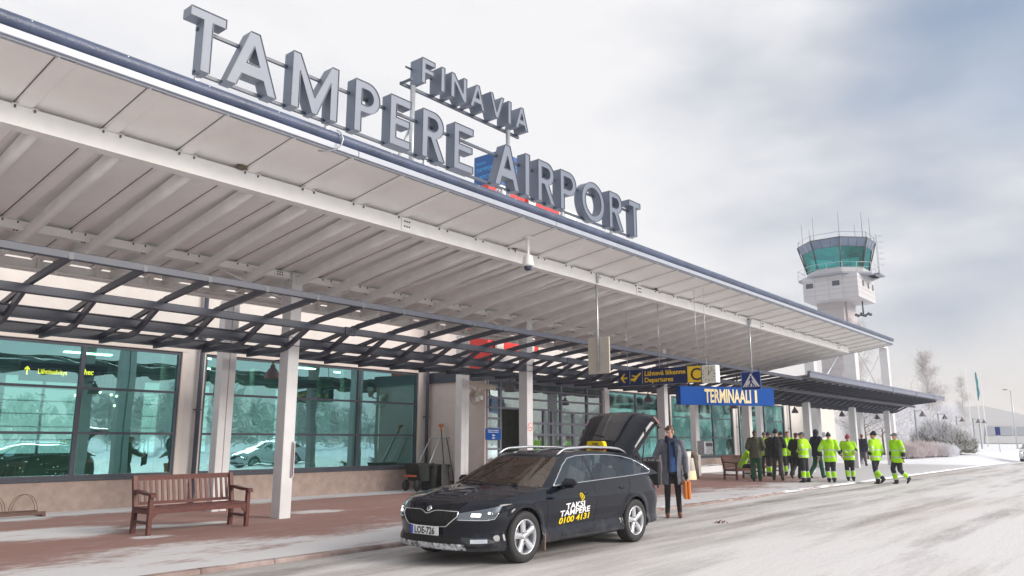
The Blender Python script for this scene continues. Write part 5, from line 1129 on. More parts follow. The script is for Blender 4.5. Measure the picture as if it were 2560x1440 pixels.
    def snap(poly, v, d_):
        best = None
        for i in range(len(poly)):
            a, b_ = Vector(poly[i]), Vector(poly[(i+1) % len(poly)]); p = Vector((v[0], v[2])); t = max(0, min(1, (p - a).dot(b_ - a) / (b_ - a).length_squared)); q_ = a + (b_ - a) * t; e_ = (p - q_).length
            if best is None or e_ < best[0]: best = (e_, q_)
        if best[0] < d_: v[0], v[2] = best[1].x, best[1].y
    for i, row in enumerate(G):
        if i / nU > 0.28 and i / nU < 0.90:
            for v in row: snap(dlo, v, 0.0085 if detailed else 0.02)
    cab = MB(); cab.smooth = True; win = {'front_side_window': [], 'rear_side_window': [], 'quarter_window': []}; wsf = []; n_ = nT + 1
    vs = [v for row in G for v in row]
    def gface(i, j): return (i*n_+j, i*n_+j+1, (i+1)*n_+j+1, (i+1)*n_+j)
    cabf = []
    for i in range(nU):
        for j in range(nT):
            ids = gface(i, j); c = [sum(vs[k][q] for k in ids) / 4 for q in range(3)]; u = (i + .5) / nU; t = (j + .5) / nT
            if u < 0.235 and 0.03 < t < 0.93: wsf.append(ids)
            elif u > 0.9: 
                if not open_gate or t > 0.97 or u < 0.925: cabf.append(ids)
                elif False: pass
            elif 0.28 < u and inpoly(dlo, c[0], c[2]):
                s_ = c[0]
                if 2.66 < s_ < 2.74: cabf.append(ids)
                elif s_ < 2.7: win['front_side_window'].append(ids)
                elif s_ < 3.56 + (1.2 - c[2]) * 0.35: win['rear_side_window'].append(ids)
                elif s_ < 3.64 + (1.2 - c[2]) * 0.45: cabf.append(ids)
                else: win['quarter_window'].append(ids)
            else: cabf.append(ids)
    def sub(fl, sgn, off=0.0):
        m_ = {}; V = []; F_ = []
        for f in fl:
            g_ = []
            for k in f:
                if k not in m_: m_[k] = len(V); V.append((vs[k][0], sgn * vs[k][1], vs[k][2]))
                g_.append(m_[k])
            F_.append(tuple(g_) if sgn > 0 else tuple(g_[::-1]))
        return V, F_
    for sgn in (-1, 1): cab.add(*sub(cabf, sgn))
    # roof
    edge = [r[-1] for r in G]; rr = []
    for v in edge:
        rr.append([(v[0], v[1] * (1 - 2 * k / 16), v[2] + (0.045 if v[1] > 0.02 else 0.045) * (1 - (1 - 2 * k / 16) ** 2) * min(1, v[1] / 0.5)) for k in range(17)])
    cab.grid(rr)
    bo = body; bo.v += []; o_ = len(bo.v)
    bo.add(hood.v, hood.f); bo.sm[-len(hood.f):] = [True] * len(hood.f)
    bo.add(cab.v, cab.f); bo.sm[-len(cab.f):] = [True] * len(cab.f)
    body_o = bo.build('body', [paint], car)
    for nm, fl in win.items():
        for sgn in (-1, 1):
            if not fl: continue
            w_ = MB(); w_.smooth = True; w_.add(*sub(fl, sgn)); w_.build(nm, M['front_glass'] if nm == 'front_side_window' else M['car_glass'], car)
    w_ = MB(); w_.smooth = True
    for sgn in (-1, 1): w_.add(*sub(wsf, sgn))
    w_.build('windscreen', M['windshield'], car)
    # dark underbody, wheel wells
    ub = MB(); ub.box((0.35, -0.62, 0.17), (4.65, 0.62, 0.42))
    ub.box((1.36, -0.80, 0.19), (3.38, 0.80, 0.40)); ub.box((0.10, -0.55, 0.20), (0.5, 0.55, 0.66)); ub.box((1.36, -0.60, 0.3), (1.42, 0.60, 0.93)); ub.box((4.35, -0.7, 0.3), (4.72, 0.7, 0.62))
    for wx in (WB0, WB1):
        for sg in (-1, 1): ub.grid([[(wx + 0.40 * math.cos(R(a)), sg * yy, 0.335 + 0.40 * math.sin(R(a))) for yy in (0.60, 0.87)] for a in range(-20, 201, 10)]); ub.box((wx - 0.42, sg * 0.60, 0.2), (wx + 0.42, sg * 0.62, 0.74))
    ub.build('underbody', M['car_dark'], car)
    # wheels
    def wheel(wx, sg):
        yc = 0.815 * sg
        t_ = MB(); t_.lathe([(0.225, -0.10), (0.26, -0.112), (0.305, -0.112), (0.328, -0.095), (0.335, -0.06), (0.335, 0.06), (0.328, 0.095), (0.305, 0.112), (0.26, 0.112), (0.225, 0.10)], (wx, yc, WR), 48, 'y')
        w_o = t_.build('wheel', M['rubber'], car)
        r_ = MB(); f_ = sg * 0.085
        r_.lathe([(0.228, 0.10 * sg), (0.222, 0.108 * sg), (0.212, 0.10 * sg), (0.205, 0.06 * sg), (0.20, -0.05 * sg)], (wx, yc, WR), 40, 'y')
        for k in range(5):
            a0 = R(90 + 72 * k + 8)
            for h_ in (0,):
                pr = [(0.0, 0.075), (0.05, 0.085), (0.12, 0.09), (0.208, 0.098)]
                wd = [0.050, 0.040, 0.038, 0.052]
                L_ = []
                for (r0, dy_), hw in zip(pr, wd):
                    c_, s_n = math.cos(a0), math.sin(a0)
                    L_.append([(wx + r0 * c_ + q_ * -s_n, yc + sg * (dy_ - dd), WR + r0 * s_n + q_ * c_) for q_, dd in ((-hw, 0.035), (-hw * 0.9, 0.004), (0, 0.0), (hw * 0.9, 0.004), (hw, 0.035))])
                r_.grid(L_)
        r_.lathe([(0.0, 0.094 * sg), (0.032, 0.092 * sg), (0.040, 0.08 * sg)], (wx, yc, WR), 20, 'y')
        r_.build('rim', M['alloy'], w_o)
        d_ = MB(); d_.lathe([(0.0, 0.035 * sg), (0.14, 0.035 * sg), (0.145, 0.02 * sg)], (wx, yc, WR), 28, 'y'); d_.lathe([(0.0, 0.0), (0.205, 0.0)], (wx, yc, WR), 28, 'y'); d_.cur = 0
        d_.build('brake_disc', M['bolt'], w_o)
        b_ = MB()
        for k in range(5):
            a = R(54 + 72 * k); b_.ball((wx + 0.062 * math.cos(a), yc + sg * 0.093, WR + 0.062 * math.sin(a)), 0.010, 6, 4)
        b_.build('wheel_bolt', M['bolt'], w_o)
    for wx in (WB0, WB1):
        for sg in (-1, 1): wheel(wx, sg)
    # patch helper following the shell
    def S(l, z, off, sg=-1):
        p = p_of_len(l); x, y, _ = shell(p, z); p2 = p_of_len(l + 0.01); x2, y2, _ = shell(p2, z); t = Vector((x2 - x, y2 - y, 0)); 
        nrm = Vector((-t.y, t.x, 0)).normalized() if t.length > 0 else Vector((-1, 0, 0)); 
        if nrm.dot(Vector((x - 2.4, y * 2.2, 0))) < 0: nrm = -nrm
        return (x + nrm.x * off, sg * (y + nrm.y * off), z)
    def strip(l0, l1, lo, hi, off, sg, n=24, m_=5, base=True):
        g_ = MB(); g_.grid([[S(l0 + (l1-l0)*i/n, lo(l0 + (l1-l0)*i/n) + (hi(l0 + (l1-l0)*i/n) - lo(l0 + (l1-l0)*i/n)) * j / m_, off, sg) for j in range(m_+1)] for i in range(n+1)])
        return g_
    def pline(pts, off, r, sg, n=6, closed=False, k=10):
        P_ = []
        pp_ = pts + [pts[0]] if closed else pts
        for (a, b_), (c, d) in zip(pp_, pp_[1:]):
            for q_ in range(k): P_.append(S(a + (c - a) * q_ / k, b_ + (d - b_) * q_ / k, off, sg))
        P_.append(S(pp_[-1][0], pp_[-1][1], off, sg)); t_ = MB(); t_.tube(P_, r, n); return t_
    def side_l(s_):                       # arc length for a station on the flank
        lo, hi = 0, LT_
        for _ in range(40):
            m_ = (lo + hi) / 2
            if shell(p_of_len(m_), 0.6)[0] < s_: lo = m_
            else: hi = m_
        return lo
    # grille
    gtop = lambda l: 0.703 - 0.05 * math.exp(-(l / 0.09) ** 2) - 0.012 * (l / 0.5); gbot = lambda l: lin([(0, 0.487), (0.36, 0.505), (0.50, 0.63)], l)
    gr = MB()
    for sg in (-1, 1): g_ = strip(0.0, 0.495, gbot, gtop, 0.006, sg); gr.add(g_.v, g_.f)
    gr_o = gr.build('grille', M['car_dark'], car)
    gs_ = MB()
    for sg in (-1, 1):
        k = 0.02
        while k < 0.47: g_ = pline([(k, gbot(k) + 0.01), (k, gtop(k) - 0.012)], 0.014, 0.0055, sg, 5, k=3); gs_.add(g_.v, g_.f); gs_.sm[-len(g_.f):] = [True] * len(g_.f); k += 0.042
    gs_.build('slat', M['plastic'] if False else mat('grille_slat_dark', (0.03, 0.03, 0.034), 0.25, metal=0.3), gr_o)
    gc = MB()
    for sg in (-1, 1):
        P_ = [(l, gtop(l)) for l in (0, .04, .08, .12, .18, .28, .4, .495)] + [(0.50, 0.63), (0.36, 0.505), (0.2, 0.495), (0.0, 0.487)]
        g_ = pline(P_, 0.012, 0.0085, sg, 6, k=3); gc.add(g_.v, g_.f); gc.sm[-len(g_.f):] = [True] * len(g_.f)
    gc.build('chrome_surround', M['chrome'], gr_o)
    bd_ = MB(); zc_ = 0.70; nxp = nose_x(zc_)
    bd_.xf(Matrix.Identity(4)); bd_.lathe([(0.0, 0.016), (0.035, 0.014), (0.043, 0.006), (0.045, 0.0)], (0, 0, 0), 28, 'z')
    bd_.cur = 1; bd_.lathe([(0.029, 0.0165), (0.036, 0.0165)], (0, 0, 0), 28, 'z'); bd_.tube([(-0.022, -0.008, 0.0175), (0.0, 0.006, 0.018), (0.024, 0.012, 0.0175)], 0.003, 5); bd_.tube([(-0.012, -0.02, 0.0175), (0.004, 0.0, 0.018), (0.006, 0.022, 0.0175)], 0.003, 5)
    bd_.xf(Matrix.Translation((nxp - 0.004, 0, zc_ + 0.012)) @ Matrix.Rotation(R(-62), 4, 'Y')); bd_.build('badge', [M['chrome'], M['plastic']], car)
    # headlamps
    htop = lambda l: lin([(0.50, 0.672), (0.80, 0.722), (1.04, 0.765)], l); hbot = lambda l: lin([(0.50, 0.592), (0.9, 0.586), (1.0, 0.60), (1.04, 0.68)], l)
    for sg in (-1, 1):
        h_ = strip(0.51, 1.035, lambda l: hbot(l) + 0.002, lambda l: htop(l) - 0.002, 0.002, sg, 40); ho = h_.build('headlight', mat('headlamp_inner', (0.16, 0.17, 0.19), 0.2, metal=0.8) if sg < 0 else bpy.data.materials['headlamp_inner'], car)
        r_ = strip(0.68, 0.80, lambda l: hbot(l) + 0.045, lambda l: hbot(l) + 0.080, 0.010, sg, 8, 2); r_.build('daytime_lamp', M['headlit'], ho)
        b_ = MB(); c_ = S(0.93, (hbot(.93) + htop(.93)) / 2 - 0.004, 0.004, sg); b_.ball(c_, 0.032, 14, 8); b_.build('projector', M['lampglass'], ho)
        b_ = MB(); b_.ball(S(0.90, (hbot(.9) + htop(.9)) / 2 + 0.012, 0.018, sg), 0.014, 8, 6); b_.build('bulb', M['headlit'], ho)
        l_ = strip(0.51, 1.035, hbot, htop, 0.016, sg, 40); l_.build('lens', M['lampglass'], ho)
        P_ = [(0.51, hbot(.51)), (0.9, 0.586), (1.0, 0.60), (1.035, 0.675)]; t_ = pline(P_, 0.014, 0.006, sg, 6); t_.build('chrome_line', M['chrome'], ho)
        # lower intake and fog lamp
        f_ = strip(0.56, 1.0, lambda l: lin([(0.56, 0.335), (0.66, 0.285), (1.0, 0.30)], l), lambda l: lin([(0.56, 0.375), (0.9, 0.365), (1.0, 0.315)], l), 0.005, sg, 24); fo = f_.build('fog_lamp', mat('fog_recess', (0.05, 0.055, 0.06), 0.3, metal=0.5) if sg < 0 else bpy.data.materials['fog_recess'], car)
        f_ = strip(0.68, 0.90, lambda l: 0.302, lambda l: 0.35, 0.012, sg, 10); f_.build('reflector', M['chrome'], fo)
    it_ = MB()
    for sg in (-1, 1): g_ = strip(0.0, 0.545, lambda l: 0.285, lambda l: lin([(0, 0.375), (0.45, 0.37), (0.545, 0.335)], l), 0.004, sg); it_.add(g_.v, g_.f)
    it_.build('lower_intake', M['car_dark'], car)
    # plate
    pt = MB(); zp0, zp1 = 0.385, 0.50; xp = -0.028
    pt.box((xp - 0.012, -0.26, zp0), (xp, 0.26, zp1), 0.006); po = pt.build('number_plate', M['plate'], car)
    if detailed:
        e_ = MB(); e_.box((xp - 0.0145, 0.215, zp0 + 0.004), (xp - 0.0122, 0.258, zp1 - 0.004)); e_.build('euro_band', M['plate_blue'], po)
        text_mb('LOE-726', 0.118, lambda a, b_, d_: (xp - 0.0125 - d_, -a - 0.0, zp0 + 0.016 + b_), 0.002, 0.0035, sx=0.86, align='CENTER', spacing=1.03).build('registration', M['black'], po)
    # snow crusted lip
    if detailed:
        lp_ = MB(); rws = []
        for i in range(100):
            l = 0.62 * abs(i - 50) / 50; sg = -1 if i < 50 else 1
            rws.append([S(l, 0.212 + 0.078 * j / 4 + (0.012 * noise.noise((i * 0.4, j, 3)) if j in (0, 4) else 0), 0.012 + 0.026 * max(0, noise.noise((i * 0.35, j * 0.9, 0)) + 0.35), sg) for j in range(5)])
        lp_.grid(rws); lp_.build('snow_crust', mat('dirty_snow_crust', (0.78, 0.80, 0.84), 0.85, col2=(0.03, 0.033, 0.04), vscale=14, bump=0.5), car)
    spl = MB()
    for sg in (-1, 1): g_ = strip(0.0, 1.05, lambda l: 0.205, lambda l: 0.245, 0.014, sg, 30); spl.add(g_.v, g_.f)
    spl.build('front_lip', paint, car)
    # chrome window surround, roof rails, door gaps, handles, mirror
    def gpt(s_, z):
        best = min(((v[0] - s_) ** 2 + (v[2] - z) ** 2, v) for row in G[int(nU * .26):int(nU * .92)] for v in row); return best[1][1]
    for sg in (-1, 1):
        d2 = []
        for (a, b_), (c, d) in zip(dlo, dlo[1:] + dlo[:1]):
            for q_ in range(6): d2.append((a + (c - a) * q_ / 6, b_ + (d - b_) * q_ / 6))
        ch = MB(); ch.tube([(a, sg * (gpt(a, b_) + 0.006), b_) for a, b_ in d2] + [(d2[0][0], sg * (gpt(*d2[0]) + 0.006), d2[0][1])], 0.0085, 6); ch.build('window_trim', M['chrome'], car)
        rl_ = MB(); P_ = []
        for k in range(31):
            s_ = 2.12 + 2.0 * k / 30; e_ = min(1, k / 4, (30 - k) / 4); zr = lin([(1.9, 1.345), (2.3, 1.405), (2.9, 1.428), (3.6, 1.415), (4.2, 1.375)], s_); P_.append((s_, sg * (0.585 - 0.02 * (s_ - 2.1)), zr + 0.012 + 0.058 * math.sin(e_ * math.pi / 2)))
        for i_ in range(len(P_) - 1): pass
        rl_.tube(P_, [0.012 + 0.008 * min(1, min(k, 30 - k) / 5) for k in range(31)], 8); rl_.build('roof_rail', M['satin'], car)
        def vgap(pts): 
            t_ = MB(); P_ = []
            for (a, b_), (c, d) in zip(pts, pts[1:]):
                for q_ in range(8): x = a + (c - a) * q_ / 8; z = b_ + (d - b_) * q_ / 8; P_.append((x, sg * (plan(p_of_s(x), z)[1] + bulge(x, z) + 0.0005), z))
            t_.tube(P_, 0.0035, 4); return t_
        gp = MB()
        for pts in ([(1.47, 0.93), (1.44, 0.75), (1.46, 0.5), (1.50, 0.26)], [(2.67, 0.97), (2.66, 0.7), (2.62, 0.4), (2.60, 0.25)], [(3.72, 1.0), (3.70, 0.88), (3.55, 0.76), (3.42, 0.6), (3.36, 0.4), (3.34, 0.26)], [(1.50, 0.262), (3.34, 0.262)]):
            g_ = vgap(pts); gp.add(g_.v, g_.f)
        gp.build('door_gap', M['car_dark'], car)
        for s_ in (2.42, 3.44):
            h_ = MB(); y_ = plan(p_of_s(s_), 0.86)[1]; z_ = 0.835 + 0.035 * (s_ - 2.4)
            h_.ball((s_, sg * (y_ + 0.004), z_), (0.085, 0.022, 0.022), 16, 8); h_.build('door_handle', paint, car)
        mr_ = MB(); y_ = 0.90
        mr_.box((1.715, sg * 0.93, 0.925), (1.85, sg * 1.15, 1.075), 0.05); mr_.v = [(x + (0.05 * (abs(y) - 0.93) / 0.22 if x < 1.8 else 0), y, z - 0.02 * (abs(y) - 0.93) / 0.22 * (1 if z > 1 else -1)) for x, y, z in mr_.v]; mr_.tube([(1.80, sg * 0.86, 0.935), (1.80, sg * 0.98, 0.955)], [0.035, 0.04], 8)
        mr_.build('wing_mirror', [paint], car)
        mg = MB(); mg.box((1.851, sg * 0.93, 0.955), (1.856, sg * 1.11, 1.05), 0.002); mg.build('mirror_glass', M['chrome'], car)
        tl = strip(LT_ - 0.98, LT_ - 0.70, lambda l: 0.80, lambda l: lin([(LT_ - 0.98, 0.86), (LT_ - 0.9, 0.93), (LT_ - 0.7, 0.95)], l), 0.010, sg, 14); tl.build('tail_light', M['taillight'], car)
        fm = MB(); fm.box((1.355, sg * 0.78, 0.12), (1.375, sg * 0.93, 0.34)); fm.build('mud_flap', mat('dirty_mud_flap', (0.20, 0.14, 0.12), 0.9) if sg < 0 and detailed else M['rubber'], car)
    # sill panel catching the light
    for sg in (-1, 1):
        sp = MB(); sp.grid([[(1.52 + 1.86 * i / 24, sg * (0.905 - 0.03 * (1 - j / 4) * 0 + 0.012 - 0.035 * (j / 4)), 0.245 + (0.095 * j / 4) * min(1, i / 3.5, (24 - i) / 3.5 + 0.05)) for j in range(5)] for i in range(25)])
        sp.build('sill', paint, car)
    # wipers, cabin
    wp = MB(); wp.tube([(1.16, -0.62, 1.01), (1.24, -0.1, 1.035), (1.26, 0.05, 1.04)], 0.008, 5); wp.tube([(1.10, 0.0, 1.01), (1.20, 0.5, 1.03)], 0.008, 5); wp.build('wiper', M['car_dark'], car)
    cb_ = MB(); cb_.box((1.5, -0.74, 0.35), (4.3, 0.74, 0.5)); cb_.prism([(1.2, 0.9), (1.75, 0.93), (1.8, 0.6), (1.3, 0.6)], lambda a, b_, d_: (a, -0.75 + d_, b_), 0, 1.5); cb_.box((4.2, -0.72, 0.4), (4.3, 0.72, 0.98)); cb_.build('cabin_floor', M['car_dark'], car)
    for s_, yy in ((2.25, -0.36), (2.25, 0.36), (3.15, -0.38), (3.15, 0.38)):
        st = MB(); st.box((s_ - 0.1, yy - 0.24, 0.5), (s_ + 0.42, yy + 0.24, 0.66), 0.06); st.bar((s_ + 0.42, yy, 0.6), (s_ + 0.62, yy, 1.16), 0.46, 0.13, up=(0, 1, 0)); st.box((s_ + 0.56, yy - 0.13, 1.18), (s_ + 0.68, yy + 0.13, 1.36), 0.05); st.build('seat', M['cabin'], car)
    sw = MB(); sw.tube([(1.93 + 0.05 * math.sin(R(a)), -0.36 + 0.185 * math.cos(R(a)), 0.93 + 0.18 * math.sin(R(a))) for a in range(0, 361, 20)], 0.014, 6); sw.tube([(1.7, -0.36, 0.85), (1.94, -0.36, 0.93)], 0.03, 6); sw.build('steering_wheel', M['car_dark'], car)
    if side_text:
        lr = side_l(1.86)
        def ws(a, b_, d_, s0=1.84): # flank mapping: a runs towards the tail
            x = s0 + a; z = b_; y = plan(p_of_s(x), z)[1] + bulge(x, z); return (x, -(y + 0.003 + d_), z)
        for txt, zz, wt_, ht_, mm, x0 in (('TAKSI', 0.627, 0.47, 0.078, 'white', 1.87), ('TAMPERE', 0.532, 0.74, 0.078, 'white', 1.74), ('0100 4131', 0.432, 0.74, 0.082, 'taxi_yellow', 1.74)):
            text_fit(txt, wt_, ht_, lambda a, b_, d_: ws(a, zz + b_ + a * 0.05, d_, x0), 0.0015, 0.028).build('lettering', M[mm], car)
        em = MB()
        P_ = [ws(0.045 * math.cos(R(a)), 0.790 + 0.045 * math.sin(R(a)), 0.002, 2.27) for a in range(0, 361, 20)]; em.tube(P_, 0.007, 5); em.tube([ws(0, 0.745, 0.002, 2.27), ws(-0.005, 0.725, 0.002, 2.27)], 0.007, 5)
        em.tube([ws(0, 0.765, 0.002, 2.27), ws(0, 0.815, 0.002, 2.27)], 0.012, 5)
        em.build('emblem', M['taxi_yellow'], car)
        # roof sign and aerial
        rs = MB(); xs_ = 4.02; rs.prism([(-0.19, 0.0), (0.19, 0.0), (0.165, 0.095), (0.14, 0.11), (-0.14, 0.11), (-0.165, 0.095)], lambda a, b_, d_: (xs_ + d_ - (0.02 * b_ / 0.14), a, 1.462 + b_ * 1.15), 0, 0.10)
        ro = rs.build('roof_sign', M['taxi_yellow'], car)
        rs = MB(); rs.box((xs_ - 0.01, -0.18, 1.42), (xs_ + 0.11, 0.18, 1.4615), 0.01); rs.build('sign_base', mat('dark_red_base', (0.15, 0.01, 0.02), 0.4), ro)
        for t_, z_, s_ in (('TAKSI', 1.527, 0.048), ('TAMPERE', 1.480, 0.048)):
            text_mb(t_, s_, lambda a, b_, d_: (xs_ - d_ - 0.011 + (z_ - 1.53) * 0.0, -a, z_ + b_), 0.002, 0.002, align='CENTER').build('lettering', M['black'], ro)
        ae = MB(); ae.tube([(4.0, 0.0, 1.43), (4.16, 0.0, 1.56)], [0.006, 0.003], 5); ae.build('aerial', M['black'], car)
    if open_gate:
        # raised tailgate: hinge at the rear roof edge, panel pointing back and up
        P_ = [(4.12, 1.44), (4.36, 1.70), (4.60, 1.94), (4.76, 2.07), (4.88, 2.115), (5.12, 2.08), (5.26, 2.03), (5.33, 1.95)]
        Wt = [0.60, 0.66, 0.71, 0.74, 0.74, 0.70, 0.66, 0.62]
        def gate(off, w_s, a, b_, n=18):
            rows_ = []
            K = 24
            for i in range(K + 1):
                t = a + (b_ - a) * i / K; f = t * (len(P_) - 1); k = min(len(P_) - 2, int(f)); q_ = f - k
                x = P_[k][0] + (P_[k+1][0] - P_[k][0]) * q_; z = P_[k][1] + (P_[k+1][1] - P_[k][1]) * q_; w2 = (Wt[k] + (Wt[k+1] - Wt[k]) * q_) * w_s
                dxx, dzz = P_[k+1][0] - P_[k][0], P_[k+1][1] - P_[k][1]; l_ = math.hypot(dxx, dzz); nx, nz = -dzz / l_, dxx / l_
                row_ = []
                for j in range(n + 1):
                    y = w2 * (2 * j / n - 1); e_ = abs(2 * j / n - 1); drop = -0.10 * e_ ** 2.4 - 0.12 * max(0, (e_ * w_s - 0.82) / 0.18) ** 2
                    row_.append((x + nx * (off + drop), y, z + nz * (off + drop)))
                rows_.append(row_)
            return rows_
        tg = MB(); A1 = gate(0.0, 1.0, 0, 1); B1_ = gate(-0.06, 0.97, 0, 1); tg.grid(A1); tg.grid(B1_)
        tg.grid([[a[0], b_[0]] for a, b_ in zip(A1, B1_)]); tg.grid([[a[-1], b_[-1]] for a, b_ in zip(A1, B1_)]); tg.grid([A1[-1], B1_[-1]]); tg.grid([A1[0], B1_[0]])
        to = tg.build('tailgate', paint, car)
        gl = MB(); gl.grid(gate(0.004, 0.86, 0.09, 0.44)); gl.build('rear_window', mat('dark_rear_glass', (0.03, 0.032, 0.037), 0.16, coat=1.0), to)
        sp_ = MB(); sp_.grid(gate(0.03, 0.96, -0.0, 0.075)); sp_.build('spoiler', paint, to)
        for sg in (-1, 1):
            tl = MB(); g_ = gate(0.006, 0.99, 0.60, 0.80, 18); tl.grid([r_[15:] if sg > 0 else r_[:4] for r_ in g_]); tl.build('tail_light', M['taillight'], to)
            st = MB(); st.tube([(4.50, sg * 0.62, 1.06), (4.62, sg * 0.66, 1.80)], 0.012, 6); st.build('gas_strut', M['black'], to)
        wp = MB(); wp.tube([(4.30, 0.0, 1.67), (4.42, 0.42, 1.72)], 0.008, 5); wp.build('rear_wiper', M['car_dark'], to)
    return car
CARX, CARY = 7.20, 7.47
CAR_SC = 0.972
taxi = make_estate('taxi_car', 'black estate taxi with its tailgate open and yellow telephone number on the door', 'taxi', (CARX, CARY, 0.0), 0, M['paint'], True, True, True)
taxi.scale = (CAR_SC,) * 3
wc1 = make_estate('parked_car', 'white estate car parked across the road, seen only as a reflection in the windows', 'car', (26.5, -7.5, 0.0), 0, M['paint_white'], False)
# ------------------------------------------------------------------ people: capsule skeletons fused into one skin by a voxel remesh
def remesh(mb, voxel, smooth=3, fold=0.0, seed=0):
    me = mb.mesh('tmp', M['skin']); o = bpy.data.objects.new('tmp', me); COL.objects.link(o)
    md = o.modifiers.new('r', 'REMESH'); md.mode = 'VOXEL'; md.voxel_size = voxel
    dg = bpy.context.evaluated_depsgraph_get(); me2 = bpy.data.meshes.new_from_object(o.evaluated_get(dg)); bpy.data.objects.remove(o); bpy.data.meshes.remove(me)
    bm = bmesh.new(); bm.from_mesh(me2)
    for _ in range(smooth): bmesh.ops.smooth_vert(bm, verts=bm.verts, factor=0.5, use_axis_x=True, use_axis_y=True, use_axis_z=True)
    if fold:
        bm.normal_update()
        for v in bm.verts:
            c = v.co; n_ = noise.noise((c.x * 9 + seed, c.y * 9, c.z * 5 + seed)) + 0.5 * noise.noise((c.x * 22, c.y * 22 + seed, c.z * 16)); v.co += v.normal * fold * n_
    bm.to_mesh(me2); bm.free(); me2.polygons.foreach_set('use_smooth', [True] * len(me2.polygons)); return me2
def link_me(name, me, mats, parent, matfn=None, drop=None):
    me.name = name; me.materials.clear()
    for m_ in mats: me.materials.append(m_)
    if drop:
        bm = bmesh.new(); bm.from_mesh(me); fs = [f for f in bm.faces if drop(f.calc_center_median())]; bmesh.ops.delete(bm, geom=fs, context='FACES'); bm.to_mesh(me); bm.free()
    idx = [matfn(p.center) if matfn else 0 for p in me.polygons]; me.polygons.foreach_set('material_index', idx)
    o = bpy.data.objects.new(name, me); COL.objects.link(o); o.parent = parent; return o
def stack(mb, secs, n=18):
    """closed solid through ellipses (cx, cy, z, rx, ry)"""
    vs = []; fs = []
    for cx, cy, z, rx, ry in secs:
        for k in range(n): t = 2*math.pi*k/n; vs.append((cx + rx*math.cos(t), cy + ry*math.sin(t), z))
    for i in range(len(secs)-1):
        for k in range(n): fs.append((i*n+k, i*n+(k+1) % n, (i+1)*n+(k+1) % n, (i+1)*n+k))
    fs.append(tuple(range(n))[::-1]); fs.append(tuple(range((len(secs)-1)*n, len(secs)*n))); mb.add(vs, fs)
def limb(mb, pts, rs):
    for i in range(len(pts)-1): mb.tube([pts[i], pts[i+1]], [rs[i], rs[i+1]], 12)
    for p, r in zip(pts, rs): mb.ball(p, r * 0.995, 12, 8)
def hand_mb(mb, wrist, elbow, up=None, curl=0.6, s=1.0, side=1):
    w_ = Vector(wrist); d = (w_ - Vector(elbow)).normalized(); a = d.cross(Vector((0, 1, 0.1))).normalized() if abs(d.y) < 0.9 else d.cross(Vector((1, 0, 0))).normalized(); b_ = d.cross(a).normalized()
    c = w_ + d * 0.045 * s
    mb.tube([w_ - d * 0.03, w_, c, w_ + d * 0.085 * s], [0.026*s, 0.028*s, 0.036*s, 0.033*s], 10); 
    for k, (off, ln) in enumerate(((-0.027, 0.062), (-0.009, 0.075), (0.009, 0.07), (0.027, 0.055))):
        p = w_ + d * 0.085 * s + a * off * s; q1 = p + d * ln * 0.45 * s + b_ * curl * 0.012 * side; q2 = q1 + (d * (1 - curl * 0.8) + b_ * curl * side).normalized() * ln * 0.35 * s; q3 = q2 + (d * (0.6 - curl) + b_ * side * (curl + 0.2)).normalized() * ln * 0.3 * s
        mb.tube([p - d * 0.01, q1, q2, q3], [0.0095*s, 0.009*s, 0.0082*s, 0.0065*s], 8)
    t0 = w_ + d * 0.03 * s - a * 0.028 * s; mb.tube([t0, t0 - a * 0.022 * s + d * 0.028 * s + b_ * 0.01 * side, t0 - a * 0.024 * s + d * 0.055 * s + b_ * 0.022 * side], [0.013*s, 0.011*s, 0.0085*s], 8)
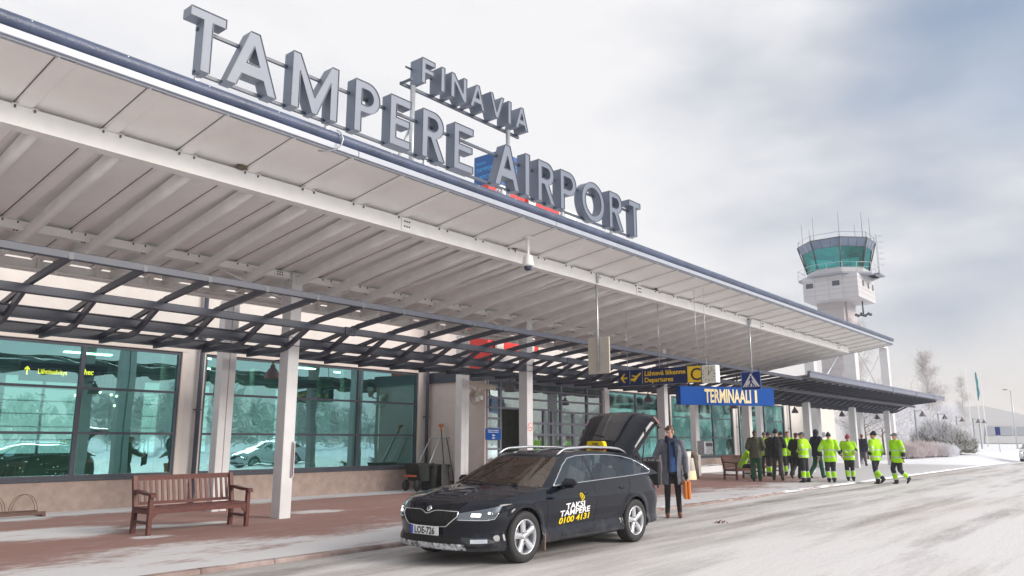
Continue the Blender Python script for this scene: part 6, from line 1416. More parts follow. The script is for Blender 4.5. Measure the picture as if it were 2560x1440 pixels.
def person(label, loc, rz, hscale=1.04, jacket='hivis', trousers='navy', legs=None, arms=None, hat='beanie', hatcol='black', pose_lean=0.0, head_turn=0.0, head_dip=0.0, bands=True, legbands=True, boots='black', hood=False, bulk=1.09, seated=False, fine=0.016, jlen=0.80, cap_dir=1):
    t = thing('person', label, 'person', loc, rz, 'workers standing outside the terminal' if jacket else None); t.scale = (hscale,) * 3
    Lg = legs or [((-0.10, 0.0, 0.50), (-0.11, 0.02, 0.09)), ((0.10, 0.0, 0.50), (0.12, 0.02, 0.09))]
    Ar = arms or [((-0.27, 0.04, 1.17), (-0.27, -0.06, 0.93)), ((0.27, 0.04, 1.17), (0.27, -0.06, 0.93))]
    rj = random.Random(label); jt = lambda v, s_: tuple(c + rj.uniform(-s_, s_) for c in v); Lg = [(jt(k_, 0.025), (a_[0] + rj.uniform(-.03, .03), a_[1] + rj.uniform(-.04, .04), a_[2])) for k_, a_ in Lg]; Ar = [(jt(e_, 0.035), jt(w_, 0.06)) for e_, w_ in Ar]; head_turn = head_turn + rj.uniform(-.5, .5); bulk *= rj.uniform(0.95, 1.06)
    ly = pose_lean; hz_ = -0.42 if seated else 0
    def P(x, y, z): return (x, y - (z - 0.95) * ly, z + hz_)
    hips = [P(-0.095, 0, 0.90), P(0.095, 0, 0.90)]; sh = [P(-0.185, 0.0, 1.45), P(0.185, 0.0, 1.45)]
    hc = Vector(P(0, -0.01, 1.665)) + Vector((0, -0.02 - head_dip * 0.06, -head_dip * 0.03))
    b_ = MB()
    # head with face: skull, jaw, nose, ears
    Rm = Matrix.Rotation(head_turn, 4, 'Z') @ Matrix.Rotation(head_dip * 0.5, 4, 'X'); hm = MB()
    hm.ball((0, 0.012, 0.02), (0.075, 0.095, 0.105), 18, 14); hm.ball((0, -0.03, -0.045), (0.056, 0.062, 0.072), 14, 10); hm.ball((0, -0.055, -0.095), (0.03, 0.028, 0.022), 10, 8)
    hm.tube([(0, -0.088, 0.012), (0, -0.108, -0.022), (0, -0.095, -0.034)], [0.009, 0.013, 0.010], 8); hm.ball((0, -0.082, 0.030), (0.05, 0.016, 0.012), 10, 6)
    for s_ in (-1, 1): hm.ball((s_ * 0.077, 0.012, -0.01), (0.010, 0.020, 0.030), 8, 6); hm.ball((s_ * 0.036, -0.066, -0.028), (0.022, 0.02, 0.02), 8, 6)
    hm.ball((0, -0.088, -0.062), (0.022, 0.010, 0.008), 8, 6)
    hm.xf(Matrix.Translation(hc) @ Rm); b_.add(hm.v, hm.f)
    limb(b_, [P(0, 0.01, 1.48), tuple(hc + Vector((0, 0.01, -0.06)))], [0.058, 0.052])
    stack(b_, [(*P(0, 0, 0.86)[:2], P(0, 0, 0.86)[2], 0.14, 0.095), (*P(0, 0, 1.0)[:2], P(0, 0, 1.0)[2], 0.145, 0.10), (*P(0, 0, 1.15)[:2], P(0, 0, 1.15)[2], 0.13, 0.09), (*P(0, 0, 1.38)[:2], P(0, 0, 1.38)[2], 0.165, 0.105), (*P(0, 0, 1.48)[:2], P(0, 0, 1.48)[2], 0.12, 0.07)])
    for h_, (k_, a_) in zip(hips, Lg): limb(b_, [h_, k_, a_], [0.075, 0.05, 0.038])
    for s_, (e_, w_), sd in zip(sh, Ar, (-1, 1)): limb(b_, [s_, e_, w_], [0.046, 0.038, 0.027]); hand_mb(b_, w_, e_, side=-sd)
    link_me('body', remesh(b_, 0.0075 if fine < 0.012 else 0.010, 1), [M['skin']], t)
    # eyes
    ey = MB()
    for s_ in (-1, 1): ey.ball((s_ * 0.030, -0.080, 0.008), (0.010, 0.006, 0.006), 8, 6)
    ey.xf(Matrix.Translation(hc) @ Rm); ey.build('eyes', M['black'], t)
    # trousers
    q = MB(); B = bulk
    for h_, (k_, a_) in zip(hips, Lg): 
        a2 = Vector(a_) + (Vector(k_) - Vector(a_)).normalized() * 0.02; limb(q, [h_, k_, tuple(a2)], [0.098*B, 0.078*B, 0.068*B])
    stack(q, [(*P(0, 0, 0.84)[:2], P(0, 0, 0.84)[2], 0.16*B, 0.115*B), (*P(0, 0, 0.94)[:2], P(0, 0, 0.94)[2], 0.17*B, 0.125*B), (*P(0, 0, 1.06)[:2], P(0, 0, 1.06)[2], 0.16*B, 0.115*B)])
    tm = {'navy': M['tr_navy'], 'green': M['tr_green'], 'black': M['tr_black'], 'olive': M['tr_olive'], 'grey': M['tr_grey']}[trousers]
    def tf_(c):
        if not legbands: return 0
        kz = [(Vector(c) - Vector(a_)).length for k_, a_ in Lg]; d = min(kz)
        if d < 0.10: return 0
        if d < 0.13: return 2
        if d < 0.295: return 1
        if d < 0.325: return 2
        return 0
    link_me('trousers', remesh(q, fine, 3, 0.012, 1), [tm, M['hivis'], M['reflect']], t, tf_)
    # boots
    for (k_, a_) in Lg:
        q = MB(); a = Vector(a_); sh_d = (a - Vector(k_)).normalized(); f = Vector((0, -1, 0)) - sh_d * (Vector((0, -1, 0)).dot(sh_d)); f.normalize()
        q.ball(tuple(a - sh_d * 0.02), 0.056, 10, 8); q.tube([a + sh_d * 0.045 - f * 0.045, a + sh_d * 0.045 + f * 0.08, a + sh_d * 0.052 + f * 0.165], [0.048, 0.046, 0.034], 10); q.ball(tuple(a + sh_d * 0.052 + f * 0.165), (0.036, 0.036, 0.032), 10, 8); q.tube([a - sh_d * 0.07, a + sh_d * 0.03], [0.052, 0.052], 10)
        link_me('boot', remesh(q, 0.012, 2), [M['boot_black'] if boots == 'black' else M['brownlea']], t)
    # jacket
    q = MB(); J = 1.06 * B; zb_ = jlen
    stack(q, [(*P(0, 0, zb_)[:2], P(0, 0, zb_)[2], 0.195*J, 0.145*J), (*P(0, 0, 0.95)[:2], P(0, 0, 0.95)[2], 0.19*J, 0.14*J), (*P(0, 0, 1.12)[:2], P(0, 0, 1.12)[2], 0.18*J, 0.135*J), (*P(0, 0, 1.32)[:2], P(0, 0, 1.32)[2], 0.205*J, 0.142*J), (*P(0, 0, 1.43)[:2], P(0, 0, 1.43)[2], 0.185*J, 0.12*J), (*P(0, 0, 1.50)[:2], P(0, 0, 1.50)[2], 0.10*J, 0.085*J), (*P(0, 0.0, 1.545)[:2], P(0, 0, 1.545)[2], 0.078, 0.075)])
    for s_, (e_, w_) in zip(sh, Ar): limb(q, [s_, e_, tuple(Vector(w_) + (Vector(e_) - Vector(w_)).normalized() * 0.03)], [0.088*J, 0.070*J, 0.056*J])
    if hood: q.ball(P(0, 0.10, 1.50), (0.12, 0.075, 0.075), 12, 8); q.tube([P(-0.1, 0.03, 1.50), P(0, 0.12, 1.53), P(0.1, 0.03, 1.50)], [0.05, 0.06, 0.05], 10)
    jm = {'hivis': [M['hivis'], M['reflect'], M['tr_black']], 'olive': [M['jk_olive']] * 3, 'black': [M['jk_black']] * 3, 'navy': [M['jk_navy']] * 3}[jacket]
    def jf(c):
        if jacket != 'hivis': return 0
        for s_, (e_, w_) in zip(sh, Ar):
            S0, E0, W0 = Vector(s_), Vector(e_), Vector(w_); v = Vector(c)
            for A0, B0, lo, hi, mi in ((S0, E0, 0.62, 0.74, 1), (E0, W0, 0.22, 1.2, 2)):
                ab = B0 - A0; k = (v - A0).dot(ab) / ab.length_squared; dd = (v - (A0 + ab * max(0, min(1, k)))).length
                if abs(v.x) > 0.20*J and dd < 0.10 and lo < k < hi: return 1 if (mi == 2 and 0.80 < k < 0.93) else mi
        z = c[2] - hz_
        if bands and (0.90 < z < 0.945 or 1.14 < z < 1.185): return 1
        if z < 0.845: return 2 if False else 0
        return 0
    link_me('jacket', remesh(q, fine, 3, 0.016, 2), jm, t, jf)
    # headgear or hair
    q = MB(); hcm = {'black': M['tr_black'], 'grey': M['hat_grey'], 'pink': M['hat_pink'], 'navy': M['jk_navy'], 'maroon': M['hat_maroon'], 'brown': M['hair'], 'olive': M['jk_olive'], 'ginger': M['hair_ginger']}[hatcol]
    if hat == 'beanie':
        q.ball((0, 0.018, 0.045), (0.086, 0.105, 0.095), 18, 12); q.tube([(0.088 * math.cos(R(a)), 0.015 + 0.107 * math.sin(R(a)), 0.03 + 0.012 * math.sin(R(a))) for a in range(0, 361, 30)], 0.016, 6); q.ball((0, 0.03, 0.12), (0.05, 0.055, 0.045), 10, 8)
    elif hat == 'cap':
        q.ball((0, 0.015, 0.045), (0.084, 0.102, 0.082), 18, 12); q.tube([(0.0, -0.07, 0.045), (0, -0.13, 0.035), (0, -0.165, 0.025)], [0.05, 0.035, 0.02], 10); q.ball((0, 0.05, -0.02), (0.068, 0.05, 0.07), 12, 8)
    elif hat == 'hood':
        q.ball((0, 0.03, 0.025), (0.10, 0.115, 0.125), 18, 12); q.ball((0, 0.05, -0.10), (0.095, 0.09, 0.08), 14, 10)
    else:
        q.ball((0, 0.03, 0.04), (0.083, 0.098, 0.088), 18, 12); q.ball((0, 0.06, -0.02), (0.07, 0.05, 0.07), 12, 8); q.ball((0, -0.04, 0.09), (0.06, 0.045, 0.035), 12, 8)
    q.xf(Matrix.Translation(hc) @ Rm); link_me({'beanie': 'woolly_hat', 'cap': 'cap', 'hood': 'hood', 'hair': 'hair'}[hat], remesh(q, 0.010, 2, 0.004), [hcm], t)
    return t
def cloth(c, v=0.18): return dict(col=c, rough=0.85, var=v, vscale=8, bump=0.4, bscale=60)
for n_, c_ in (('tr_navy', (0.018, 0.020, 0.032)), ('tr_green', (0.010, 0.085, 0.045)), ('tr_black', (0.014, 0.014, 0.018)), ('tr_olive', (0.060, 0.060, 0.050)), ('tr_grey', (0.085, 0.085, 0.11)), ('jk_olive', (0.072, 0.078, 0.050)), ('jk_black', (0.012, 0.013, 0.018)), ('jk_navy', (0.010, 0.016, 0.038)),
               ('hat_grey', (0.13, 0.14, 0.16)), ('hat_pink', (0.36, 0.045, 0.10)), ('hat_maroon', (0.07, 0.03, 0.045)), ('hair_ginger', (0.22, 0.09, 0.035)), ('boot_black', (0.014, 0.014, 0.017)), ('coat_grey', (0.125, 0.135, 0.165)), ('scarf', (0.010, 0.018, 0.050)), ('shirt', (0.055, 0.13, 0.36))):
    M[n_] = mat(n_ + '_cloth', **cloth(c_))
def at(u, v, z=PZ): return on(u, v, z=z)[:]
AWAY, TOCAM, RIGHT, LEFT = R(112), R(-67), R(40), R(-140)
hp_arms = [((-0.27, 0.05, 1.20), (-0.16, -0.13, 1.06)), ((0.27, 0.05, 1.20), (0.16, -0.13, 1.06))]
fold_arms = [((-0.26, -0.03, 1.19), (0.02, -0.2, 1.17)), ((0.26, -0.03, 1.19), (-0.02, -0.21, 1.20))]
hang = [((-0.275, 0.04, 1.17), (-0.285, -0.03, 0.92)), ((0.275, 0.04, 1.17), (0.285, -0.03, 0.92))]
wide = [((-0.13, 0.0, 0.50), (-0.19, 0.03, 0.09)), ((0.13, 0.0, 0.50), (0.19, 0.03, 0.09))]
stride = [((-0.10, -0.13, 0.52), (-0.10, -0.02, 0.09)), ((0.10, 0.02, 0.50), (0.10, 0.30, 0.20))]
stride2 = [((-0.10, -0.06, 0.50), (-0.10, -0.14, 0.09)), ((0.10, 0.06, 0.50), (0.10, 0.34, 0.15))]
person('person in olive hooded jacket and dark green trousers, seen from behind beside the bench', at(1893, 1203), AWAY, 1.06, 'olive', 'green', arms=hp_arms, hat='cap', hatcol='olive', bands=False, legbands=False, hood=True, bulk=1.08)
person('person in yellow jacket and grey cap, half hidden between the olive and the black jacket', at(1916, 1189), TOCAM, 1.06, arms=hp_arms, hat='cap', hatcol='grey', head_dip=0.4)
person('person in dark cap, mostly hidden directly behind the black-jacketed one', at(1926, 1191), RIGHT, 1.04, 'black', 'navy', arms=fold_arms, hat='beanie', hatcol='maroon')
person('person in black jacket, black beanie and dark grey trousers, seen from behind', at(1946, 1201), AWAY, 1.08, 'black', 'olive', arms=fold_arms, legs=[((-0.10, 0.0, 0.50), (-0.13, 0.04, 0.09)), ((0.12, -0.08, 0.52), (0.16, 0.0, 0.09))], hat='beanie', hatcol='black', bands=False, legbands=False)
person('person in yellow jacket and black beanie facing left, right of the black jacket', at(1959, 1189), LEFT + R(30), 1.05, arms=fold_arms, hat='beanie', hatcol='black')
person('smiling person with ginger hair and open yellow jacket facing the camera', at(1975, 1189), TOCAM, 1.07, arms=hp_arms, hat='hair', hatcol='ginger', bands=False, legbands=False)
person('person in black jacket and maroon cap stepping with one foot lifted', at(1995, 1197), AWAY - R(30), 1.02, 'black', 'navy', legs=stride, arms=hp_arms, hat='cap', hatcol='maroon', bands=False, legbands=False, pose_lean=0.05)
person('person in yellow jacket and light grey cap standing with legs apart', at(2014, 1206), AWAY + R(60), 1.02, arms=hp_arms, legs=wide, hat='cap', hatcol='grey', jlen=0.86)
person('person in navy hooded coat and dark green trousers, hood up', at(2047, 1195), AWAY - R(50), 1.09, 'navy', 'green', arms=hp_arms, legs=stride2, hat='hood', hatcol='navy', bands=False, legbands=False)
person('broad person in yellow jacket seen squarely from behind, dark hood collar, feet together', at(2080, 1206), AWAY + R(5), 1.0, arms=[((-0.30, 0.04, 1.17), (-0.33, -0.03, 0.95)), ((0.30, 0.04, 1.17), (0.33, -0.03, 0.95))], hat='beanie', hatcol='black', bulk=1.2, jlen=0.74, hood=True)
person('person in yellow jacket and pink woolly hat facing the camera with hands in pockets', at(2127, 1202), TOCAM, 0.97, arms=hp_arms, hat='beanie', hatcol='pink', head_dip=0.6)
person('person in dark navy coat and grey trousers walking away at the far end', at(2160, 1165), AWAY - R(30), 1.06, 'navy', 'grey', legs=stride2, arms=hang, hat='hair', hatcol='ginger', bands=False, legbands=False)
person('person in yellow jacket and pointed dark hat walking off the kerb', at(2195, 1210, 0.0), RIGHT + R(120), 1.05, legs=stride, arms=hang, hat='beanie', hatcol='black')
person('rightmost person in yellow jacket and grey peaked cap walking to the left', at(2249, 1210, 0.0), LEFT + R(15), 1.03, legs=stride, arms=hang, hat='cap', hatcol='grey', jlen=0.74)
person('person in yellow jacket and dark hat bending forward while seated on the brown bench', (30.55, 13.45, PZ), R(20), 1.0, legs=[((-0.13, -0.42, 0.50), (-0.13, -0.42, 0.09)), ((0.13, -0.42, 0.50), (0.13, -0.40, 0.09))], arms=[((-0.26, -0.36, 0.78), (-0.12, -0.52, 0.66)), ((0.26, -0.36, 0.78), (0.12, -0.52, 0.66))], hat='beanie', hatcol='black', seated=True, pose_lean=0.5)
# ---- the traveller in the grey coat
mp_ = Vector((14.75, 8.02, 0.0)); 
gm = thing('person', 'man in long grey coat, navy scarf, blue shirt and brown boots holding an orange case', 'person', mp_[:], R(-55)); gm.scale = (1.015,) * 3
def man():
    t = gm; Lg = [((-0.105, -0.01, 0.51), (-0.12, 0.0, 0.09)), ((0.105, -0.02, 0.51), (0.13, 0.03, 0.09))]
    Ar = [((-0.33, 0.02, 1.20), (-0.46, -0.16, 1.03)), ((0.275, 0.03, 1.18), (0.275, -0.04, 0.90))]
    hips = [(-0.095, 0, 0.92), (0.095, 0, 0.92)]; sh = [(-0.19, 0.0, 1.48), (0.19, 0.0, 1.48)]; hc = Vector((-0.02, -0.035, 1.70)); Rm = Matrix.Rotation(R(-38), 4, 'Z') @ Matrix.Rotation(R(20), 4, 'X')
    b_ = MB(); hm = MB()
    hm.ball((0, 0.012, 0.02), (0.074, 0.095, 0.105), 20, 16); hm.ball((0, -0.03, -0.045), (0.054, 0.062, 0.072), 14, 10); hm.ball((0, -0.062, -0.098), (0.026, 0.024, 0.02), 10, 8)
    hm.tube([(0, -0.086, 0.014), (0, -0.112, -0.024), (0, -0.095, -0.036)], [0.008, 0.012, 0.009], 8); hm.ball((0, -0.083, 0.030), (0.05, 0.014, 0.010), 10, 6); hm.ball((0, -0.09, -0.060), (0.022, 0.009, 0.006), 8, 6); hm.ball((0, -0.088, -0.070), (0.020, 0.009, 0.006), 8, 6)
    for s_ in (-1, 1): hm.ball((s_ * 0.077, 0.012, -0.01), (0.010, 0.020, 0.031), 8, 6); hm.ball((s_ * 0.036, -0.064, -0.028), (0.022, 0.02, 0.02), 8, 6)
    hm.xf(Matrix.Translation(hc) @ Rm); b_.add(hm.v, hm.f)
    limb(b_, [(0, 0.01, 1.48), tuple(hc + Vector((0.0, 0.02, -0.06)))], [0.058, 0.054])
    stack(b_, [(0, 0, 0.86, 0.13, 0.09), (0, 0, 1.15, 0.125, 0.085), (0, 0, 1.40, 0.165, 0.10), (0, 0, 1.50, 0.12, 0.07)])
    for h_, (k_, a_) in zip(hips, Lg): limb(b_, [h_, k_, a_], [0.07, 0.048, 0.036])
    for s_, (e_, w_), sd in zip(sh, Ar, (-1, 1)): limb(b_, [s_, e_, w_], [0.046, 0.038, 0.027])
    hand_mb(b_, Ar[0][1], Ar[0][0], side=1); link_me('body', remesh(b_, 0.007, 1), [M['skin']], t)
    g_ = MB(); hand_mb(g_, Ar[1][1], Ar[1][0], side=-1, curl=0.95, s=1.12); link_me('glove', remesh(g_, 0.006, 1), [M['tr_black']], t)
    ey = MB()
    for s_ in (-1, 1): ey.ball((s_ * 0.030, -0.078, 0.008), (0.010, 0.006, 0.005), 8, 6)
    ey.xf(Matrix.Translation(hc) @ Rm); ey.build('eyes', M['black'], t)
    hr = MB(); hr.ball((0, 0.035, 0.052), (0.080, 0.094, 0.080), 18, 12); hr.ball((0, 0.065, -0.015), (0.068, 0.045, 0.06), 12, 8); hr.tube([(-0.055, -0.055, 0.085), (0.0, -0.075, 0.105), (0.055, -0.05, 0.095)], [0.025, 0.034, 0.028], 10); hr.ball((0.02, -0.01, 0.125), (0.06, 0.07, 0.025), 12, 8)
    for s_ in (-1, 1): hr.ball((s_ * 0.072, -0.01, 0.02), (0.010, 0.022, 0.035), 8, 6)
    hr.xf(Matrix.Translation(hc) @ Rm); link_me('hair', remesh(hr, 0.007, 1, 0.005), [M['hair']], t)
    q = MB()
    for h_, (k_, a_) in zip(hips, Lg): limb(q, [h_, k_, a_], [0.085, 0.062, 0.048])
    stack(q, [(0, 0, 0.84, 0.15, 0.105), (0, 0, 0.94, 0.155, 0.11), (0, 0, 1.04, 0.145, 0.10)]); link_me('trousers', remesh(q, 0.011, 2, 0.006), [M['tr_black']], t)
    for (k_, a_) in Lg:
        q = MB(); a = Vector(a_); q.tube([a + Vector((0, 0, 0.06)), a + Vector((0, 0, -0.03))], [0.046, 0.05], 12); q.tube([a + Vector((0, 0.045, -0.05)), a + Vector((0, -0.08, -0.05)), a + Vector((0, -0.17, -0.06))], [0.042, 0.042, 0.028], 12); q.ball(tuple(a + Vector((0, -0.165, -0.062))), (0.032, 0.035, 0.024), 10, 8)
        link_me('boot', remesh(q, 0.009, 2), [M['brownlea']], t)
    q = MB(); stack(q, [(0, 0, 0.90, 0.155, 0.112), (0, 0, 1.05, 0.16, 0.118), (0, -0.0, 1.25, 0.165, 0.12), (0, 0, 1.42, 0.16, 0.11), (0, 0, 1.52, 0.08, 0.075)]); link_me('shirt', remesh(q, 0.011, 2, 0.006), [M['shirt']], t)
    q = MB(); stack(q, [(0, 0.01, 0.62, 0.215, 0.155), (0, 0.01, 0.80, 0.205, 0.15), (0, 0.01, 1.0, 0.195, 0.145), (0, 0, 1.2, 0.205, 0.145), (0, 0, 1.36, 0.215, 0.145), (0, 0, 1.46, 0.19, 0.12), (0, 0.01, 1.53, 0.10, 0.085)])
    for s_, (e_, w_) in zip(sh, Ar): limb(q, [s_, e_, tuple(Vector(w_) + (Vector(e_) - Vector(w_)).normalized() * 0.01)], [0.085, 0.066, 0.055])
    def drop(c):
        if c.z < 0.655: return True
        return c.y < -0.05 and abs(c.x + 0.0) < 0.085 + 0.02 * max(0, (1.0 - c.z)) and c.z < 1.5
    cm = remesh(q, 0.010, 3, 0.010, 4); o = link_me('coat', cm, [M['coat_grey']], t, None, drop)
    for sx in (-1, 1):
        l_ = MB(); l_.grid([[(sx * (0.088 + (0.055 * w2) * (1 - k / 8)), -0.132 - 0.012 * w2 - 0.004 + (0.10 * max(0, (z_ - 1.40) / 0.12)) * 0.9, z_) for w2 in (0, 0.5, 1)] for k, z_ in enumerate([1.50, 1.46, 1.42, 1.36, 1.30, 1.24, 1.18, 1.12, 1.05])]); l_.build('lapel', M['coat_grey'], o)
    q = MB()
    for k_, (zz, rr) in enumerate(((1.525, 0.105), (1.56, 0.098), (1.59, 0.088))): q.tube([(rr * math.cos(R(a)) * 1.0, rr * math.sin(R(a)) * 0.95 - 0.01, zz + 0.014 * math.sin(R(a * 2 + 40 * k_)) - (0.03 if math.sin(R(a)) < -0.3 else 0)) for a in range(0, 361, 20)], 0.036, 8)
    q.tube([(-0.055, -0.115, 1.52), (-0.062, -0.150, 1.40), (-0.066, -0.145, 1.2), (-0.070, -0.142, 1.0), (-0.072, -0.14, 0.88)], [0.036, 0.034, 0.033, 0.033, 0.033], 8)
    q.tube([(0.05, -0.115, 1.52), (0.055, -0.150, 1.42), (0.058, -0.15, 1.30), (0.062, -0.148, 1.20)], [0.034, 0.036, 0.036, 0.034], 8)
    link_me('scarf', remesh(q, 0.009, 2, 0.006), [M['scarf']], t)
man()
# orange briefcase in his left hand
Rz = Matrix.Rotation(R(-55), 4, 'Z'); hpos = mp_ + (Rz @ Vector((0.278, -0.055, 0.80))) * 1.015
oc = thing('briefcase', 'slim bright orange case hanging from the gloved hand of the grey-coated man', 'case', (hpos.x, hpos.y, 0.38), R(33))
q = MB(); q.box((-0.20, -0.062, 0.0), (0.20, -0.003, 0.36), 0.015); q.box((-0.20, 0.003, 0.0), (0.20, 0.062, 0.36), 0.015); q.build('shell', M['orange'], oc)
q = MB(); q.box((-0.192, -0.0028, 0.008), (0.192, 0.0028, 0.352)); q.build('seam', M['black'], oc)
q = MB(); q.tube([(-0.06, 0, 0.355), (-0.06, 0, 0.40), (-0.045, 0, 0.415), (0.045, 0, 0.415), (0.06, 0, 0.40), (0.06, 0, 0.355)], 0.010, 8); q.build('handle', M['black'], oc)
q = MB(); q.box((-0.15, -0.02, 0.361), (-0.11, 0.02, 0.37)); q.box((0.11, -0.02, 0.361), (0.15, 0.02, 0.37)); q.build('latch', M['chrome'], oc)
# driver behind the raised tailgate handing over a black bag
dr = person('driver in a black jacket behind the open tailgate, reaching out towards the grey-coated man', (13.0, 8.12, 0.0), R(125), 0.97, 'black', 'black', arms=[((-0.30, -0.08, 1.26), (-0.34, -0.42, 1.20)), ((0.24, -0.20, 1.24), (0.12, -0.50, 1.16))], hat='hair', hatcol='brown', bands=False, legbands=False, fine=0.013, pose_lean=0.12)
dr['group'] = ''; del dr['group']
hb_ = on(1630, 1150, x=13.75)
bg_ = thing('black_bag', 'black wheeled cabin bag being handed over behind the tail of the taxi', 'bag', (13.72, hb_.y, 0.70), R(20))
q = MB(); q.box((-0.12, -0.17, 0.0), (0.12, 0.17, 0.46), 0.03); q.build('bag_body', M['tr_black'], bg_)
q = MB(); q.tube([(0.0, -0.08, 0.46), (0.0, -0.08, 0.52), (0.0, 0.08, 0.52), (0.0, 0.08, 0.46)], 0.012, 8); q.build('handle', M['black'], bg_)
for y_ in (-0.13, 0.13):
    q = MB(); q.lathe([(0, -0.012), (0.03, -0.012), (0.03, 0.012), (0, 0.012)], (-0.09, y_, -0.02), 14, 'y'); q.build('wheel', M['rubber'], bg_)
# ------------------------------------------------------------------ control tower
TX, TY = 82.0, 22.4
tw = thing('control_tower', 'white airport control tower with green glazed cab, gallery and roof antennas', 'control tower', (TX, TY, 0.4)); tw['_o'] = (TX, TY, 0.4)
M['tower_panel'] = mat('white_tower_panels', (0.52, 0.51, 0.53), 0.6, var=0.04, vscale=0.7); M['joint'] = mat('panel_joint_grey', (0.34, 0.33, 0.36), 0.7)
q = MB(); q.box((TX - 0.0, 24.1, 0.0), (TX + 3.6, 26.75, 16.5)); q.box((TX + 0.6, 23.9, 0.0), (TX + 3.6, 24.1, 16.5)); q.build('shaft', mat('pinkish_white_panels', (0.48, 0.44, 0.45), 0.7, var=0.05, vscale=0.6), tw, world=True)
q = MB()
for z_ in range(1, 14): q.box((TX - 0.012, 24.1, z_ * 1.25), (TX - 0.001, 26.75, z_ * 1.25 + 0.05)); q.box((TX + 0.6, 23.888, z_ * 1.25), (TX + 3.6, 23.899, z_ * 1.25 + 0.05))
q.build('panel_joints', M['joint'], tw, world=True)
bx0, by0, bx1, by1, bz0, bz1 = 80.0, 21.95, 85.9, 27.4, 15.7, 18.15
q = MB(); q.box((bx0, by0, bz0), (bx1, by1, bz1), 0.03); q.build('office_block', M['tower_panel'], tw, world=True)
q = MB()
for k in range(1, 5): q.box((bx0 - 0.012, by0, bz0 + k * 0.5), (bx0 - 0.001, by1, bz0 + k * 0.5 + 0.03)); q.box((bx0, by0 - 0.012, bz0 + k * 0.5), (bx1, by0 - 0.001, bz0 + k * 0.5 + 0.03))
for k in range(1, 4): q.box((bx0 - 0.0135, by0 + k * 1.4, bz0), (bx0 - 0.001, by0 + k * 1.4 + 0.03, bz1))
q.build('panel_joints', M['joint'], tw, world=True)
for y_ in (23.7, 26.35):
    q = MB(); q.box((bx0 - 0.03, y_, 17.05), (bx0 - 0.002, y_ + 0.72, 17.55)); q.build('window', M['slate'], tw, world=True)
for x_ in (81.6, 83.4, 85.0):
    q = MB(); q.box((x_, by0 - 0.03, 17.0), (x_ + 0.45, by0 - 0.002, 17.6)); q.build('window', M['slate'], tw, world=True)
cxx, cyy = 83.2, 24.7
def octo(r, z, rot=22.5, n=8): return [(cxx + r * math.cos(R(rot + 360 / n * k)), cyy + r * math.sin(R(rot + 360 / n * k)), z) for k in range(n)]
def loft(a, b_):
    m_ = MB(); n = len(a); m_.add(a + b_, [(i, (i+1) % n, n + (i+1) % n, n + i) for i in range(n)]); return m_
q = loft(octo(4.0, 18.15), octo(4.0, 18.33)); q.add(octo(4.0, 18.15), [tuple(range(8))]); q.add(octo(4.0, 18.33), [tuple(range(8))]); q.build('gallery_deck', M['hangar2'], tw, world=True)
q = loft(octo(3.05, 18.33), octo(3.05, 18.98)); q.build('cab_base', M['tower_panel'], tw, world=True)
zc0, zc1, zc2 = 18.98, 21.1, 21.9; r0, r1, r2 = 3.02, 3.50, 3.84
loft(octo(r0, zc0), octo(r1, zc1)).build('cab_glass', M['tower_glass'], tw, world=True)
loft(octo(r1, zc1), octo(r2, zc2)).build('upper_panels', mat('slate_blue_cab_band', (0.14, 0.19, 0.28), 0.25, var=0.15, vscale=0.8), tw, world=True)
q = loft(octo(r2, zc2), octo(r2, zc2 + 0.12)); q.add(octo(r2, zc2 + 0.12), [tuple(range(8))]); q.build('cab_roof', M['slate'], tw, world=True)
for a, b_ in zip(octo(r0 + 0.02, zc0), octo(r2 + 0.03, zc2 + 0.05)):
    q = MB(); q.tube([a, b_], 0.07, 6); q.build('mullion', M['slate'], tw, world=True)
A_, B_ = octo(r1 + 0.01, zc1), octo(r2 + 0.01, zc2); q = MB()
for i in range(8):
    for k in (1, 2):
        a = Vector(A_[i]).lerp(Vector(A_[(i+1) % 8]), k / 3); b2 = Vector(B_[i]).lerp(Vector(B_[(i+1) % 8]), k / 3); q.tube([a, b2], 0.02, 4)
    q.tube([A_[i], A_[(i+1) % 8]], 0.025, 4)
q.build('band_joints', M['slate'], tw, world=True)
q = MB(); q.lathe([(1.0, 0), (1.0, 1.0), (0, 1.0)], (cxx, cyy, 18.33), 12); q.box((cxx - 1.6, cyy - 1.9, 18.33), (cxx + 1.0, cyy + 1.9, 19.55)); q.tube([(cxx, cyy, 19.3), (cxx, cyy, 21.8)], 0.22, 10); q.build('cab_desk', M['interior_dark'], tw, world=True)
q = loft(octo(3.45, 21.6), octo(3.45, 21.7)); q.add(octo(3.45, 21.6), [tuple(range(8))]); q.build('cab_ceiling', M['interior_dark'], tw, world=True)
q = MB(); O = octo(4.0, 18.33); O2 = octo(4.0, 19.35)
for i in range(8):
    q.tube([O2[i], O2[(i+1) % 8]], 0.022, 5); m1 = Vector(O2[i]).lerp(Vector(O2[(i+1) % 8]), 0.5); q.tube([m1, m1 - Vector((0, 0, 1.0))], 0.018, 4); q.tube([O[i], O2[i]], 0.022, 4); q.tube([Vector(O[i]) + Vector((0, 0, .5)), Vector(O[(i+1) % 8]) + Vector((0, 0, .5))], 0.016, 4)
q.build('gallery_railing', M['galv'], tw, world=True)
q = MB(); O = octo(3.75, 22.55); 
for i in range(8): q.tube([O[i], O[(i+1) % 8]], 0.02, 4); q.tube([O[i], (O[i][0], O[i][1], 21.9)], 0.035, 4)
q.build('roof_railing', M['slate_light'], tw, world=True)
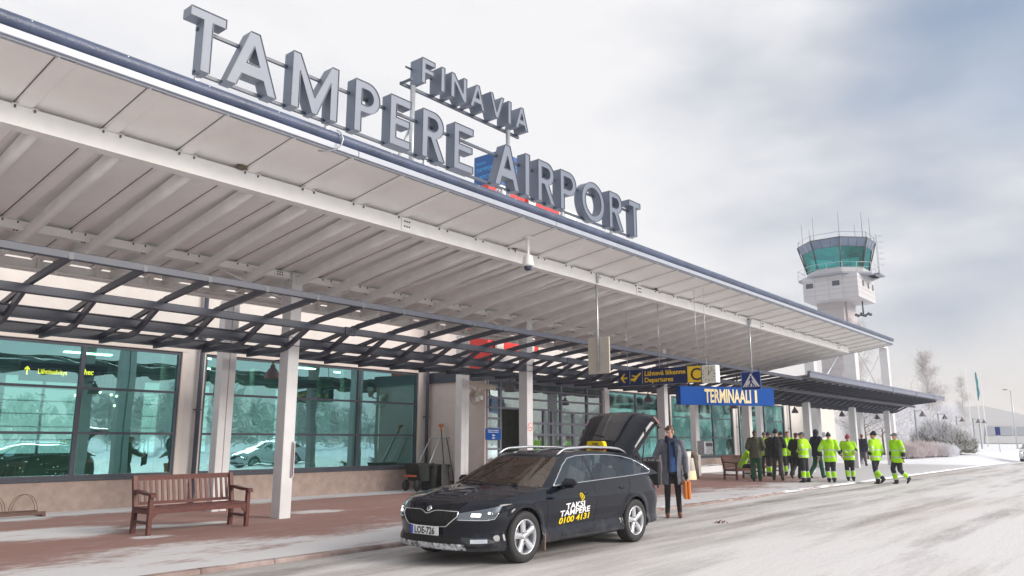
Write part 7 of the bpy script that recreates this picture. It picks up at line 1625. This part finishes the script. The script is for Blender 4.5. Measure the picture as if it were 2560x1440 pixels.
for u_, vt, vb in ((2003, 562, 600), (2030, 543, 600), (2093, 528, 575), (2151, 530, 580), (2171, 545, 600), (2135, 560, 580), (2022, 575, 600)):
    a = on(u_, vt, x=cxx - 1.0 + (u_ % 3)); q = MB(); q.tube([(a.x, a.y, 21.9), (a.x, a.y, a.z)], [0.035, 0.02], 5); q.build('antenna', M['slate_light'], tw, world=True)
lx, ly_ = 83.5, 20.75; q = MB()
for d_ in (-0.2, 0.2): q.tube([(lx + d_, ly_, 18.3), (lx + d_, ly_ - 0.0, 22.6)], 0.018, 5)
for k in range(14): q.tube([(lx - 0.2, ly_, 18.5 + k * 0.3), (lx + 0.2, ly_, 18.5 + k * 0.3)], 0.012, 4); 
for k in range(6): q.tube([(lx + 0.35 * math.cos(R(a)), ly_ - 0.3 + 0.35 * math.sin(R(a)), 19.3 + k * 0.6) for a in range(150, 391, 30)], 0.011, 4)
q.box((lx - 1.0, ly_ - 0.3, 18.15), (lx + 1.0, ly_ + 0.9, 18.3)); q.build('ladder', M['slate_light'], tw, world=True)
q = MB(); q.tube([(83.4, 22.6, 15.7), (83.4, 22.6, 14.1)], 0.08, 6)
for a in range(0, 360, 60): q.tube([(83.4, 22.6, 14.2), (83.4 + 0.7 * math.cos(R(a)), 22.6 + 0.7 * math.sin(R(a)), 14.35)], 0.06, 5); q.ball((83.4 + 0.7 * math.cos(R(a)), 22.6 + 0.7 * math.sin(R(a)), 14.3), 0.16, 8, 6)
q.build('siren_cluster', M['slate'], tw, world=True)
lb = thing('low_service_building', 'low light panelled service building at the foot of the control tower', 'building', (66, 22, 0)); lb['_o'] = (66, 22, 0)
q = MB(); q.box((63.5, 21.0, 0.0), (74, 30, 5.0), 0.02); q.build('wall', M['tower_panel'], lb, world=True)
q = MB(); q.box((63.4, 20.9, 5.001), (74.1, 30.1, 5.2)); q.build('roof', M['hangar2'], lb, world=True)
# ------------------------------------------------------------------ hangar far behind
def dep(u, v, d): r_ = ray(u, v); h = r_.dot(Fh); return Vector((0, 0, HCAM)) + r_ * (d / h)
hg = thing('hangar', 'long pale grey hangar with a low gable and dark blue-grey doors in the distance', 'hangar', dep(2470, 1112, 190)[:]); hg['_o'] = tuple(dep(2470, 1112, 190))
def hgf(depth0=0.0):
    def f(u, v, d_=0.0): return tuple(dep(u, v, 190 + d_))
    return f
hp = [dep(u_, v_, 190) for u_, v_ in ((2382, 1118), (2382, 1030), (2458, 1014), (2575, 1040), (2700, 1066), (2700, 1118))]
bk_ = Fh * 30
q = MB(); n = len(hp); q.add([tuple(p) for p in hp] + [tuple(p + bk_) for p in hp], [tuple(range(n)), tuple(range(n, 2*n))[::-1]] + [(i, i+n, (i+1) % n + n, (i+1) % n) for i in range(n)]); q.build('wall', M['hangar'], hg, world=True)
for u0, u1, v0, v1, mm in ((2384, 2460, 1064, 1118, 'hangar'), (2465, 2530, 1066, 1089, 'hangar2'), (2540, 2640, 1067, 1089, 'hangar2'), (2463, 2700, 1090, 1108, 'hangar')):
    ps = [dep(a, b_, 189.7) for a, b_ in ((u0, v1), (u0, v0), (u1, v0), (u1, v1))]; q = MB(); q.add([tuple(p) for p in ps] + [tuple(p + Fh * 0.25) for p in ps], [(0, 1, 2, 3), (7, 6, 5, 4), (0, 4, 5, 1), (1, 5, 6, 2), (2, 6, 7, 3), (3, 7, 4, 0)]); q.build('door' if mm == 'hangar2' else 'facing_panel', M[mm], hg, world=True)
# ------------------------------------------------------------------ frosted trees and shrubs
def grow(rs, base, h, spread, nb, twigs, tw_len=0.5, tw_w=0.02, up=0.75, trunk_r=0.12, start=0.25):
    tr = MB(); cr_ = MB(); base = Vector(base); top = base + Vector((rs.uniform(-.03, .03) * h, rs.uniform(-.03, .03) * h, h))
    spine = [base.lerp(top, k / 6) + Vector((rs.uniform(-.02, .02), rs.uniform(-.02, .02), 0)) * h * 0.5 * (k / 6) for k in range(7)]
    tr.tube(spine, [trunk_r * (1 - 0.9 * k / 6) for k in range(7)], 6)
    tips = []
    for i in range(nb):
        f = start + (1 - start) * (i + rs.random()) / nb; k = min(5, int(f * 6)); p0 = spine[k].lerp(spine[k+1], f * 6 - k); a = rs.uniform(0, 6.283); ln = spread * (1 - 0.72 * ((f - start) / (1 - start)) ** 1.3) * rs.uniform(0.65, 1.1)
        d = Vector((math.cos(a), math.sin(a), up * rs.uniform(0.5, 1.5))).normalized(); p1 = p0 + d * ln * 0.5; p2 = p1 + (d + Vector((rs.uniform(-.4, .4), rs.uniform(-.4, .4), rs.uniform(-.2, .4)))).normalized() * ln * 0.5
        tr.tube([p0, p1, p2], [trunk_r * 0.32 * (1 - f * 0.6), trunk_r * 0.18 * (1 - f * .5), 0.008], 4); tips += [(p0.lerp(p1, 0.6), d), (p1, d), (p1.lerp(p2, 0.5), d), (p2, d)]
        for _ in range(3):
            q0 = p0.lerp(p1, rs.uniform(.3, 1)) if rs.random() < .5 else p1.lerp(p2, rs.uniform(0, 1)); d2 = (d + Vector((rs.uniform(-.9, .9), rs.uniform(-.9, .9), rs.uniform(-.3, .7)))).normalized(); q1 = q0 + d2 * ln * rs.uniform(.2, .45); tr.tube([q0, q1], [trunk_r * 0.10, 0.006], 3); tips += [(q0.lerp(q1, .5), d2), (q1, d2)]
    for _ in range(twigs):
        p, d = rs.choice(tips); p = p + Vector((rs.gauss(0, 1), rs.gauss(0, 1), rs.gauss(0, 1))) * tw_len * 0.35; d2 = (d * 0.8 + Vector((rs.uniform(-1, 1), rs.uniform(-1, 1), rs.uniform(-.6, 1)))).normalized(); e_ = p + d2 * tw_len * rs.uniform(.4, 1.1)
        s_ = d2.cross(Vector((rs.uniform(-1, 1), rs.uniform(-1, 1), rs.uniform(-1, 1)))).normalized() * tw_w * rs.uniform(.6, 1.3)
        cr_.add([p - s_, p + s_, e_ + s_ * 0.4, e_ - s_ * 0.4], [(0, 1, 2, 3)])
    return tr, cr_
def tree(name, label, cat, base, h, spread, nb, twigs, seed, tm='frostwood', cm='frost', group=None, **k):
    rs = random.Random(seed); t = thing(name, label, cat, base[:], 0, group); tr, cr_ = grow(rs, (0, 0, 0), h, spread, nb, twigs, **k)
    tr.build('trunk', M[tm], t, fixn=False); cr_.build('crown', M[cm], t, fixn=False); return t
def gnd(u, d, dz=0.0):
    p = dep(u, 1100, d); return Vector((p.x, p.y, gz(p.x, p.y) + dz))
tree('birch_tree', 'tall hazy bare birch standing right of the pergola end', 'tree', gnd(2334, 86), 10.2, 2.9, 46, 4000, 5, 'frostgrey', 'frostgrey', 'bare trees behind the terminal', tw_len=0.6, tw_w=0.014, trunk_r=0.17, up=1.3)
tree('birch_tree', 'small thin bare birch beside the leftmost flagpole', 'tree', gnd(2420, 118), 10.2, 1.8, 30, 1800, 6, 'frostgrey', 'frostgrey', 'bare trees behind the terminal', tw_len=0.6, tw_w=0.015, trunk_r=0.14, up=1.3)
tree('birch_tree', 'bare frosted birch seen through the tall white frame in front of the tower shaft', 'tree', gnd(2157, 74), 11.5, 3.2, 44, 3800, 7, 'frostgrey', 'frostgrey', 'bare trees behind the terminal', tw_len=0.6, tw_w=0.014, trunk_r=0.16, up=1.2)
tree('frosted_tree', 'small frost covered tree with a brown trunk between the last two columns', 'tree', gnd(2166, 60), 4.6, 2.9, 40, 5200, 8, 'bark', 'frost', 'frosted trees beyond the pavement', tw_len=0.5, tw_w=0.016, trunk_r=0.12, up=0.5, start=0.35)
tree('frosted_tree', 'low frosted tree with a stubby trunk left of the last column', 'tree', gnd(2208, 66), 3.6, 2.2, 26, 2600, 18, 'bark', 'frost', 'frosted trees beyond the pavement', tw_len=0.45, tw_w=0.016, trunk_r=0.11, up=0.6, start=0.4)
for k, (u_, d_, h_, sp_, lb_) in enumerate(((2060, 90, 5.5, 3.4, 'frosted tree behind the crowd, left of the white frame posts'), (2238, 78, 5.6, 3.6, 'wide frosted tree just right of the last column'), (2282, 84, 5.0, 3.4, 'frosted tree behind the first lamp post on the right'), (2322, 95, 5.6, 3.6, 'frosted tree behind the dark pine shrub'), (2372, 104, 5.2, 3.4, 'frosted tree at the left end of the hangar'))):
    tree('frosted_tree', lb_, 'tree', gnd(u_, d_), h_, sp_, 40, 3600, 30 + k, 'frostwood', 'frost', 'frosted trees beyond the pavement', tw_len=0.6, tw_w=0.018, trunk_r=0.14, up=0.5, start=0.12)
def shrub(name, label, base, rx, ry, h, n, seed, cm, group=None, tl=0.35, tw_w=0.012, lean=0.6):
    rs = random.Random(seed); t = thing(name, label, 'shrub', base[:], 0, group); st = MB(); f = MB()
    for k in range(14):
        a = rs.uniform(0, 6.28); st.tube([(0.3 * rx * math.cos(a), 0.3 * ry * math.sin(a), -0.05), (0.7 * rx * math.cos(a), 0.7 * ry * math.sin(a), h * 0.7)], [0.03, 0.012], 4)
    for k in range(n):
        a = rs.uniform(0, 6.28); r_ = math.sqrt(rs.random()); hh = h * (1 - 0.45 * r_ ** 2) * rs.uniform(.1, 1) * (0.85 + 0.3 * noise.noise((math.cos(a) * 2, math.sin(a) * 2, seed))); p = Vector((rx * r_ * math.cos(a), ry * r_ * math.sin(a), hh)); d = Vector((math.cos(a) * r_ * lean + rs.uniform(-.5, .5), math.sin(a) * r_ * lean + rs.uniform(-.5, .5), rs.uniform(.3, 1))).normalized(); e_ = p + d * tl * rs.uniform(.5, 1.2); s_ = d.cross(Vector((rs.uniform(-1, 1), rs.uniform(-1, 1), .2))).normalized() * tw_w
        f.add([p - s_, p + s_, e_ + s_ * .3, e_ - s_ * .3], [(0, 1, 2, 3)])
    st.build('stems', M['bark'], t, fixn=False); f.build('foliage', M[cm], t, fixn=False); return t
for k, (u_, d_, rr, h_, lb_) in enumerate(((2266, 60, 1.1, 1.2, 'leftmost pinkish frosted shrub in the snow'), (2292, 61, 1.2, 1.35, 'pinkish frosted shrub behind the foot of the first lamp post'), (2322, 62, 1.3, 1.2, 'pinkish frosted shrub in front of the pine'), (2350, 62, 1.15, 1.05, 'rightmost white frosted shrub below the pine'))):
    shrub('frosted_shrub', lb_, gnd(u_, d_), rr, rr, h_, 4200, 50 + k, 'frostpink' if k < 3 else 'frost', 'frosted shrubs in the snow')
for k, (u_, d_, rr, h_, lb_) in enumerate(((2335, 67, 1.5, 2.9, 'tall brownish frosted pine shrub behind the pink shrubs'), (2362, 66, 1.4, 2.6, 'dark frosted pine shrub in the middle of the clump'), (2388, 65, 1.3, 2.0, 'lower frosted pine shrub at the right end of the clump'))):
    shrub('pine_shrub', lb_, gnd(u_, d_), rr, rr, h_, 3200, 60 + k, 'conifer', 'pine shrubs right of the terminal', tl=0.5, tw_w=0.028); sf = bpy.data.objects[-1] if False else None
    rs = random.Random(k); root_ = [o for o in bpy.data.objects if o.get('label') == lb_][0]; f = MB()
    for _ in range(1800):
        a = rs.uniform(0, 6.28); r_ = math.sqrt(rs.random()) * 1.03; hh = h_ * (1.02 - 0.45 * r_ ** 2) * rs.uniform(.25, 1.03); p = Vector((rr * r_ * math.cos(a), rr * r_ * math.sin(a), hh)); d = Vector((math.cos(a) * .4 + rs.uniform(-.5, .5), math.sin(a) * .4 + rs.uniform(-.5, .5), rs.uniform(.3, 1))).normalized(); e_ = p + d * 0.4; s_ = d.cross(Vector((1, .3, .2))).normalized() * 0.02; f.add([p - s_, p + s_, e_ + s_ * .3, e_ - s_ * .3], [(0, 1, 2, 3)])
    f.build('frost', M['frost'], root_, fixn=False)
# ------------------------------------------------------------------ flagpoles, lamps, road sign
for k, (u_, vt, fl) in enumerate(((2411, 915, 0), (2434, 920, 1), (2448, 928, 0))):
    tp = dep(u_, vt, 120); t = thing('flagpole', ('bare white flagpole, leftmost of three', 'flagpole with a limp teal flag', 'bare white flagpole, rightmost of three')[k], 'flagpole', (tp.x, tp.y, gz(tp.x, tp.y)), 0, 'flagpoles far right'); hh = tp.z - t.location.z
    q = MB(); q.tube([(0, 0, 0), (0, 0, hh)], [0.09, 0.05], 8); q.ball((0, 0, hh), 0.09, 8, 6); q.build('pole', M['white'], t)
    if fl:
        q = MB(); n_ = 16; rows = []
        for i in range(n_ + 1):
            z_ = hh - 0.7 - 4.3 * i / n_; wv_ = 0.06 + 0.35 * math.sin(math.pi * min(1, (i + 1) / n_ * 0.9)); rows.append([(-Rt.x * -1 * (0.05 + wv_ * j / 5) + 0.06 * math.sin(i * 0.9 + j), (Rt.y) * (0.05 + wv_ * j / 5) + 0.10 * math.sin(j * 2.2 + i * 0.5), z_) for j in range(6)])
        q.grid(rows); q.grid([[(a + 0.02, b_ + 0.02, c) for a, b_, c in r_] for r_ in rows]); q.build('flag', M['teal'], t)
lpo = None
for k, (u_, vb, vt, d_, lb_) in enumerate(((2298, 1142, 1024, 62, 'lamp post with a hanging bell lamp, nearest of the row on the right'), (2355, 1136, 1033, 70, 'lamp post in front of the pine shrubs'), (2400, 1130, 1041, 82, 'lamp post right of the pine shrubs'), (2441, 1128, 1045, 88, 'lamp post before the hangar, left of a pair'), (2456, 1126, 1047, 96, 'lamp post before the hangar, right of a pair'))):
    p = dep(u_, vb, d_); top = dep(u_, vt, d_); z0_ = gz(p.x, p.y)
    t = thing('lamp_post', lb_, 'street lamp', (p.x, p.y, z0_), 0, 'bell lamps on posts along the snow'); hh = top.z - z0_
    q = MB(); q.tube([(0, 0, 0), (0, 0, hh)], 0.07, 8); q.tube([(0, 0, hh - 0.15), (Rt.x * 0.45, Rt.y * 0.45, hh - 0.05), (Rt.x * 0.6, Rt.y * 0.6, hh - 0.12)], 0.03, 6); q.build('post', M['hangar2'], t)
    q = MB(); q.lathe([(0.05, 0.25), (0.08, 0.15), (0.27, -0.15), (0.28, -0.18), (0.0, -0.1)], (Rt.x * 0.6, Rt.y * 0.6, hh - 0.35), 14); q.build('lamp_shade', M['lampbell'], t)
p = dep(2544, 1120, 100); tp = dep(2524, 975, 100); t = thing('street_light', 'tall thin street light mast with one arm at the far right', 'street lamp', (p.x, p.y, gz(p.x, p.y))); hh = tp.z - t.location.z
q = MB(); q.tube([(0, 0, 0), (0, 0, hh)], [0.10, 0.06], 8); q.tube([(0, 0, hh - 0.05), (-Rt.x * 0.5, -Rt.y * 0.5, hh + 0.05)], 0.04, 6); q.build('mast', M['galv'], t)
q = MB(); q.ball((-Rt.x * 0.7, -Rt.y * 0.7, hh + 0.04), (0.32, 0.32, 0.08), 12, 6); q.build('luminaire', M['slate_light'], t)
p = dep(2501, 1132, 72); tp = dep(2500, 1064, 72); t = thing('blue_road_sign', 'small blue sign on a thin pole by the road at the far right', 'road sign', (p.x, p.y, gz(p.x, p.y))); hh = tp.z - t.location.z
q = MB(); q.tube([(0, 0, 0), (0, 0, hh)], 0.035, 8); q.build('pole', M['galv'], t); q = MB(); q.bar((0, -0.2, hh - 0.5), (0, 0.2, hh - 0.5), 0.03, 0.75); q.v = [(x - 0.06, y, z) for x, y, z in q.v]; q.build('plate', M['cross_blue'], t)
# white car at the right edge, and a far-off wood across the road that the windows reflect
dup(wc1, (70.5, 8.0, 0.0), R(4), 'white estate car cut off by the right edge of the picture')
rs = random.Random(77); A = MB()
for k in range(90):
    x_ = 0 + k * 3.2 + rs.uniform(-2, 2); y_ = -95 + rs.uniform(-16, 16); tr, cr_ = grow(rs, (x_, y_, -0.1), rs.uniform(5.5, 9.5) * (1 + 0.25 * math.sin(k * 0.35)), rs.uniform(3.6, 5.0), 16, 480, tw_len=1.5, tw_w=0.13, trunk_r=0.14, up=0.7, start=0.05); A.cur = 0; A.add(tr.v, tr.f); A.cur = 1; A.add(cr_.v, cr_.f)
tag(A.build('distant_woodland', [M['frostwood'], mat('frosted_dark_crowns', (0.55, 0.56, 0.53), 0.9, var=0.25, vscale=0.3)], fixn=False), kind='stuff')
for k, x_ in enumerate((14.0, 30.0, 47.0)):
    t = thing('parking_lamp', ('tall lamp mast across the road reflected in the left window', 'tall lamp mast across the road reflected in the second window', 'tall lamp mast across the road reflected in the far windows')[k], 'street lamp', (x_, -16.0, -0.02), 0, 'lamp masts across the road'); q = MB(); q.tube([(0, 0, 0), (0, 0, 8.0)], [0.09, 0.05], 8); q.build('mast', M['galv'], t); q = MB(); q.lathe([(0, 0.1), (0.3, 0.05), (0.32, 0), (0, -0.05)], (0, 0, 8.0), 14); q.build('luminaire', M['slate_light'], t)
# ------------------------------------------------------------------ frosty air
hz_m = bpy.data.materials.new('frosty_air'); hz_m.use_nodes = True; n_ = hz_m.node_tree; n_.nodes.clear()
o_ = n_.nodes.new('ShaderNodeOutputMaterial'); v_ = n_.nodes.new('ShaderNodeVolumePrincipled'); v_.inputs['Color'].default_value = (0.97, 0.97, 1.0, 1); v_.inputs['Density'].default_value = 0.0011; n_.links.new(v_.outputs[0], o_.inputs['Volume'])
q = MB(); q.box((-605, -605, -1.3), (605, 605, 34)); tag(q.build('haze', hz_m), kind='stuff')
for o in list(bpy.data.objects):
    if '_o' in o: del o['_o']
print('objects', len(bpy.data.objects), 'top', sum(1 for o in bpy.data.objects if o.parent is None), 'faces', sum(len(o.data.polygons) for o in bpy.data.objects if o.type == 'MESH'))
